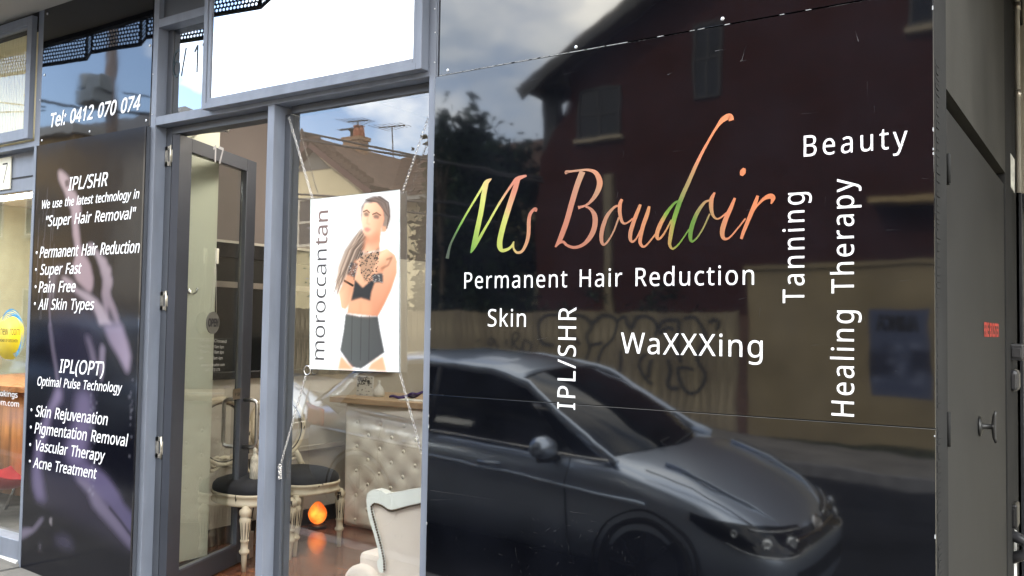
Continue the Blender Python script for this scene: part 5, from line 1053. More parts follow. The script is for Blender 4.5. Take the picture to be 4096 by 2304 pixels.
# floor bolt
bt = MB(); bx = hit(972, 2260, H0, ND); sx = (bx - H0).dot(UD) + .02
bt.obox(H0, UD, ND, UZ, (sx, .0005, .02), (sx + .05, .03, .18)); bt.tube([H0 + UD * (sx + .02) + ND * .02 + UZ * .18, H0 + UD * (sx + .02) + ND * .02 + UZ * .255, H0 + UD * (sx + .055) + ND * .02 + UZ * .255], .005, 8)
bt.build('floor_bolt', STEEL, dr, bevel=.004)
# closer arm
ca = MB(); pA, pB, pC = F(866, 490, .10), F(908, 520, .30), F(765, 533, .42)
ca.tube([pA, pB], .009, 6, flat=.4); ca.tube([pB, pC], .010, 6, flat=.5); ca.lathe([(.016, -.008), (.016, .008)], 10, pA); ca.lathe([(.012, -.012), (.012, .012)], 10, pB)
ca.build('closer_arm', STEEL, dr)
FAINT = mat('pale_grey_vinyl', (.38, .38, .36), rough=.5)
for s_, p_, q_ in (('Sun Mon', (800, 1364), (842, 1368)), ('Tues Wed', (800, 1388), (842, 1392)), ('Thur Fri', (800, 1411), (842, 1414)), ('Sat', (798, 1436), (813, 1437)),
                   ('Closed', (856, 1368), (905, 1372)), ('10am 6pm', (856, 1392), (895, 1394)), ('10am 8pm', (856, 1414), (895, 1415)), ('9am 4pm', (853, 1438), (890, 1438)), ('www.msboudoir.com', (805, 1466), (898, 1464)), ('0412 070 074', (822, 1486), (880, 1484))):
    textpx('hours_lettering', s_, p_, q_, (p_[0], p_[1] - 12), FAINT, dr, pl=(H0 + ND * .001 - ND * .019, ND))
# OPEN sign hung on a cord
op = thing('open_sign', 'small grey oval OPEN sign hung by a cord inside the door glass', 'sign', hit(853, 1291, H0, ND))
oc = hit(853, 1291, H0 + ND * .012, ND)
ow = (hit(878, 1291, H0, ND) - hit(828, 1291, H0, ND)).length / 2; oh = (hit(853, 1247, H0, ND) - hit(853, 1335, H0, ND)).length / 2
b = MB(); pts = [oc + UD * (ow * math.cos(a)) + UZ * (oh * math.sin(a)) for a in [2 * math.pi * k / 32 for k in range(32)]]
b.prism(pts, ND * -.006); b.build('board', mat('grey_board', (.10, .098, .085), rough=.6, var=.1, scale=15), op, bevel=.001)
textmesh('lettering', 'OPEN', oc + ND * .001 - UD * ow * .78 - UZ * .02, UD, UZ, ow * 1.56, .042, GAP, op, bold=.08)
hk = hit(863, 1035, H0 + ND * .004, ND)
for s_ in (-1, 1):
    MB().tube([hk + UZ * .0, oc + UD * (s_ * ow * .45) + UZ * oh * .9], .0016, 5).build('cord', mat('beaded_cord', (.5, .48, .42), rough=.5), op)
MB().obox(hk, UD, ND, UZ, (-.012, 0, -.03), (.012, .014, .06)).build('suction_hook', mat('cream_plastic', (.6, .58, .48), rough=.4), op, bevel=.003)
# tassel hanging from the handle
th = H0 + UD * hx + ND * .085 + UZ * (hb2 + .01)
ts = thing('tassel', 'cream tassel tied to the lower end of the door handle', 'tassel', th)
TAS = mat('cream_tassel_thread', (.58, .54, .44), rough=.8, var=.2, scale=80, stretch=(4, 4, .4))
tq = hit(925, 1845, H0 + ND * .07, ND)
MB().tube([th, th + UZ * -.02 + UD * -.01, Vector((th.x, th.y, tq.z + .04))], .004, 6).build('cord', TAS, ts)
MB().lathe([(.004, .05), (.011, .04), (.016, .03), (.010, .018), (.012, .008), (.024, -.012), (.028, -.03), (.026, -.04), (.03, -.05), (.031, -.17), (.02, -.175)][::-1], 14, (th.x, th.y, tq.z)).build('skirt', TAS, ts)

# ================================================================ SALON INTERIOR
rm = thing('salon_room', 'salon room behind the glass with cream lower walls, upper walls darkened to taupe for shade and white ceiling', 'room', (-3.5, 1.5, 0))
CREAMW = mat('cream_wall_paint', (0.50, 0.465, 0.40), rough=.8, var=.03, scale=1.5)
NIB = mat('pale_green_white_paint', (0.60, 0.61, 0.50), rough=.8, var=.02, scale=1.2)
WX = -5.02
MB().box(WX - .05, WX, .12, 5.98, 0, 2.04).build('wall', CREAMW, rm)
MB().box(WX - .05, WX, .12, 5.98, 2.0405, 3.3).build('wall', TAUPE, rm)  # darker than the cream below: the dim light up there is put into the colour
MB().box(-2.36, -2.30, .145, 5.98, 0, 3.3).build('wall', CREAMW, rm)
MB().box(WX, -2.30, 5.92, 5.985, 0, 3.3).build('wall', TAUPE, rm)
MB().box(WX, -2.36, .20, 5.92, 3.301, 3.34).build('ceiling', mat('ceiling_paint', (.40, .36, .35), rough=.9, var=.03), rm)
MB().box(-4.62, -4.52, .135, .555, 0, 3.3).build('wall_nib', NIB, rm)
MB().box(WX, -4.62, .1, .14, 0, 3.3).build('wall', CREAMW, rm)
SK = mat('black_skirting', (.018, .016, .016), rough=.35)
MB().box(WX + .0005, WX + .016, .56, 5.9, 0.0, .115).build('skirting', SK, rm, bevel=.003)
MB().box(WX + .0005, WX + .03, .9, 5.9, .545, .585).build('wall_rail', CREAMW, rm, bevel=.006)
MB().box(-4.5195, -4.508, .14, .55, 0.0, .10).build('skirting', SK, rm)
# floor boards
FW = [mat('jarrah_board_%s' % n, c, rough=.22, var=.3, scale=3, stretch=(1.2, 9, 9), coat=.3) for n, c in (('red', (.23, .085, .042)), ('brown', (.19, .072, .038)), ('dark', (.155, .058, .032)))]
MB().box(WX, -2.36, .10, 5.92, -.06, -.014).build('subfloor', GAP, rm)
for i in range(44):
    y0 = .10 + i * .132; x = WX - rnd.uniform(0, 1.2)
    if y0 > 5.8: break
    while x < -2.36:
        x2 = x + rnd.uniform(1.0, 1.9); a, c_ = max(x, WX), min(x2, -2.36)
        if c_ - a > .04: MB().box(a, c_ - .0012, y0, y0 + .1308, -.0135, 0.0).build('floor_board', rnd.choice(FW), rm)
        x = x2
# coat hook on the nib
hkp = hit(758, 1165, Vector((-4.52, 0, 0)), Vector((1, 0, 0)))
hb = MB(); hb.lathe([(.018, 0), (.018, .004), (.008, .008)], 12, hkp, (Vector((0, 1, 0)), UZ, Vector((1, 0, 0))))
hb.tube([hkp + Vector((.004, 0, 0)), hkp + Vector((.03, .0, -.02)), hkp + Vector((.05, .01, -.005)), hkp + Vector((.055, .012, .02))], [.006, .006, .006, .008], 8)
tag(hb.build('coat_hook', CHROME), 'small chrome coat hook on the pale wall seen through the door glass', 'hook')
# dark framed mirror on the left wall
mr_ = thing('wall_mirror', 'large black framed dark glass panel hung on the left salon wall', 'mirror', (WX, 1.6, 1.5))
BFR = mat('black_lacquer', (.012, .012, .014), rough=.25)
y0, y1, z0, z1 = .62, 2.75, 1.10, 2.02
MB().box(WX + .0005, WX + .03, y0, y1, z1 - .10, z1).build('frame', BFR, mr_, bevel=.004)
MB().box(WX + .0005, WX + .03, y0, y1, z0, z0 + .05).build('frame', BFR, mr_, bevel=.004)
MB().box(WX + .0005, WX + .028, y0, y0 + .06, z0 + .051, z1 - .101).build('frame', BFR, mr_, bevel=.004)
MB().box(WX + .0005, WX + .028, y1 - .06, y1, z0 + .051, z1 - .101).build('frame', BFR, mr_, bevel=.004)
MB().box(WX + .0005, WX + .010, y0 + .061, y1 - .061, z0 + .051, z1 - .101).build('glass', mat('smoked_glass', (.008, .009, .010), rough=.08, ior=1.6), mr_)
zr = hit(950, 1140, Vector((WX + .02, 0, 0)), Vector((1, 0, 0))).z
MB().box(WX + .0105, WX + .026, y0 + .061, y1 - .061, zr - .02, zr + .02).build('rail', mat('bronze_rail', (.20, .175, .15), rough=.4), mr_)
MB().box(WX + .0105, WX + .022, 1.36, 1.42, z0 + .051, zr - .021).build('rail', BFR, mr_)
# wall number sticker seen through the door
k3 = hit(965, 815, Vector((WX + .002, 0, 0)), Vector((1, 0, 0)))
# ceiling lights
LIT = mat('lit_opal_diffuser', (1, .92, .80), emit=15, var=0)
cl0 = thing('ceiling_light', 'square opal ceiling light burning in the salon nearest the door', 'ceiling light', (-3.75, 1.05, 3.25))
MB().box(-4.05, -3.45, .75, 1.35, 3.25, 3.299).build('housing', mat('white_enamel', (.8, .8, .8)), cl0)
MB().box(-4.02, -3.48, .78, 1.32, 3.235, 3.2495).build('diffuser', LIT, cl0)
cl1 = copy_tree(cl0); cl1.location = (-3.4, 3.6, 3.25); tag(cl1, 'square opal ceiling light burning deeper in the salon behind the counter')
# ---- reception counter with tufted front
ct = thing('reception_counter', 'cream button tufted reception counter with a pale wood top', 'counter', (-3.6, 2.2, 0))
UPH = mat('cream_leatherette', (0.80, 0.77, 0.68), rough=.42, var=.04, scale=3, bump=.05, bscale=200)
cx0, cx1, cz1, cy = -4.785, -2.42, .905, 1.955
bts = []
bw, bh = .222, .178
j = 0; zz = cz1 - .135
rows = []
while zz > .05:
    off = (0 if j % 2 == 0 else bw / 2)
    x = -4.666 + off - 0
    while x < cx1 - .05:
        if x > cx0 + .06: bts.append((x, zz))
        x += bw
    zz -= bh / 2; j += 1
BT = np.array(bts)
def tuft(u, v):
    x, z_ = cx0 + (cx1 - cx0) * u, .012 + (cz1 - .012) * v
    d = np.hypot(BT[:, 0] - x, (BT[:, 1] - z_) * 1.1); m = d.min()
    dep = .012 * math.exp(-(m / .03) ** 2) + .007 * math.exp(-(m / .075) ** 2)
    # diagonal pleats between buttons
    s1_ = abs(((x + 4.666) / (bw / 2) + (z_ - (cz1 - .135)) / (bh / 2)) % 2 - 0); s1_ = min(s1_, 2 - s1_)
    s2_ = abs(((x + 4.666) / (bw / 2) - (z_ - (cz1 - .135)) / (bh / 2)) % 2); s2_ = min(s2_, 2 - s2_)
    dep += .0007 * (math.exp(-(s1_ / .10) ** 2) + math.exp(-(s2_ / .10) ** 2))
    ex = min(u, 1 - u) * (cx1 - cx0); ez = min(v, 1 - v) * cz1
    e = max(0, 1 - min(ex, ez) / .03)
    return (x, cy + dep + e * e * .02, z_)
MB().grid(tuft, 220, 90).build('tufted_front', UPH, ct)
MB().box(cx0, cx1, cy + .04, cy + .55, 0.0, cz1).build('carcass', UPH, ct)
MB().box(cx0 - .11, cx1 + .03, cy - .05, cy + .60, cz1 + .0005, cz1 + .042).build('counter_top', mat('pale_oak_veneer', (.47, .34, .22), rough=.4, var=.15, scale=4, stretch=(.6, 8, 8)), ct, bevel=.004)
bb = MB().lathe([(.001, -.009), (.008, -.0085), (.0125, -.005), (.013, 0)], 12, (0, 0, 0), (Vector((1, 0, 0)), UZ, Vector((0, 1, 0)))); bme = bb.mesh('button'); bme.materials.append(UPH)
for x, z_ in bts:
    if x < -3.2:
        o = link('button', bme, ct); o.location = (x, cy + .016, z_)
# things on the counter
def cpt(px, py, y=2.12): return F(px, py, y)
a, c_ = cpt(1425, 1598), cpt(1492, 1505)
fp = thing('menu_card', 'small white printed card stand on the left end of the counter', 'card stand', a)
Pm = Paint(60, 80, (205, 205, 200)); Pm.asp = 1.35
rq = random.Random(9)
for i in range(46):
    x, y = rq.random(), rq.random(); w_ = rq.uniform(.02, .13); Pm.poly([(x, y), (x + w_, y + rq.uniform(-.05, .05)), (x + w_, y + .04), (x, y + .05)], (60, 55, 60), 0, .7)
Pm.poly([(.62, .22), (.8, .18), (.85, .35), (.7, .45)], (20, 20, 25), 1, .9)
xw = c_.x - a.x; zw = c_.z - (cz1 + .043)
MB().box(a.x, a.x + xw, 2.12, 2.128, cz1 + .043, cz1 + .043 + zw).build('back', mat('clear_acrylic', (.7, .7, .7), rough=.2), fp)
Pm.sheet('print', (a.x + .003, 2.1192, cz1 + .05), (xw - .006, 0, 0), (0, 0, zw - .01), vcolmat('card_print', rough=.5), fp)
textmesh('lettering', 'PRICE', (a.x + .02, 2.118, cz1 + .043 + zw * .72), (1, 0, 0), UZ, xw * .5, .03, GAP, fp, bold=.04)
textmesh('lettering', 'LIST', (a.x + .03, 2.118, cz1 + .043 + zw * .56), (1, 0, 0), UZ, xw * .4, .03, GAP, fp, bold=.04)
bq = cpt(1508, 1595)
tag(MB().lathe([(.04, 0), (.044, .02), (.034, .06), (.014, .085), (.010, .10), (.010, .12)], 14, (bq.x, 2.14, cz1 + .0425)).build('lotion_bottle', mat('frosted_white_plastic', (.6, .6, .58), rough=.4)), 'small white pump bottle beside the card stand on the counter', 'bottle')
PUR = mat('purple_felt', (.055, .03, .16), rough=.8, var=.2, scale=40)
pq = cpt(1570, 1605); pr = cpt(1665, 1580)
tag(MB().grid(lambda u, v: (pq.x + (pr.x - pq.x) * u, 2.08 + .12 * v, cz1 + .052 + .05 * max(0, u - .55) ** 1.2 * 2 + .006 * math.sin(9 * u + 5 * v)), 18, 8).build('purple_cloth', PUR, solid=.014), 'folded purple cloth lying on the counter', 'cloth')
tag(MB().box(pr.x - .06, pr.x + .25, 1.99, 2.07, cz1 + .0425, cz1 + .050).build('paper_pad', mat('white_paper', (.75, .75, .73), rough=.8)), 'white paper pad on the counter in front of the purple cloth', 'paper')
# grey cabinet behind the counter
cb = thing('wall_cabinet', 'flat dark grey cabinet run on the wall behind the counter', 'cabinet', (-3.5, 3.4, 0))
CAB = mat('dark_grey_laminate', (.125, .13, .125), rough=.5, var=.04)
for k in range(5): MB().box(-4.55 + k * .43, -4.125 + k * .43, 3.30, 3.60, 0, 1.34).build('cabinet_door', CAB, cb, bevel=.002)
# ---- two balloon back chairs
WHC = mat('distressed_cream_paint', (0.58, 0.51, 0.38), rough=.5, var=.04, scale=6)
def distress(m):
    nt = m.node_tree; b = nt.nodes['Principled BSDF']; lk = b.inputs['Base Color'].links[0]; src = lk.from_socket
    t = nt.nodes.new('ShaderNodeTexCoord'); no = nt.nodes.new('ShaderNodeTexNoise'); no.inputs['Scale'].default_value = 28; no.inputs['Detail'].default_value = 5
    mp_ = nt.nodes.new('ShaderNodeMapping'); mp_.inputs['Scale'].default_value = (1, 1, .45)
    nt.links.new(t.outputs['Object'], mp_.inputs[0]); nt.links.new(mp_.outputs[0], no.inputs['Vector'])
    r = nt.nodes.new('ShaderNodeValToRGB'); r.color_ramp.elements[0].position = .655; r.color_ramp.elements[1].position = .69
    nt.links.new(no.outputs['Fac'], r.inputs[0])
    mxx = nt.nodes.new('ShaderNodeMix'); mxx.data_type = 'RGBA'; mxx.inputs[7].default_value = (.03, .022, .015, 1)
    nt.links.new(r.outputs[0], mxx.inputs[0]); nt.links.new(src, mxx.inputs[6]); nt.links.new(mxx.outputs[2], b.inputs['Base Color'])
distress(WHC)
VEL = mat('black_velvet', (.007, .008, .012), rough=.8, sheen=.05, var=.2, scale=12)
WEAR = mat('dark_worn_wood', (.03, .022, .016), rough=.6)
def make_chair(label):
    t = thing('balloon_back_chair', label, 'chair', (0, 0, 0), group='balloon back salon chairs')
    # local frame: faces +x, back at x=-.44, width along y -.21..+.21
    W = .215
    def seat_out(n=40, k=1.0, z=0):
        out = []
        for i in range(n):
            a = 2 * math.pi * i / n; ca_, sa_ = math.cos(a), math.sin(a)
            x = -.21 + .235 * k * math.copysign(abs(ca_) ** .72, ca_); wy = (W - .012 if ca_ > 0 else W - .012 + .045 * ca_)
            out.append((x, wy * k * math.copysign(abs(sa_) ** .62, sa_) / 1.0, z))
        return out
    b = MB(); rings = [(1.0, .445), (1.01, .462), (.985, .485), (.90, .505), (.7, .522), (.4, .533), (.1, .536)]
    vs = []; n = 40
    for k, z_ in rings: vs += seat_out(n, k, z_)
    fs = [(r_ * n + i, r_ * n + (i + 1) % n, (r_ + 1) * n + (i + 1) % n, (r_ + 1) * n + i) for r_ in range(len(rings) - 1) for i in range(n)]
    fs.append(tuple((len(rings) - 1) * n + i for i in range(n))); b.add(vs, fs, True); b.build('seat_cushion', VEL, t)
    b = MB(); vs = []; prof = [(1.0, .375), (1.03, .38), (1.035, .395), (1.0, .40), (1.0, .425), (1.035, .43), (1.035, .443), (1.0, .446)]
    for k, z_ in prof: vs += seat_out(n, k, z_)
    b.add(vs, [(r_ * n + i, r_ * n + (i + 1) % n, (r_ + 1) * n + (i + 1) % n, (r_ + 1) * n + i) for r_ in range(len(prof) - 1) for i in range(n)], True)
    b.build('seat_rail', WHC, t)
    prof = [(.014, 0), (.019, .10), (.019, .105), (.033, .118), (.034, .13), (.024, .142), (.024, .185), (.029, .19), (.028, .20), (.026, .205), (.034, .29), (.038, .325), (.032, .338), (.028, .344), (.036, .355), (.039, .372), (.036, .388), (.02, .40), (.018, .41)]
    sc_ = .385 / .41
    for sy in (-1, 1):
        b = MB(); b.lathe([(r_ * .92, h * sc_) for r_, h in prof], 16, (-.03, sy * (W - .035), 0)); lg = b.build('leg', WHC, t)
        fl_ = MB()                                                    # dark rubbed flutes
        for k in range(10):
            a = 2 * math.pi * k / 10; rr0, rr1 = .026 * .93, .036 * .93
            p0 = Vector((-.03 + rr0 * math.cos(a), sy * (W - .035) + rr0 * math.sin(a), .205 * sc_)); p1 = Vector((-.03 + rr1 * math.cos(a), sy * (W - .035) + rr1 * math.sin(a), .315 * sc_))
            fl_.tube([p0, (p0 + p1) / 2, p1], [.0012, .0032, .0012], 5)
        fl_.build('flute', WEAR, lg)
        b = MB(); b.tube([(-.47, sy * .165, 0), (-.44, sy * .165, .14), (-.425, sy * .168, .30), (-.425, sy * .17, .42), (-.44, sy * .172, .50), (-.455, sy * .15, .56), (-.465, sy * .125, .60)], [.019, .021, .024, .026, .024, .022, .022], 10); b.build('back_leg', WHC, t)
    # oval back
    pts = []; ni_ = 44
    for i in range(ni_):
        a = 2 * math.pi * i / ni_; pts.append((-.465 - .05 * (math.sin(a) + 1) * .5, .205 * math.cos(a), .775 + .205 * math.sin(a)))
    b = MB(); b.tube(pts, [.029 + .007 * max(0, math.sin(2 * math.pi * i / ni_)) for i in range(ni_)], 10, close=True, flat=.7); b.build('oval_back', WHC, t)
    b = MB(); b.tube([(p[0] + .02, p[1] * .90, .775 + (p[2] - .775) * .90) for p in pts], .004, 6, close=True); b.build('carved_line', WEAR, t)
    # carved cresting at the base of the oval
    b = MB()
    for sy in (-1, 1):
        b.tube([(-.455, sy * .02, .60), (-.455, sy * .06, .625), (-.455, sy * .10, .61), (-.455, sy * .11, .58), (-.455, sy * .085, .565), (-.455, sy * .07, .58)], .011, 7)
        b.tube([(-.455, sy * .01, .575), (-.455, sy * .05, .555), (-.455, sy * .09, .54), (-.455, sy * .13, .55)], .012, 7)
    b.build('carving', WHC, t)
    b = MB(); b.tube([(-.46, -.165, .545), (-.46, -.08, .60), (-.46, 0, .615), (-.46, .08, .60), (-.46, .165, .545)], .016, 8); b.build('back_rail', WHC, t)
    return t
ch = make_chair('balloon back chair with black velvet seat nearest the door')
ch.location = (-4.33, .875, 0); ch.rotation_euler = (0, 0, math.radians(0))
ch2 = copy_tree(ch); ch2.location = (-4.345, 1.305, 0); ch2.rotation_euler = (0, 0, math.radians(-6)); tag(ch2, 'balloon back chair with black velvet seat beside the salt lamp')
# ---- salt lamp
lx, ly = -4.88, 1.80
sl_ = thing('salt_lamp', 'glowing orange rock salt lamp on the floor against the wall', 'lamp', (lx, ly, 0))
def saltmat():
    m = mat('lit_rock_salt', (1.0, .26, .03), rough=.5, emit=1.0, col2=(.75, .10, .01), scale=14)
    nt = m.node_tree; b = nt.nodes['Principled BSDF']
    t = nt.nodes.new('ShaderNodeTexCoord'); g = nt.nodes.new('ShaderNodeVectorMath'); g.operation = 'DISTANCE'; g.inputs[1].default_value = (lx + .05, ly - .06, .10)
    nt.links.new(t.outputs['Object'], g.inputs[0])
    mr = nt.nodes.new('ShaderNodeMapRange'); mr.inputs[1].default_value = .02; mr.inputs[2].default_value = .12; mr.inputs[3].default_value = 1.1; mr.inputs[4].default_value = .07
    nt.links.new(g.outputs['Value'], mr.inputs[0]); nt.links.new(mr.outputs[0], b.inputs['Emission Strength'])
    return m
bmq = bmesh.new(); bmesh.ops.create_icosphere(bmq, subdivisions=3, radius=1)
r9 = random.Random(21); dirs = [Vector((r9.gauss(0, 1), r9.gauss(0, 1), r9.gauss(0, 1))).normalized() for _ in range(26)]
for v in bmq.verts:
    d = v.co.normalized(); rr_ = 1.0
    for q in dirs:
        c_ = d.dot(q)
        if c_ > .55: rr_ = min(rr_, .90 / c_ if c_ > .9 else rr_)
    v.co = Vector((d.x * .064 * (1.1 - .34 * max(0, d.z)), d.y * .064 * (1.1 - .34 * max(0, d.z)), .108 + d.z * .084)) * 1.0
    v.co.x *= (.9 + .1 * rr_) * r9.uniform(.95, 1.03); v.co.y *= (.9 + .1 * rr_) * r9.uniform(.95, 1.03)
    v.co += Vector((lx, ly, 0))
me = bpy.data.meshes.new('salt_rock'); bmq.to_mesh(me); me.materials.append(saltmat()); link('salt_rock', me, sl_)
MB().lathe([(.06, 0), (.066, .004), (.064, .02), (.05, .024)], 20, (lx, ly, 0)).build('base', mat('dark_wood_base', (.04, .02, .012), rough=.4), sl_)
cab = MB(); cab.tube([(-5.0, 1.25, .62), (-4.99, 1.26, .40), (-4.985, 1.30, .25), (-4.985, 1.27, .06), (-4.96, 1.4, .012), (-4.93, 1.7, .01), (lx, ly - .06, .01)], .004, 6)
tag(cab.build('lamp_cord', GAP), 'black cord running down the wall to the salt lamp', 'cord')
# ---- white framed armchair seen from behind
ac = thing('armchair', 'white framed armchair with blush upholstery and brass nails, seen from behind at the window', 'armchair', (-3.0, .4, 0))
WFR = mat('white_gloss_frame', (0.80, 0.80, 0.78), rough=.3, var=.02)
BLUSH = mat('blush_fabric', (0.74, 0.63, 0.57), rough=.85, var=.04, scale=3, sheen=.3)
ya = .30
G6 = lambda x, y: F(1080 + x / 3.19, 1850 + y / 3.19, ya)
outer = [(1345, 345), (1400, 352), (1475, 395), (1600, 378), (1760, 345), (1860, 335), (1925, 310)]
left = [(1925, 310), (1860, 335), (1760, 348), (1600, 380), (1475, 398), (1420, 362), (1345, 342), (1280, 360), (1240, 405), (1230, 480), (1240, 600), (1270, 740), (1320, 900), (1375, 1100), (1390, 1220), (1365, 1260), (1370, 1330), (1395, 1395), (1430, 1410), (1455, 1360), (1452, 1240), (1420, 1080), (1380, 920), (1330, 740), (1300, 620), (1290, 550), (1320, 515), (1370, 520), (1440, 550), (1490, 590), (1550, 605), (1620, 590), (1760, 550), (1925, 515)]
OL = [G6(*p) for p in left]
xm = OL[0].x
sym = OL + [Vector((2 * xm + .10 - p.x, p.y, p.z)) for p in OL[::-1]]
MB().prism(sym, (0, .045, 0)).build('back_frame', WFR, ac, bevel=.008)
inner = [G6(*p) for p in [(1925, 513), (1760, 548), (1620, 588), (1550, 603), (1490, 588), (1440, 548), (1370, 518), (1318, 513), (1288, 550), (1298, 620), (1328, 740), (1378, 920), (1418, 1080), (1450, 1240), (1453, 1360), (1440, 1500), (1440, 1900)]]
symi = inner + [Vector((2 * xm + .10 - p.x, p.y, p.z)) for p in inner[::-1]]
symi = [Vector((p.x, ya + .012, p.z)) for p in symi]
MB().prism(symi, (0, .06, 0)).build('back_upholstery', BLUSH, ac, bevel=.006)
nail = MB().lathe([(.006, 0), (.0055, -.003), (.003, -.0055), (.0005, -.006)][::-1], 8, (0, 0, 0), (Vector((1, 0, 0)), UZ, Vector((0, 1, 0)))); nme = nail.mesh('nail'); nme.materials.append(mat('antique_brass_nail', (.12, .085, .06), rough=.35, metal=.7))
path = inner[:15]; 
acc = 0; cnt = 0
for a, b_ in zip(path[:-1], path[1:]):
    ln = (b_ - a).length; t0 = acc
    while t0 < ln:
        p = a.lerp(b_, t0 / ln); o = link('nail', nme, ac); o.location = (p.x + .004, ya - .001, p.z - .004); t0 += .0125; cnt += 1
    acc = t0 - ln
arm = MB(); AC = F(1510, 2270, ya + .25)
arm.lathe([(.001, -.02), (.10, -.015), (.125, 0), (.125, .40), (.10, .415), (.001, .42)], 24, (AC.x + .07, ya + .06, AC.z - .06), (Vector((1, 0, 0)), UZ, Vector((0, 1, 0)))); arm.build('arm_roll', BLUSH, ac)
MB().box(AC.x + .02, 2 * xm + .10 - AC.x, ya + .08, ya + .60, .12, .36).build('seat', BLUSH, ac, bevel=.03)
MB().box(AC.x + .0, AC.x + .14, ya + .08, ya + .55, .10, AC.z).build('arm_panel', BLUSH, ac, bevel=.03)
for dx in (.08, 2 * (xm - AC.x) - .02):
    MB().lathe([(.014, 0), (.022, .06), (.02, .12)], 10, (AC.x + dx, ya + .10, 0)).build('leg', WFR, ac)

# ================================================================ HANGING POSTER IN THE WINDOW
yh = .060
hp_ = thing('hanging_poster', 'white hanging poster of a tanned model in black with vertical brand lettering', 'poster', F(1430, 1130, yh))
TLp, TRp, BLp, BRp = F(1243, 797, yh), F(1614, 768, yh), F(1240, 1475, yh), F(1599, 1490, yh)
o_ = np.array(BLp); u_ = np.array(BRp - BLp); v_ = np.array(TLp - BLp)
wd, hg = float(np.linalg.norm(u_)), float(np.linalg.norm(v_))
uh, vh = u_ / wd, v_ / hg; nh = np.cross(uh, vh)
Q = Paint(170, 310, (244, 245, 246)); Q.asp = hg / wd
def uvQ(p):
    q = np.array(F(1240 + p[0] / 1.958, 760 + p[1] / 1.958, yh)) - o_
    Mx = np.array([[u_ @ u_, u_ @ v_], [u_ @ v_, v_ @ v_]]); s_ = np.linalg.solve(Mx, [q @ u_, q @ v_]); return (s_[0], 1 - s_[1])
cQ = lambda l: [uvQ(p) for p in l]
SKN, SKD = (228, 180, 150), (190, 132, 104)
Q.poly(cQ([(395, 200), (400, 130), (440, 70), (500, 45), (560, 50), (610, 90), (632, 150), (630, 240), (600, 320), (560, 330), (540, 150), (440, 100), (415, 170), (412, 310), (445, 370), (410, 470), (380, 560), (330, 600), (290, 690), (240, 745), (215, 860), (200, 740), (220, 600), (270, 470), (340, 370), (405, 300)]), (104, 90, 84), 2, 1, (196, 176, 160), 1.57)
rq = random.Random(4)
for i in range(60):
    x0_ = rq.uniform(300, 430); Q.line(cQ([(x0_ + 90, 330 + rq.uniform(-30, 60)), (x0_, 470), (x0_ - 60, 620), (x0_ - 100 + rq.uniform(-30, 20), 760 + rq.uniform(-40, 60))]), .004, rq.choice([(92, 78, 70), (188, 166, 150), (140, 120, 108), (70, 58, 54)]), .55)
Q.poly(cQ([(360, 540), (280, 690), (225, 800), (245, 925), (280, 935), (330, 860), (365, 700)]), SKN, 1, 1, SKD, 0.0)
Q.poly(cQ([(360, 560), (430, 500), (545, 480), (600, 460), (665, 510), (682, 560), (680, 650), (640, 770), (590, 880), (545, 965), (530, 992), (290, 965), (310, 850), (335, 780), (350, 660)]), SKN, 1, 1, SKD, 1.2)
Q.poly(cQ([(430, 110), (520, 95), (570, 150), (580, 230), (560, 300), (548, 380), (545, 470), (420, 500), (442, 370), (416, 330), (405, 240), (415, 150)]), (238, 196, 168), 1, 1, (214, 150, 120), 0.4)
for i in range(26):
    t_ = rq.uniform(0, 1); Q.line(cQ([(420 + 130 * t_, 80 - 30 * t_), (520 + 100 * t_, 100), (610 + 14 * t_, 210), (600, 300)]), .003, rq.choice([(60, 50, 46), (120, 104, 96)]), .5)
Q.poly(cQ([(560, 280), (595, 290), (590, 330), (562, 330)]), (214, 160, 130), 1, 1)
Q.poly(cQ([(545, 500), (600, 462), (662, 515), (610, 545), (570, 640), (520, 650)]), (236, 192, 160), 1, 1, SKD, 1.2)
Q.line(cQ([(600, 545), (640, 530), (610, 590), (560, 615)]), .008, (120, 84, 66), .7, 1)
Q.line(cQ([(420, 470), (445, 385)]), .02, (190, 128, 98), .6, 2)
Q.poly(cQ([(350, 700), (412, 765), (480, 705), (508, 720), (480, 800), (470, 868), (400, 845), (320, 870), (340, 780)]), (44, 48, 56), 1, 1)
Q.line(cQ([(345, 700), (350, 620)]), .006, (60, 56, 56), .8)
Q.poly(cQ([(430, 485), (480, 500), (542, 440), (545, 480), (520, 570), (480, 660), (428, 725), (395, 640), (385, 560), (410, 500)]), (150, 124, 104), 1, .75)
rq = random.Random(4)
for i in range(130):
    t = rq.random(); y = 470 + t * 250; hw = (75 if y < 620 else 75 * (730 - y) / 110); x = 455 + rq.uniform(-hw, hw) + (8 if y < 520 else 0)
    Q.poly(cQ([(x, y), (x + 9, y + 3), (x + 6, y + 11), (x - 3, y + 8)]), rq.choice([(70, 62, 60), (90, 80, 74), (50, 46, 48)]), 0, .9)
Q.poly(cQ([(318, 565), (378, 575), (350, 685), (288, 662)]), (72, 72, 76), 1, 1)
Q.poly(cQ([(484, 660), (568, 650), (572, 728), (490, 722)]), (74, 74, 78), 1, 1)
for i in range(50):
    x, y = rq.choice([(rq.uniform(300, 368), rq.uniform(575, 670)), (rq.uniform(488, 568), rq.uniform(655, 722))]); Q.poly(cQ([(x, y), (x + 7, y), (x + 7, y + 6), (x, y + 6)]), (170, 168, 166), 0, .8)
Q.line(cQ([(272, 712), (335, 748)]), .010, (40, 34, 32), 1)
Q.poly(cQ([(278, 966), (400, 990), (532, 988), (550, 1100), (584, 1270), (480, 1345), (400, 1398), (325, 1385), (235, 1255), (262, 1100)]), (88, 92, 92), 1, 1, (74, 76, 78), 0.0)
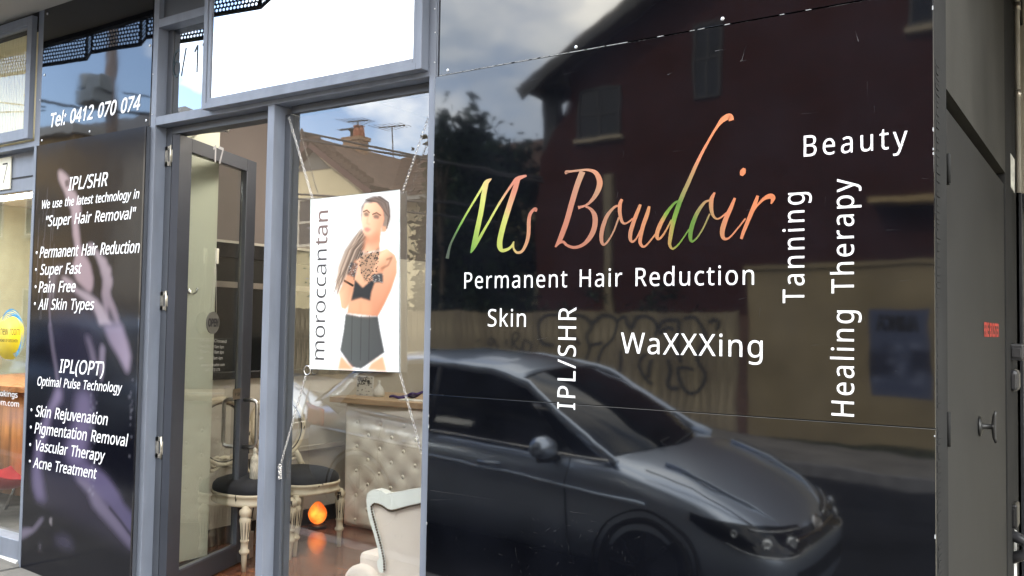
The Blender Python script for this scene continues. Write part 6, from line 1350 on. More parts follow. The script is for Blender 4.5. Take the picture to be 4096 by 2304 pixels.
for x in (330, 400, 465): Q.line(cQ([(x, 985), (x - 6, 1330)]), .004, (58, 60, 62), .8)
Q.poly(cQ([(240, 1290), (330, 1385), (352, 1410), (215, 1405)]), (222, 164, 130), 2, 1)
Q.poly(cQ([(440, 1410), (480, 1350), (572, 1292), (602, 1420)]), (222, 166, 134), 2, 1)
Q.poly(cQ([(418, 185), (440, 172), (462, 185), (460, 208), (427, 208)]), (84, 72, 66), 1, .75)
Q.poly(cQ([(492, 205), (515, 190), (545, 205), (536, 228), (502, 226)]), (84, 72, 66), 1, .75)
Q.line(cQ([(418, 172), (445, 160), (465, 178)]), .006, (90, 66, 54), .9); Q.line(cQ([(490, 192), (520, 180), (552, 200)]), .006, (90, 66, 54), .9)
Q.poly(cQ([(424, 300), (450, 292), (480, 312), (450, 332), (428, 322)]), (206, 132, 122), 1, .9)
Q.line(cQ([(452, 215), (446, 262), (465, 272)]), .006, (206, 156, 130), .8, 1)
Q.line(cQ([(545, 262), (520, 330), (470, 372), (425, 345)]), .010, (216, 154, 124), .5, 2)
Q.poly(cQ([(360, 560), (285, 690), (228, 800), (240, 800), (300, 700), (372, 590)]), (190, 128, 96), 3, .5)
Q.poly(cQ([(640, 770), (590, 880), (545, 965), (520, 960), (600, 820), (668, 640)]), (190, 126, 94), 3, .5)
Q.poly(cQ([(300, 880), (390, 860), (470, 880), (480, 985), (290, 960)]), (222, 168, 134), 4, .5)
Q.line(cQ([(395, 880), (392, 960)]), .006, (186, 128, 98), .5, 2)
Q.poly(cQ([(420, 330), (450, 380), (545, 320), (548, 400), (470, 440), (425, 400)]), (176, 118, 90), 4, .55)
Q.gam = 1.12
MB().obox(Vector(o_), Vector(uh), Vector(nh), Vector(vh), (0, -.006, 0), (wd, -.0008, hg)).build('board', mat('white_board', (.78, .79, .80), rough=.4), hp_, bevel=.001)
Q.sheet('print', o_, u_, v_, vcolmat('glossy_print', rough=.25, ior=1.45), hp_)
for (a, b_, n_) in ((0, 1, 0),):
    ed = MB(); c4 = [Vector(o_), Vector(o_ + u_), Vector(o_ + u_ + v_), Vector(o_ + v_)]
    ed.tube(c4, .0028, 6, close=True); ed.build('rim', mat('clear_plastic_rim', (.6, .66, .66), rough=.2), hp_)
def qtext(s_, bl, br, tp, m, **k):
    a, b_, t = [Vector(F(1240 + p[0] / 1.958, 760 + p[1] / 1.958, yh - .0015)) for p in (bl, br, tp)]
    u = b_ - a; wdd = u.length; u.normalize(); up = (t - a) - u * (t - a).dot(u)
    return textmesh('lettering', s_, a, u, up, wdd, up.length, m, hp_, depth=.0006, **k)
DTX = mat('charcoal_print', (.045, .042, .045), rough=.5)
BTX = mat('bronze_print', (.16, .105, .095), rough=.5)
LTX = mat('pale_print', (.55, .57, .58), rough=.5)
def xh(l): return l
GX = .76
qtext('moroccan', (112, 1332), (133, 462), (112 - 98, 1332), DTX, bold=-.006)
qtext('tan', (134, 430), (143, 160), (134 - 96, 430), BTX, bold=.01)
qtext('™', (86, 150), (92, 112), (60, 150), DTX, bold=-.03)
qtext('The Original Infused Argan Oil Spray Tan', (146, 1340), (158, 720), (126, 1340), LTX, bold=-.01)
# chains
def chain(label, a, b_, sag=.0, link_l=.021, m=None, r=.0010):
    a, b_ = Vector(a), Vector(b_); L_ = (b_ - a).length; n = int(L_ / (link_l * .74)); b = MB()
    for i in range(n):
        t = (i + .5) / n; c_ = a.lerp(b_, t) + Vector((0, 0, -sag * math.sin(math.pi * t))); d = (b_ - a).normalized()
        s_ = d.cross(Vector((0, 1, 0))).normalized() if i % 2 == 0 else Vector((0, 1, 0))
        if i % 2 == 0: s_ = (s_ + Vector((0, .35, 0))).normalized()
        pts = []
        for k in range(10):
            an = 2 * math.pi * k / 10; pts.append(c_ + d * (link_l / 2 * math.cos(an)) + s_ * (.0048 * math.sin(an)))
        b.tube(pts, r, 5, close=True)
    return tag(b.build('chain', m or CHROME), label, 'chain', 'chains holding the window poster')
yc = .060
chain('silver chain from the window head to the upper left poster corner', F(1156, 470, yc), F(1250, 796, yc))
chain('silver chain from the window head to the upper right poster corner', F(1716, 462, yc), F(1609, 772, yc))
chain('silver beaded chain from the key ring down to the lower left', F(1224, 1498, yc), F(1120, 1868, yc), link_l=.016, r=.0016)
chain('silver chain from the lower right poster corner down to the right post', F(1600, 1494, yc), F(1686, 1812, yc))
kr = MB(); kc = F(1229, 1481, yc); kr.tube([kc + Vector((.021 * math.cos(a), 0, .021 * math.sin(a))) for a in [2 * math.pi * k / 24 for k in range(24)]], .0024, 8, close=True)
tag(kr.build('key_ring', CHROME), 'steel key ring through the lower left corner of the hanging poster', 'ring')
bunch = MB(); bc = F(1119, 1860, yc)
for k in range(14):
    c_ = bc + Vector((rnd.uniform(-.006, .012), rnd.uniform(-.006, .006), -k * .005)); u = Vector((rnd.gauss(0, 1), rnd.gauss(0, 1), rnd.gauss(0, 1))).normalized(); v = u.orthogonal().normalized()
    bunch.tube([c_ + u * (.008 * math.cos(a)) + v * (.006 * math.sin(a)) for a in [2 * math.pi * q / 8 for q in range(8)]], .0019, 5, close=True)
tag(bunch.build('chain_bundle', CHROME), 'bunched spare chain links at the foot of the beaded chain', 'chain')
# ================================================================ THE STREET BEHIND THE VIEWER (seen mirrored in glass and gloss panels)
# ---- car -------------------------------------------------------
PAINT = mat('silver_grey_car_paint', (0.50, 0.57, 0.68), rough=.32, metal=.78, coat=1.0, var=.02, scale=2)
CG = mat('dark_car_glass', (.008, .009, .010), rough=.02, ior=1.5, spec=.5, var=.1)
CPL = mat('black_car_plastic', (.014, .014, .015), rough=.5)
TYR = mat('tyre_rubber', (.016, .016, .016), rough=.85, bump=.3, bscale=80)
ALW = mat('alloy_wheel', (.018, .018, .019), rough=.7, spec=.1)
LMP = mat('clear_lamp_lens', (.75, .78, .82), rough=.2, metal=.6, var=.3, scale=18)
REDL = mat('red_tail_lens', (.45, .02, .02), rough=.15, coat=1)
def make_car(label, paint, grp):
    """local frame: x forward (tail 0, nose 4.28), y across, z up from the road"""
    t = thing('parked_car', label, 'car', (0, 0, 0), group=grp)
    # (x, half width, bottom z, shoulder z, edge z, centre z)
    ST = [(0.0, .60, .36, .62, .80, .84), (.05, .74, .26, .66, .93, .98), (.25, .83, .22, .74, .99, 1.02), (.7, .87, .20, .78, .975, 1.0), (1.3, .88, .20, .77, .955, .98), (2.0, .88, .20, .75, .94, .96), (2.6, .88, .20, .74, .925, .95),
          (2.95, .88, .20, .74, .925, .97), (3.2, .88, .20, .74, .92, .985), (3.55, .875, .20, .72, .875, .955), (3.85, .85, .17, .68, .80, .875), (4.02, .81, .14, .62, .73, .80), (4.15, .74, .13, .54, .655, .72), (4.23, .62, .13, .46, .585, .635), (4.28, .44, .15, .40, .52, .55)]
    def half(s):
        x, w_, zb0, zs, ze, zc = s
        return [(x, 0, zb0), (x, w_ * .80, zb0), (x, w_ * .97, zb0 + .10), (x, w_ * .985, (zb0 + zs) / 2), (x, w_, zs), (x, w_ * .965, zs + (ze - zs) * .55), (x, w_ * .90, ze), (x, w_ * .66, ze + (zc - ze) * .45), (x, w_ * .33, zc - .008), (x, 0, zc)]
    rings = []
    for s in ST:
        h = half(s); rings.append(h + [(p[0], -p[1], p[2]) for p in h[-2:0:-1]])
    n = len(rings[0]); b = MB(); b.v = [p for r_ in rings for p in r_]
    for i in range(len(rings) - 1):
        for k in range(n): b.f.append((i * n + k, i * n + (k + 1) % n, (i + 1) * n + (k + 1) % n, (i + 1) * n + k)); b.sm.append(True)
    b.f.append(tuple(range(n - 1, -1, -1))); b.sm.append(True); b.f.append(tuple((len(rings) - 1) * n + k for k in range(n))); b.sm.append(True)
    bo = b.build('body', paint, t, sub=2)
    bpy.context.view_layer.update()
    dgx = bpy.context.evaluated_depsgraph_get(); evo = bo.evaluated_get(dgx)
    tree_ = BVHTree.FromObject(bo, dgx)
    def skin(th, s_, z_, lift):
        d = Vector((math.cos(th), s_ * math.sin(th), 0)); o = Vector((3.30, 0, z_)) + d * 3
        loc, nor, _, _ = tree_.ray_cast(o, -d)
        return (loc + nor * lift) if loc else Vector((3.3, 0, z_)) + d * .9
    def front(y, z_, lift=.006):
        loc, nor, _, _ = tree_.ray_cast(Vector((6, y, z_)), Vector((-1, 0, 0)))
        return (loc + nor * lift) if loc else Vector((4.2, y, z_))
    # greenhouse
    rail = [(.40, .56, 1.22), (.75, .595, 1.385), (1.3, .615, 1.425), (1.7, .615, 1.43), (2.02, .60, 1.41), (2.26, .585, 1.365)]
    def railp(u): 
        q = u * (len(rail) - 1); i = min(int(q), len(rail) - 2); f = q - i; return tuple(rail[i][k] * (1 - f) + rail[i + 1][k] * f for k in range(3))
    def roof(u, v):
        x, y, z_ = railp(u); s_ = (2 * v - 1); return (x, y * s_, z_ + .045 * (1 - s_ * s_) ** .8)
    MB().grid(roof, 20, 16).build('roof', paint, t, solid=.012)
    # windscreen: from cowl up to roof front
    def wsn(u, v):
        s_ = 2 * u - 1; y0, y1 = .775 * s_, .575 * s_; x0_, x1_ = 3.28 - .28 * s_ * s_, 2.265 - .03 * s_ * s_
        z0_, z1_ = .970 - .035 * s_ * s_, 1.36 + .048 * (1 - s_ * s_) ** .8; b_ = .045 * math.sin(math.pi * v)
        return (x0_ + (x1_ - x0_) * v + b_ * .5, y0 + (y1 - y0) * v, z0_ + (z1_ - z0_) * v + b_)
    MB().grid(wsn, 20, 12).build('windscreen', CG, t)
    def rwn(u, v):
        s_ = 2 * u - 1; return (.04 + .06 * s_ * s_ + (.34) * v, (.70 - .14 * v) * s_, .97 + (.27) * v + .02 * math.sin(math.pi * v))
    MB().grid(rwn, 14, 6).build('rear_window', CG, t)
    MB().grid(lambda u, v: (.02 + .40 * u, (2 * v - 1) * (.60 - .03 * u), 1.24 + .05 * u + .03 * (1 - (2 * v - 1) ** 2)), 6, 12).build('spoiler', paint, t, solid=.02)
    for s_ in (-1, 1):
        def sg(u, v, s_=s_):
            xb = .50 + 2.38 * u; xt = .72 + 1.50 * u; z0_ = .975 - .05 * u + .03 * (1 - u) ** 2; z1_ = 1.36 + .05 * math.sin(math.pi * u) ** .7 - .03 * u - .04 * (1 - u) ** 3
            return (xb + (xt - xb) * v, s_ * (.80 + (.60 - .80) * v + .018 * math.sin(math.pi * v)), z0_ + (z1_ - z0_) * v)
        MB().grid(sg, 24, 8).build('side_window', CG, t)
        b = MB(); b.tube([(3.16, s_ * .80, .915), (2.95, s_ * .765, 1.00), (2.62, s_ * .69, 1.18), (2.34, s_ * .615, 1.335), (2.05, s_ * .612, 1.395), (1.7, s_ * .628, 1.422), (1.3, s_ * .628, 1.415), (.75, s_ * .61, 1.37)], [.03, .034, .034, .034, .03, .026, .026, .03], 10, flat=.75); b.build('pillar', paint, t)
        b = MB(); b.tube([(.75, s_ * .615, 1.37), (.58, s_ * .665, 1.22), (.46, s_ * .73, 1.06), (.40, s_ * .79, .96)], [.05, .075, .10, .12], 8, flat=.45); b.build('pillar', paint, t)
        b = MB(); b.tube([(1.60, s_ * .822, .95), (1.56, s_ * .64, 1.40)], .026, 6); b.build('door_post', CPL, t)
        b = MB(); b.tube([(.46, s_ * .812, .99), (1.4, s_ * .822, .955), (2.3, s_ * .822, .935), (3.1, s_ * .812, .925)], .010, 6); b.build('window_trim', CHROME, t)
        # mirror
        b = MB(); vs = []
        b.tube([(2.70, s_ * .86, .955), (2.71, s_ * .90, .97), (2.705, s_ * .96, .985), (2.70, s_ * 1.02, .985), (2.705, s_ * 1.06, .97), (2.71, s_ * 1.075, .96)], [.030, .060, .076, .074, .055, .02], 12, flat=.95); b.build('mirror_shell', paint, t)
        b = MB(); b.tube([(2.71, s_ * .80, .915), (2.705, s_ * .90, .92), (2.705, s_ * 1.04, .92)], [.04, .045, .03], 8, flat=.6); b.build('mirror_foot', CPL, t)
        for hx_ in (1.25, 2.10):
            b = MB(); b.tube([(hx_, s_ * .872, .80), (hx_ + .03, s_ * .905, .81), (hx_ + .14, s_ * .908, .812), (hx_ + .19, s_ * .872, .805)], [.010, .014, .014, .010], 8); b.build('door_handle', paint, t)
        for gx in (1.02, 1.60, 2.84):
            b = MB(); b.tube([(gx, s_ * .848, .93), (gx - .02, s_ * .884, .76), (gx, s_ * .872, .40), (gx + .05, s_ * .868, .24)], .005, 4); b.build('door_gap', GAP, t)
        b = MB(); b.tube([(.35, s_ * .868, .80), (1.2, s_ * .889, .78), (2.4, s_ * .889, .76), (3.4, s_ * .886, .735)], .012, 6, flat=.6); b.build('waist_crease', paint, t)
        # wheels
        for wx in (.80, 3.40):
            b = MB(); b.lathe([(.26, .06), (.30, .09), (.317, .07), (.317, -.07), (.30, -.09), (.26, -.09)], 36, (wx, s_ * .80, .317), (Vector((1, 0, 0)), UZ, Vector((0, 1 * s_, 0)))); wh = b.build('tyre', TYR, t)
            b = MB(); b.lathe([(.235, .07), (.235, .05), (.06, .035), (.05, .06), (.02, .065)], 30, (wx, s_ * .80, .317), (Vector((1, 0, 0)), UZ, Vector((0, 1 * s_, 0))))
            for k in range(8):
                a = math.pi / 4 * k; b.tube([(wx + .05 * math.cos(a), s_ * .865, .317 + .05 * math.sin(a)), (wx + .225 * math.cos(a), s_ * .872, .317 + .225 * math.sin(a))], [.02, .014], 6)
            b.build('rim', ALW, t)
            b = MB(); pts = [(wx + .36 * math.cos(math.radians(a)), s_ * .868, .317 + .36 * math.sin(math.radians(a))) for a in range(-15, 196, 10)]; b.tube(pts, .010, 6, flat=.6); b.build('wheel_arch', CPL, t)
        # headlight: laid over the wing and nose of the body
        def hl(u, v, s_=s_, lift=.006):
            th = math.radians(66 - 50 * u); zt_ = .755 - .065 * u; hh = .012 + .15 * math.sin(math.pi * min(1, .05 + .72 * u)) ** .9
            return skin(th, s_, zt_ - hh * (1 - v), lift)
        b = MB().grid(hl, 18, 6); b.build('headlight', CG, t)
        b = MB()
        for (u_c, v_c, r_) in ((.30, .62, .022), (.50, .5, .040), (.74, .5, .046)):
            p = hl(u_c, v_c, lift=.008); th = math.radians(66 - 50 * u_c); dn = Vector((math.cos(th), s_ * math.sin(th), .1)).normalized(); du = UZ.cross(dn).normalized()
            b.lathe([(r_, .0), (r_ * .92, .010), (r_ * .5, .004), (.004, .002)], 14, p, (du, dn.cross(du), dn))
        b.tube([hl(.25 + u / 13.5, .06, lift=.010) for u in range(0, 11)], .006, 6)
        b.tube([hl(.40 + u / 17, .86, lift=.010) for u in range(0, 11)], .007, 6)
        b.build('headlight_reflector', LMP, t)
        # tail light
        b = MB(); b.grid(lambda u, v, s_=s_: (.02 + .36 * u + .0, s_ * (.70 + .165 * u ** .6), .78 + .19 * v * (1 - .25 * u) + .03 * u), 8, 5); b.build('tail_light', REDL, t, solid=.02)
        b = MB(); b.tube([(4.13, s_ * .62, .36), (4.16, s_ * .50, .36)], .05, 10); b.build('fog_lamp', LMP, t)
    # grille and emblem
    b = MB(); b.grid(lambda u, v: front((2 * u - 1) * .46, .575 + .095 * v), 24, 4); b.build('grille', CPL, t)
    b = MB(); b.tube([front(q / 10 * .44, .63, .010) for q in range(-10, 11)], .011, 6); b.build('grille_bar', CHROME, t)
    ax = (Vector((0, 1, 0)), Vector((-.35, 0, .94)), Vector((.94, 0, .35)))
    def oval(cx_, cz_, ra, rb_, r_):
        return [front(0, .655, .02) + ax[0] * (cx_ + ra * math.cos(a)) + ax[1] * (cz_ + rb_ * math.sin(a)) for a in [2 * math.pi * k / 24 for k in range(24)]]
    b = MB(); b.tube(oval(0, 0, .075, .052, 0), .008, 6, close=True); b.tube(oval(0, .026, .045, .019, 0), .006, 6, close=True); b.tube(oval(0, -.0, .022, .045, 0), .006, 6, close=True); b.build('emblem', CHROME, t)
    b = MB(); b.grid(lambda u, v: front((2 * u - 1) * .52, .30 + .14 * v), 16, 3); b.build('air_intake', CPL, t)
    for s_ in (-1, 1):
        b = MB(); b.tube([(3.28, s_ * .08 + .25, .985), (3.22, s_ * .3, 1.0), (3.16, s_ * .05 - .3, 1.02)], .008, 5); b.build('wiper', CPL, t)
    for s_ in (-1, 1):
        b = MB(); b.tube([(3.40, s_ * .60, .935), (3.7, s_ * .60, .885), (3.95, s_ * .54, .80), (4.12, s_ * .42, .70)], .014, 6, flat=.35); b.build('bonnet_crease', paint, t)
        b = MB(); b.tube([(3.36, s_ * .785, .925), (3.65, s_ * .775, .872), (3.90, s_ * .74, .79), (4.08, s_ * .66, .70)], .004, 4); b.build('bonnet_gap', GAP, t)
    b = MB(); b.tube([(.62, .0, 1.43), (.50, 0, 1.56)], .006, 5); b.build('aerial', CPL, t)
    for ch_ in [o for o in bpy.data.objects if o.parent == t and o.name.split('.')[0] not in ('tyre', 'rim', 'wheel_arch')]:      # the bonnet dips towards the nose
        for v in ch_.data.vertices:
            if v.co.x > 3.2: v.co.z -= .10 * (v.co.x - 3.2) / 1.08 * min(1, max(0, (v.co.z - .2) / .4))
    return t
SLOPE = math.atan(-.05)
car = make_car('silver grey hatchback parked at the kerb facing the sign wall end', PAINT, 'cars parked along the kerb')
NOSEX, CARY = -1.62, -3.15
def place_car(c_, nose, y):
    x = nose - 4.28; c_.location = (x, y, gz(x) - .14); c_.rotation_euler = (math.radians(-2.0), -SLOPE, 0)
place_car(car, NOSEX, CARY)
car2 = copy_tree(car); place_car(car2, NOSEX - 5.3, CARY - .1)
tag(car2, 'second grey hatchback parked nose to tail behind the first one')

# ---- far side fence, wall, gate post ---------------------------
ZV = 13.37; YF = -(ZV - 3)
PAL = [mat('paling_timber_%s' % n, c, rough=.95, spec=.1, var=.28, scale=3, stretch=(8, 8, .6), bump=.2, bscale=30) for n, c in (('a', (.27, .225, .15)), ('b', (.31, .26, .17)), ('c', (.24, .20, .135)))]
RAILM = PAL[2]
xf0, xf1 = -21.5, M(2955, 1400, ZV).x
fc = thing('paling_fence', 'tall weathered timber paling fence with black spray painted graffiti across the street', 'fence', (-12, YF, 0))
pw = .145; pm = [MB().box(0, pw - .007, 0, .016, 0, 1.80).mesh('paling') for _ in range(3)]
for k in range(3): pm[k].materials.append(PAL[k])
x = xf0; tops = 1.79
while x < xf1 - .02:
    o = link('paling', rnd.choice(pm), fc); h = 1.0 + rnd.uniform(-.008, .008)
    zb_f = gz(x)
    o.scale = (min(1, (xf1 - x) / pw), 1, (1.775 + max(0, (-13 - x)) * .03 - zb_f) / 1.80 * h); o.location = (x, YF - rnd.uniform(0, .007), zb_f)
    x += pw
for zr_ in (.35, 1.5): MB().box(xf0, xf1, YF - .09, YF - .012, zr_, zr_ + .07).build('fence_rail', RAILM, fc)
SPR = mat('black_spray_paint', (.02, .02, .022), rough=.6)
gb = MB()
GR = [[(345, 560), (350, 640), (330, 700), (340, 750)], [(380, 720), (430, 690), (460, 640), (440, 750)], [(490, 700), (520, 680), (530, 720), (500, 750), (485, 710)], [(540, 690), (560, 770), (600, 700), (610, 770), (650, 690)],
      [(680, 770), (700, 640), (740, 660), (700, 720), (750, 770), (775, 690)], [(775, 690), (830, 720), (820, 775), (770, 780), (775, 690)],
      [(1060, 500), (960, 505), (910, 535), (890, 600), (900, 690), (940, 730), (1010, 745)], [(1170, 510), (1250, 520), (1290, 570), (1260, 650), (1280, 750), (1250, 850)], [(1290, 560), (1370, 500), (1450, 510), (1490, 570), (1450, 680), (1380, 760), (1350, 890)], [(1280, 720), (1375, 705)],
      [(1490, 540), (1560, 515), (1600, 600), (1650, 520), (1740, 520), (1780, 570), (1760, 660)], [(1530, 780), (1520, 860), (1510, 960)], [(1700, 800), (1665, 900), (1700, 1000), (1760, 1060)], [(1740, 860), (1725, 1000)],
      [(1785, 620), (1830, 530), (1950, 530), (1960, 600), (1955, 700), (1970, 880)], [(1800, 640), (1860, 590), (1920, 610)], [(1990, 520), (2080, 520), (2150, 600), (2170, 700), (2130, 830), (2180, 960), (2150, 1060), (2060, 1120), (1980, 1080), (1940, 980), (1960, 920), (2090, 925)], [(1870, 860), (1880, 960), (1860, 1060), (1940, 1080)],
      [(1160, 660), (1190, 700), (1180, 720)], [(2200, 560), (2250, 530), (2290, 560), (2260, 620)]]
for k, s_ in enumerate(GR):
    S = cr_spline([(1700 + x / 1.932, 1000 + y / 1.932, 0) for x, y in s_], 8)
    pts = [M(p[0], p[1], ZV - .012 - .0006 * k) for p in S]
    n = len(pts); Lf, Rt = [], []
    for i in range(n):
        d = (pts[min(n - 1, i + 1)] - pts[max(0, i - 1)]); d.y = 0; d.normalize(); nn = Vector((-d.z, 0, d.x)) * (.030 if k > 5 else .018)
        Lf.append(pts[i] + nn); Rt.append(pts[i] - nn)
    gb.add(Lf + Rt, [(i, i + 1, n + i + 1, n + i) for i in range(n - 1)])
gb.build('graffiti', SPR, fc)
WOOD = mat('stained_gate_post', (.10, .05, .03), rough=.8, var=.2)
MB().box(xf1 + .002, xf1 + .14, YF - .12, YF + .02, gz(xf1) - .1, 1.70).build('end_post', WOOD, fc)
RW = mat('ochre_rendered_wall', (.25, .20, .115), rough=.95, spec=.1, var=.12, scale=1.3, bump=.3, bscale=25)
wl_ = thing('garden_wall', 'long ochre rendered street wall with a flyer pasted on it, right of the paling fence', 'wall', (2, YF, 0))
b = MB()
xs_ = [xf1 + .142, 0, 3, 6, 9, 14]
for a, c_ in zip(xs_[:-1], xs_[1:]):
    b.box(a, c_, YF - .22, YF, gz(c_) - .3, 2.40)
b.build('wall', RW, wl_)
MB().box(xf1 + .10, 14, YF - .26, YF + .04, 2.4005, 2.46).build('coping', RW, wl_)
tag(MB().box(xf1 + .14, 14, YF + .001, YF + .05, gz(0) - .30, gz(xf1) - .02).build('weed_strip', mat('dry_weeds', (.05, .055, .025), rough=1, var=.4, scale=30)), 'thin line of weeds growing along the foot of the ochre wall', 'weeds')
# flyer on the wall
fa, fb_ = M(3475, 1235, ZV - .012), M(3722, 1590, ZV - .012)
fx0, fx1 = sorted((fa.x, fb_.x)); fz0, fz1 = fb_.z, fa.z
fy = thing('street_flyer', 'blue-grey pasted flyer with black block letters on the ochre wall', 'poster', ((fx0 + fx1) / 2, YF, fz0))
Pf = Paint(60, 90, (68, 76, 98)); Pf.asp = 1.5
rq = random.Random(12)
Pf.poly([(.0, .45), (.3, .42), (.35, .75), (.0, .72)], (30, 34, 52), 3, .9); Pf.poly([(.55, .5), (1, .48), (1, .8), (.6, .75)], (30, 34, 52), 3, .9)
for i in range(24):
    x, y = rq.uniform(.1, .85), rq.uniform(.36, .78); Pf.poly([(x, y), (x + .12, y + .02), (x + .1, y + .08), (x - .02, y + .06)], rq.choice([(28, 32, 50), (110, 118, 140)]), 2, .7)
for y in (.84, .88, .92): Pf.poly([(.15, y), (.85, y), (.85, y + .015), (.15, y + .015)], (50, 58, 84), 0, .8)
Pf.sheet('print', (fx1, YF + .004, fz0), (fx0 - fx1, 0, 0), (0, 0, fz1 - fz0), vcolmat('flyer_print', rough=.8), fy)
textmesh('lettering', 'AMINCA', (fx1 - .12, YF + .006, fz0 + (fz1 - fz0) * .76), (-1, 0, 0), UZ, (fx1 - fx0) - .22, (fz1 - fz0) * .16, GAP, fy, bold=.09)

# ---- foliage ---------------------------------------------------
def leafmat(name, c):
    m = mat(name, c, rough=.6, var=.35, scale=4)
    return m
LF_D, LF_M, LF_L = leafmat('dark_leaves', (.03, .062, .026)), leafmat('mid_leaves', (.055, .085, .03)), leafmat('light_leaves', (.10, .14, .05))
BARK = mat('grey_brown_bark', (.09, .07, .05), rough=.9, bump=.5, bscale=20)
def crown(b, centre, rad, n, size, seed, shape='blob'):
    r_ = random.Random(seed); cx_, cy_, cz_ = centre; rx, ry, rz = rad
    cl_ = []
    for _ in range(max(6, n // 60)):
        a = r_.uniform(0, 2 * math.pi); h = r_.uniform(-1, 1); q = math.sqrt(max(0, 1 - h * h)) * r_.uniform(.45, 1.0)
        if shape == 'cone': q *= (1 - (h + 1) / 2) ** .8 * 1.25
        cl_.append((cx_ + rx * q * math.cos(a), cy_ + ry * q * math.sin(a), cz_ + rz * h))
    for _ in range(n):
        c_ = r_.choice(cl_); s_ = size * r_.uniform(.6, 1.4); sp_ = min(rx, rz) * .22
        p = Vector((c_[0] + r_.gauss(0, sp_), c_[1] + r_.gauss(0, sp_), c_[2] + r_.gauss(0, sp_)))
        u = Vector((r_.gauss(0, 1), r_.gauss(0, 1), r_.gauss(0, 1))).normalized(); v = u.orthogonal().normalized() * .5
        b.add([p - u * s_, p + v * s_, p + u * s_, p - v * s_], [(0, 1, 2, 3)])
def tree(name, label, base, h, rad, n, size, seed, m, shape='blob', cat='tree', trunk_r=.14):
    t = thing(name, label, cat, base, group=None)
    b = MB(); x, y, z_ = base
    b.tube([(x, y, z_), (x + .05, y, z_ + h * .3), (x - .04, y, z_ + h * .6), (x, y, z_ + h * .9)], [trunk_r, trunk_r * .8, trunk_r * .5, trunk_r * .12], 8)
    r_ = random.Random(seed)
    for k in range(7):
        a = r_.uniform(0, 6.28); z0_ = z_ + h * r_.uniform(.3, .7); b.tube([(x, y, z0_), (x + rad[0] * .5 * math.cos(a), y + rad[1] * .5 * math.sin(a), z0_ + h * .12), (x + rad[0] * .85 * math.cos(a), y + rad[1] * .85 * math.sin(a), z0_ + h * .2)], [trunk_r * .4, trunk_r * .25, .01], 6)
    b.build('trunk', BARK, t)
    b = MB(); crown(b, (x, y, z_ + h - rad[2]), rad, n, size, seed, shape); b.build('crown', m, t)
    return t
def MP(px, py, Z): return M(px, py, Z)
tA = MP(1890, 520, 18); tree('conifer', 'tall dark conifer with the pointed top between the tiled house and the brick house', (tA.x, tA.y, -.3), tA.z + .5, (1.25, 1.3, 2.6), 5200, .13, 31, LF_D, 'cone')
tB = MP(1815, 610, 18.5); tree('dense_tree', 'lower bushy dark tree left of the pointed conifer', (tB.x, tB.y, -.3), tB.z + .5, (.95, 1.2, 2.6), 5200, .13, 32, LF_D)
tC = MP(2010, 650, 17.5); tree('dense_tree', 'bushy dark tree right of the pointed conifer beside the brick house', (tC.x, tC.y, -.3), tC.z + .5, (1.2, 1.3, 2.3), 4400, .12, 33, LF_D)
tD = MP(1205, 890, 13.0); tree('flowering_shrub', 'pale flowering shrub leaning over the paling fence', (tD.x, YF - 1.0, 0), tD.z + .1, (.8, .6, 1.25), 3400, .05, 34, LF_L, cat='shrub', trunk_r=.05)
fl3 = MB(); r_ = random.Random(2)
for k in range(60):
    p = Vector((tD.x + r_.gauss(0, .5), YF - 1.0 + r_.uniform(-.3, .55), tD.z - 1.0 + r_.gauss(0, .45))); fl3.lathe([(.001, 0), (.022, .01), (.03, .03)], 6, p)
tag(fl3.build('blossoms', mat('pale_lilac_petals', (.55, .55, .66), rough=.7)), 'pale lilac blossoms scattered over the flowering shrub', 'flowers')
hdg = MB()
for k in range(24): crown(hdg, (-13.9 + k * .36, YF - .75, 1.15 + .2 * math.sin(k * 1.9)), (.5, .35, .85), 420, .05, 60 + k)
tag(hdg.build('hedge', LF_D), 'long dark hedge growing just behind the paling fence', 'hedge')
tE = MP(1706, 500, 16); tree('young_pine', 'young pine whose branch tips show at the right edge of the display window', (tE.x + .50, tE.y, 0), tE.z + .2, (.32, .32, .55), 1500, .04, 35, LF_D, 'cone', trunk_r=.07)

# ---- brick house with tiled roof (right) ------------------------
def brickmat(name, c1, c2, c3, sx=1.0):
    m = bpy.data.materials.new(name); m.use_nodes = True; nt = m.node_tree; b = nt.nodes['Principled BSDF']; b.inputs['Roughness'].default_value = .95; b.inputs['Specular IOR Level'].default_value = .05
    t = nt.nodes.new('ShaderNodeTexCoord'); s = nt.nodes.new('ShaderNodeSeparateXYZ'); ad = nt.nodes.new('ShaderNodeMath'); cb_ = nt.nodes.new('ShaderNodeCombineXYZ')
    nt.links.new(t.outputs['Object'], s.inputs[0]); nt.links.new(s.outputs['X'], ad.inputs[0]); nt.links.new(s.outputs['Y'], ad.inputs[1]); nt.links.new(ad.outputs[0], cb_.inputs['X']); nt.links.new(s.outputs['Z'], cb_.inputs['Y'])
    br = nt.nodes.new('ShaderNodeTexBrick'); br.inputs['Scale'].default_value = 1; br.inputs['Brick Width'].default_value = .24; br.inputs['Row Height'].default_value = .086; br.inputs['Mortar Size'].default_value = .008
    br.inputs['Color1'].default_value = (*c1, 1); br.inputs['Color2'].default_value = (*c2, 1); br.inputs['Mortar'].default_value = (*c3, 1)
    nt.links.new(cb_.outputs[0], br.inputs['Vector']); nt.links.new(br.outputs['Color'], b.inputs['Base Color'])
    bu = nt.nodes.new('ShaderNodeBump'); bu.inputs['Strength'].default_value = .4; bu.inputs['Distance'].default_value = .01; bu.invert = True
    nt.links.new(br.outputs['Fac'], bu.inputs['Height']); nt.links.new(bu.outputs[0], b.inputs['Normal'])
    return m
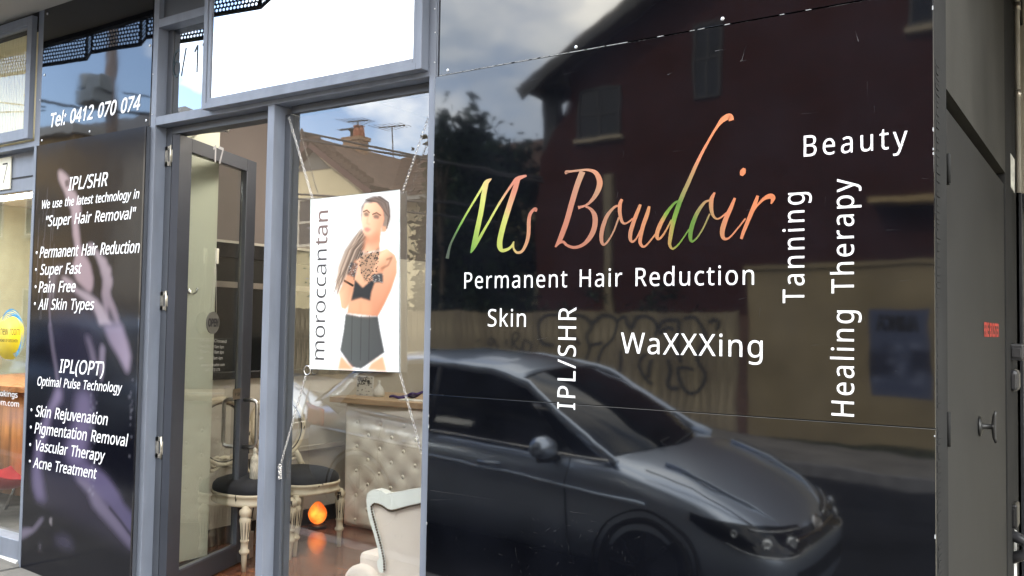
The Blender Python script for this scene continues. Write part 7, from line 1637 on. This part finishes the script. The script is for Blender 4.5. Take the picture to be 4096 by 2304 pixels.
BR_RED = brickmat('dark_red_brick', (.055, .017, .013), (.042, .014, .011), (.042, .032, .027))
BR_TAN = brickmat('tan_chimney_brick', (.30, .17, .09), (.22, .12, .065), (.25, .22, .18))
TERR = mat('weathered_terracotta_tile', (.105, .068, .052), rough=.9, spec=.1, var=.3, scale=5, bump=.3, bscale=20)
DTRIM = mat('dark_stained_timber', (.03, .028, .025), rough=.7)
WTRIM = mat('cream_window_paint', (.5, .47, .38), rough=.6)
HG = mat('house_window_glass', (.012, .014, .017), rough=.12, ior=1.4, spec=.25)
Zb = 16.0; yb = -(Zb - 3)
bc_x = M(2272, 800, Zb).x
bh_ = thing('brick_house', 'two storey dark red brick house with a corner balcony behind the ochre wall', 'house', (-3, yb - 4, 0))
MB().box(bc_x, 7.0, yb - 8, yb, -.5, 6.85).build('wall', BR_RED, bh_)
g = MB(); zt_ = 6.85; xm_ = (bc_x - 1.1 + 8.1) / 2; hgt = 4.4
g.prism([(bc_x, yb, zt_), (7.0, yb, zt_), (xm_, yb, zt_ + hgt * .92)], (0, -8, 0)); g.build('gable_wall', BR_RED, bh_)
def slab(p, q, y0, y1, th): 
    b = MB(); P0, P1 = Vector(p), Vector(q); d = (P1 - P0).normalized(); n = Vector((-d.z, 0, d.x)) * th
    b.prism([Vector((P0.x, y0, P0.z)), Vector((P1.x, y0, P1.z)), Vector((P1.x, y0, P1.z)) + n, Vector((P0.x, y0, P0.z)) + n], (0, y1 - y0, 0)); return b
et = M(2098, 372, Zb - .5)
kx = (bc_x - et.x) / (xm_ - et.x); kz = et.z + (zt_ + hgt - et.z) * kx
slab((et.x, 0, et.z), (bc_x - .001, 0, kz), yb + .6, yb - .9, .16).build('roof', TERR, bh_)
slab((bc_x, 0, kz), (xm_, 0, zt_ + hgt), yb + .6, yb - 8.5, .16).build('roof', TERR, bh_)
slab((xm_, 0, zt_ + hgt), (8.1, 0, et.z), yb + .6, yb - 8.5, .16).build('roof', TERR, bh_)
slab((et.x - .05, 0, et.z - .16), (xm_, 0, zt_ + hgt - .16), yb + .66, yb + .60, .22).build('bargeboard', DTRIM, bh_)
# corner balcony
bx0 = M(2160, 600, Zb).x
bp0 = M(2163, 577, Zb).z
MB().box(bx0, bc_x - .001, yb - 1.0, yb + .0, -.5, bp0 - .3).build('balcony_base', BR_RED, bh_)
MB().prism([(bx0, yb + .001, bp0 - .3), (bc_x, yb + .001, bp0 - .3), (bc_x, yb + .001, bp0 + .9), (bx0 + .25, yb + .001, bp0)], (0, -.2, 0)).build('balcony_parapet', BR_RED, bh_)
qx0, qx1 = M(2172, 500, Zb).x, M(2224, 500, Zb).x
MB().box(qx0, qx1, yb - .25, yb + .0, bp0 - .3, et.z + .55).build('balcony_post', DTRIM, bh_)
MB().box(et.x + .3, bc_x, yb - .05, yb + .3, et.z + .15, et.z + .42).build('balcony_beam', DTRIM, bh_)
def window(par, x0, x1, z0, z1, y, nx=1, nz=1, fm=None, sill=True, dp=.05, tr=.06):
    fm = fm or DTRIM
    b = MB(); b.box(x0, x1, y, y + dp, z1 - tr, z1); b.box(x0, x1, y, y + dp, z0, z0 + tr); b.box(x0, x0 + tr, y, y + dp, z0 + tr, z1 - tr); b.box(x1 - tr, x1, y, y + dp, z0 + tr, z1 - tr)
    for i in range(1, nx): xx = x0 + (x1 - x0) * i / nx; b.box(xx - tr * .4, xx + tr * .4, y, y + dp * .9, z0 + tr, z1 - tr)
    for i in range(1, nz): zz = z0 + (z1 - z0) * i / nz; b.box(x0 + tr, x1 - tr, y, y + dp * .8, zz - tr * .4, zz + tr * .4)
    wn = b.build('window', fm, par)
    MB().box(x0 + tr * .5, x1 - tr * .5, y + .001, y + dp * .4, z0 + tr * .5, z1 - tr * .5).build('pane', HG, wn)
    if sill: MB().box(x0 - .06, x1 + .06, y, y + .12, z0 - .08, z0 - .001).build('sill', mat('pale_stone_sill', (.30, .25, .17), rough=.8), wn)
    return wn
a, c_ = M(2318, 360, Zb), M(2484, 547, Zb); window(bh_, a.x, c_.x, c_.z, a.z, yb, 2, 2)
a, c_ = M(2775, 100, Zb), M(2885, 385, Zb); window(bh_, a.x, c_.x, c_.z, a.z, yb, 2, 2, sill=False)
a, c_ = M(3640, -150, Zb), M(3860, 85, Zb); window(bh_, a.x, c_.x, c_.z, a.z, yb, 2, 2)
a, c_ = M(3500, 760, Zb), M(3800, 800, Zb); MB().box(a.x, c_.x + 1, yb, yb + .5, c_.z - .06, c_.z + .04).build('awning_hood', mat('ochre_hood', (.34, .25, .12), rough=.8), bh_)
a, c_ = M(2440, 1050, Zb), M(2530, 1240, Zb); MB().box(a.x - .06, a.x + .10, yb, yb + .09, -.5, bp0 - .8).build('downpipe', mat('brown_downpipe', (.20, .16, .09), rough=.6), bh_)
# ---- cream tiled house (left) -----------------------------------
Zc = 19.0; yc_ = -(Zc - 3)
hs = thing('cream_house', 'cream rendered house with a red tiled gable, brick chimney and small paned window', 'house', (-19, yc_ - 4, 0))
CRH = mat('cream_house_render', (.64, .55, .34), rough=.85, var=.06, scale=1)
pk = M(1240, 563, Zc); rk_ = M(1481, 756, Zc)
half_ = rk_.x - pk.x; x_l = pk.x - half_; zev = rk_.z
MB().box(x_l + .5, rk_.x - .45, yc_ - 9, yc_, -.5, zev + .2).build('wall', CRH, hs)
MB().prism([(x_l + .5, yc_, zev + .2), (rk_.x - .45, yc_, zev + .2), (pk.x, yc_, pk.z - .35)], (0, -6, 0)).build('gable', CRH, hs)
MB().prism([(pk.x - .72, yc_ + .03, pk.z - .86), (pk.x + .72, yc_ + .03, pk.z - .86), (pk.x, yc_ + .03, pk.z - .3)], (0, -.02, 0)).build('gable_vent', mat('grey_weatherboard', (.12, .12, .11), rough=.8), hs)
slab((x_l, 0, zev), (pk.x, 0, pk.z), yc_ + .22, yc_ - 8, .12).build('roof', TERR, hs)
slab((pk.x, 0, pk.z), (rk_.x, 0, zev), yc_ + .22, yc_ - 8, .12).build('roof', TERR, hs)
slab((x_l - .03, 0, zev - .2), (pk.x, 0, pk.z - .2), yc_ + .27, yc_ + .22, .17).build('bargeboard', mat('oxide_red_board', (.085, .03, .025), rough=.7), hs)
slab((pk.x, 0, pk.z - .2), (rk_.x + .03, 0, zev - .2), yc_ + .27, yc_ + .22, .17).build('bargeboard', mat('oxide_red_board', (.085, .03, .025), rough=.7), hs)
MB().tube([(pk.x, yc_ + .5, pk.z + .02), (pk.x, yc_ + .5, pk.z + .30)], [.10, .03], 6).build('finial', TERR, hs)
rt = MB()                                                            # ridge tiles down the rakes
for s_ in (-1, 1):
    for k in range(16):
        t_ = k / 16; px0 = pk.x + s_ * half_ * t_; pz0 = pk.z + (zev - pk.z) * t_ + .12; rt.box(px0 - .13, px0 + .13, yc_ + .0, yc_ + .28, pz0 - .03, pz0 + .09 + .02 * (k % 2))
rt.build('rake_tile', TERR, hs)
# main roof running right, ridge behind
rL, rR, ev = M(1414, 657, Zc + 4), M(1713, 686, Zc + 4), M(1613, 793, Zc + .5)
mxr = M(1900, 800, Zc).x + 1
MB().box(rk_.x - .46, mxr, yc_ - 9, yc_ - .6, -.5, ev.z).build('wall', CRH, hs)
rfx0, rfx1 = pk.x, mxr + .5
tb = MB(); nrow = 15
y0_, z0_, y1_, z1_ = yc_ - .1, ev.z, -(Zc + 4 - 3), rL.z
tile = TERR
for k in range(nrow):
    t0_, t1_ = k / nrow, (k + 1) / nrow
    ya_, yb2 = y0_ + (y1_ - y0_) * t0_, y0_ + (y1_ - y0_) * t1_; za_, zb2 = z0_ + (z1_ - z0_) * t0_, z0_ + (z1_ - z0_) * t1_
    x = rfx0
    while x < rfx1:
        tb.add([(x, ya_ + .03, za_ + .055), (x + .30, ya_ + .03, za_ + .055), (x + .30, yb2, zb2 + .02), (x, yb2, zb2 + .02), (x, ya_ + .03, za_ - .02), (x + .30, ya_ + .03, za_ - .02)], [(0, 3, 2, 1), (4, 0, 1, 5)])
        tb.add([(x + .13, ya_ + .03, za_ + .06), (x + .17, ya_ + .03, za_ + .06), (x + .17, yb2, zb2 + .05), (x + .13, yb2, zb2 + .05)], [(0, 3, 2, 1)])
        x += .31
rfo = tb.build('roof_tiles', TERR, hs); tag(rfo, kind='stuff')
MB().prism([(rfx0, y0_, z0_ - .04), (rfx0, y1_, z1_ - .04), (rfx0, y1_ - (y0_ - y1_) * -1 - 8, z0_ - .04)], (rfx1 - rfx0, 0, 0)).build('roof', TERR, hs)
x = rfx0
while x < rfx1: 
    MB().tube([(x, y1_, z1_ - .02), (x + .38, y1_, z1_ + .0)], .075, 8).build('ridge_tile', TERR, hs); x += .40
MB().box(rk_.x - .4, mxr + .3, y0_ + .0, y0_ + .14, z0_ - .12, z0_ - .01).build('gutter', mat('grey_gutter', (.22, .22, .2), rough=.6), hs)
a, c_ = M(1150, 795, Zc), M(1243, 985, Zc); window(hs, a.x - 1.0, c_.x, c_.z, a.z, yc_, 3, 2, fm=WTRIM, tr=.09)
a, c_ = M(1640, 900, Zc), M(1706, 1040, Zc); window(hs, a.x, c_.x, c_.z, a.z, yc_ - .6, 1, 2, fm=WTRIM)
# chimney
ca_, cb2, cc = M(1352, 560, Zc + 1.5), M(1424, 560, Zc + 1.5), M(1390, 655, Zc + 1.5)
yk_ = ca_.y
MB().box(ca_.x + .05, cb2.x - .05, yk_ - .45, yk_, cc.z - .9, ca_.z - .02).build('chimney', BR_TAN, hs)
MB().box(ca_.x, cb2.x, yk_ - .5, yk_ + .04, ca_.z - .02, ca_.z + .10).build('chimney_cap', BR_TAN, hs)
MB().box(ca_.x, cb2.x, yk_ - .5, yk_ + .04, cc.z + .05, cc.z + .16).build('chimney_band', BR_TAN, hs)
pot = M(1400, 556, Zc + 1.5); ptop = M(1400, 515, Zc + 1.5)
MB().lathe([(.20, 0), (.17, (ptop.z - pot.z) * .8), (.14, ptop.z - pot.z), (.19, ptop.z - pot.z + .03)], 14, (pot.x, yk_ - .22, ca_.z + .10)).build('chimney_pot', mat('orange_clay_pot', (.36, .12, .06), rough=.7), hs)
p2 = M(1374, 556, Zc + 1.5); MB().lathe([(.07, 0), (.07, .22), (.13, .24), (.13, .27)], 12, (p2.x, yk_ - .22, ca_.z + .10)).build('flue', DTRIM, hs)
# TV aerials
def aerial(label, base, top, barw, seed):
    t = thing('television_aerial', label, 'aerial', base); b = MB(); b.tube([base, top], .022, 6); b.build('mast', DTRIM, t)
    b = MB(); b.tube([Vector(top) + Vector((-barw, 0, .02)), Vector(top) + Vector((barw, 0, -.02))], .018, 6)
    for k in range(7): 
        x_ = -barw + 2 * barw * k / 6; l_ = .55 - .04 * k; b.tube([Vector(top) + Vector((x_, -l_, .0)), Vector(top) + Vector((x_, l_, 0))], .008, 4)
    b.build('boom', DTRIM, t); return t
p, q = M(1417, 562, Zc + 1.6), M(1417, 480, Zc + 1.6); aerial('taller television aerial beside the orange chimney pot', p, q, .42, 1)
MB_ = MB(); s_ = M(1384, 511, Zc + 1.6)
for k in range(9): MB_.tube([(s_.x - .42 + k * .1, s_.y - .12, s_.z), (s_.x - .42 + k * .1, s_.y + .12, s_.z)], .01, 4)
MB_.tube([(s_.x - .45, s_.y, s_.z), (s_.x + .42, s_.y, s_.z)], .014, 5); tag(MB_.build('television_aerial', DTRIM), 'small comb shaped aerial just under the taller one', 'aerial')
p, q = M(1562, 668, Zc + 3.9), M(1554, 502, Zc + 3.9); aerial('television aerial standing alone on the tiled roof ridge', p, q, .58, 2)
# ---- far orange roofed house -------------------------------------
oh_ = thing('far_house', 'distant brick house with an orange hipped roof beyond the trees', 'house', (-20, -30, 0))
Zo = 34; a, c_ = M(2075, 720, Zo), M(2230, 800, Zo); yo = a.y
MB().box(a.x - 1.5, c_.x + 6, yo - 8, yo, -1, a.z - .2).build('wall', brickmat('orange_far_brick', (.34, .12, .06), (.28, .10, .05), (.3, .2, .15)), oh_)
MB().add([(a.x - 2, yo + .5, a.z - .3), (c_.x + 6.5, yo + .5, a.z - .3), (c_.x + 6.5, yo - 8.5, a.z - .3), (a.x - 2, yo - 8.5, a.z - .3), (a.x + .6, yo - 3, a.z + 2.3), (c_.x + 3, yo - 3, a.z + 2.3)], [(0, 1, 5, 4), (1, 2, 5), (2, 3, 4, 5), (3, 0, 4), (0, 3, 2, 1)]).build('roof', mat('orange_roof_tile', (.42, .13, .05), rough=.8, var=.2), oh_)
window(oh_, a.x + .4, a.x + 1.4, a.z - 2.3, a.z - 1.0, yo, 2, 1, fm=WTRIM, tr=.12)
# ---- buildings opposite the left windows -------------------------
yy = brickmat('yellow_brick', (.38, .26, .12), (.33, .22, .10), (.34, .3, .22))
fb2 = thing('yellow_brick_flats', 'yellow brick flats with blue grey windows at the western end of the street', 'building', (-30, -16, 0))
MB().box(-44, -26.5, -26, -12.5, -.5, 7.2).build('wall', yy, fb2)
MB().box(-44.3, -26.2, -26.3, -12.2, 7.2, 7.5).build('roof', mat('flat_roof_metal', (.2, .2, .2), rough=.7), fb2)
for k in range(5):
    for zz in (1.0, 4.2): window(fb2, -43 + k * 3.4, -41 + k * 3.4, zz, zz + 1.5, -12.5, 2, 1, fm=WTRIM)
# row of plain houses further along both ways so the street does not stop
for k, (xh_, w_, h_) in enumerate(((11.5, 9, 5.2), (24, 10, 4.6), (37, 11, 5.4))):
    t = thing('street_house', ['rendered hip roofed house east of the brick house', 'low brick house further east along the street', 'far pale house at the eastern end of the street'][k], 'house', (xh_, -16, 0))
    MB().box(xh_, xh_ + w_, -24, -14, gz(xh_) - .5, h_ - 1.2).build('wall', [CRH, BR_RED, PLAS][k], t)
    x0_, x1_ = xh_ - .5, xh_ + w_ + .5; b = MB().add([(x0_, -13.5, h_ - 1.2), (x1_, -13.5, h_ - 1.2), (x1_, -24.5, h_ - 1.2), (x0_, -24.5, h_ - 1.2), (x0_ + 4, -19, h_ + 1.4), (x1_ - 4, -19, h_ + 1.4)], [(0, 1, 5, 4), (1, 2, 5), (2, 3, 4, 5), (3, 0, 4), (0, 3, 2, 1)]); b.build('roof', TERR, t)
    window(t, xh_ + 1.2, xh_ + 3.0, 1.0, 2.4, -14, 2, 1, fm=WTRIM); window(t, xh_ + w_ - 3.2, xh_ + w_ - 1.4, 1.0, 2.4, -14, 2, 1, fm=WTRIM)
# dark roofs low behind the telephone sign
dr_h = thing('grey_roofed_house', 'low grey roofed house beyond the power pole', 'house', (-24, -14, 0))
g0, g1, g2 = M(165, 480, 17), M(300, 560, 17), M(400, 535, 17)
MB().box(g0.x - 5, g2.x + 2.6, -22, -14.0, -.5, g1.z - .4).build('wall', PLAS, dr_h)
MB().add([(g0.x - 6, -13.6, g1.z - .4), (g2.x + 3, -13.6, g1.z - .4), (g2.x + 3, -22.4, g1.z - .4), (g0.x - 6, -22.4, g1.z - .4), (g0.x - 2.5, -17.5, g0.z + .9), (g2.x - .6, -17.5, g0.z + .9)], [(0, 1, 5, 4), (1, 2, 5), (2, 3, 4, 5), (3, 0, 4), (0, 3, 2, 1)]).build('roof', mat('slate_grey_roof', (.07, .07, .075), rough=.8, var=.2), dr_h)
# ---- power pole and wires -----------------------------------------
Zp = 12.6; pp_ = M(449, 350, Zp)
pl_ = thing('power_pole', 'brown timber power pole with a transformer and crossarm on the far kerb', 'pole', (pp_.x, pp_.y, 0))
PT = mat('brown_pole_timber', (.13, .10, .085), rough=.9, var=.2, stretch=(6, 6, .4))
MB().tube([(pp_.x, pp_.y, -.2), (pp_.x, pp_.y, 10.5)], [.17, .12], 14).build('pole', PT, pl_)
ta, tb2 = M(395, 322, Zp), M(458, 366, Zp)
GRYM = mat('grey_transformer', (.12, .14, .16), rough=.5)
MB().lathe([(.01, 0), (.21, .01), (.22, .06), (.22, (ta.z - tb2.z)), (.2, (ta.z - tb2.z) + .04), (.01, (ta.z - tb2.z) + .06)], 18, (ta.x + .12, pp_.y + .3, tb2.z)).build('transformer', GRYM, pl_)
MB().box(pp_.x - .28, pp_.x + .25, pp_.y + .10, pp_.y + .5, tb2.z - .1, ta.z - .05).build('transformer_box', GRYM, pl_, bevel=.03)
b4, b5 = M(398, 385, Zp), M(465, 425, Zp); MB().box(b4.x, b5.x, pp_.y + .1, pp_.y + .55, b5.z, b4.z).build('switch_box', GRYM, pl_, bevel=.02)
MB().box(pp_.x - 1.1, pp_.x + 1.1, pp_.y + .13, pp_.y + .25, 9.2, 9.35).build('crossarm', PT, pl_)
for k in (-1, -.5, .5, 1): MB().lathe([(.03, 0), (.06, .04), (.04, .08), (.06, .12), (.02, .16)], 10, (pp_.x + k, pp_.y + .19, 9.35)).build('insulator', mat('brown_porcelain', (.12, .05, .03), rough=.2), pl_)
def wire(label, pts, r=.012):
    P_ = [Vector(p) for p in pts]; out = []
    for i in range(25):
        t_ = i / 24; out.append(P_[0] * (1 - t_) ** 2 + P_[1] * 2 * t_ * (1 - t_) + P_[2] * t_ * t_)
    return tag(MB().tube(out, r, 6).build('overhead_wire', GAP), label, 'wire', 'overhead wires along the street')
def W3(a, m_, c_, Z, ext=1.0):
    A, Bm, Cc = M(*a, Z), M(*m_, Z), M(*c_, Z)
    d0, d1 = (A - Bm), (Cc - Bm)
    return A + d0 * ext, (Bm * 2 - (A + Cc) / 2), Cc + d1 * ext
wires = [((1155, 516), (1350, 556), (1713, 632), 11.5), ((1155, 547), (1350, 577), (1713, 636), 11.2), ((1155, 772), (1420, 790), (1713, 806), 12.2), ((1155, 790), (1420, 822), (1713, 856), 12.0),
         ((165, 411), (300, 440), (590, 458), 11.8), ((165, 418), (300, 446), (590, 452), 11.6), ((0, 410), (60, 417), (124, 424), 11.4), ((0, 450), (60, 449), (124, 447), 11.4), ((500, 372), (560, 380), (602, 388), 12.3)]
nms = ['upper', 'second', 'low cream-wall', 'lowest cream-wall', 'upper telephone-sign', 'lower telephone-sign', 'upper far left', 'lower far left', 'short pole']
for (a, m_, c_, Z), nm in zip(wires, nms):
    A, Bm, Cc = M(*a, Z), M(*m_, Z), M(*c_, Z)
    dl = (Cc - A); ctl = Bm * 2 - (A + Cc) / 2
    wire('%s black overhead cable mirrored in the glass' % nm, (A, ctl, Cc) if nm == 'short pole' else (A - (ctl - A) * .9, ctl, Cc + (Cc - ctl) * .9), .019)
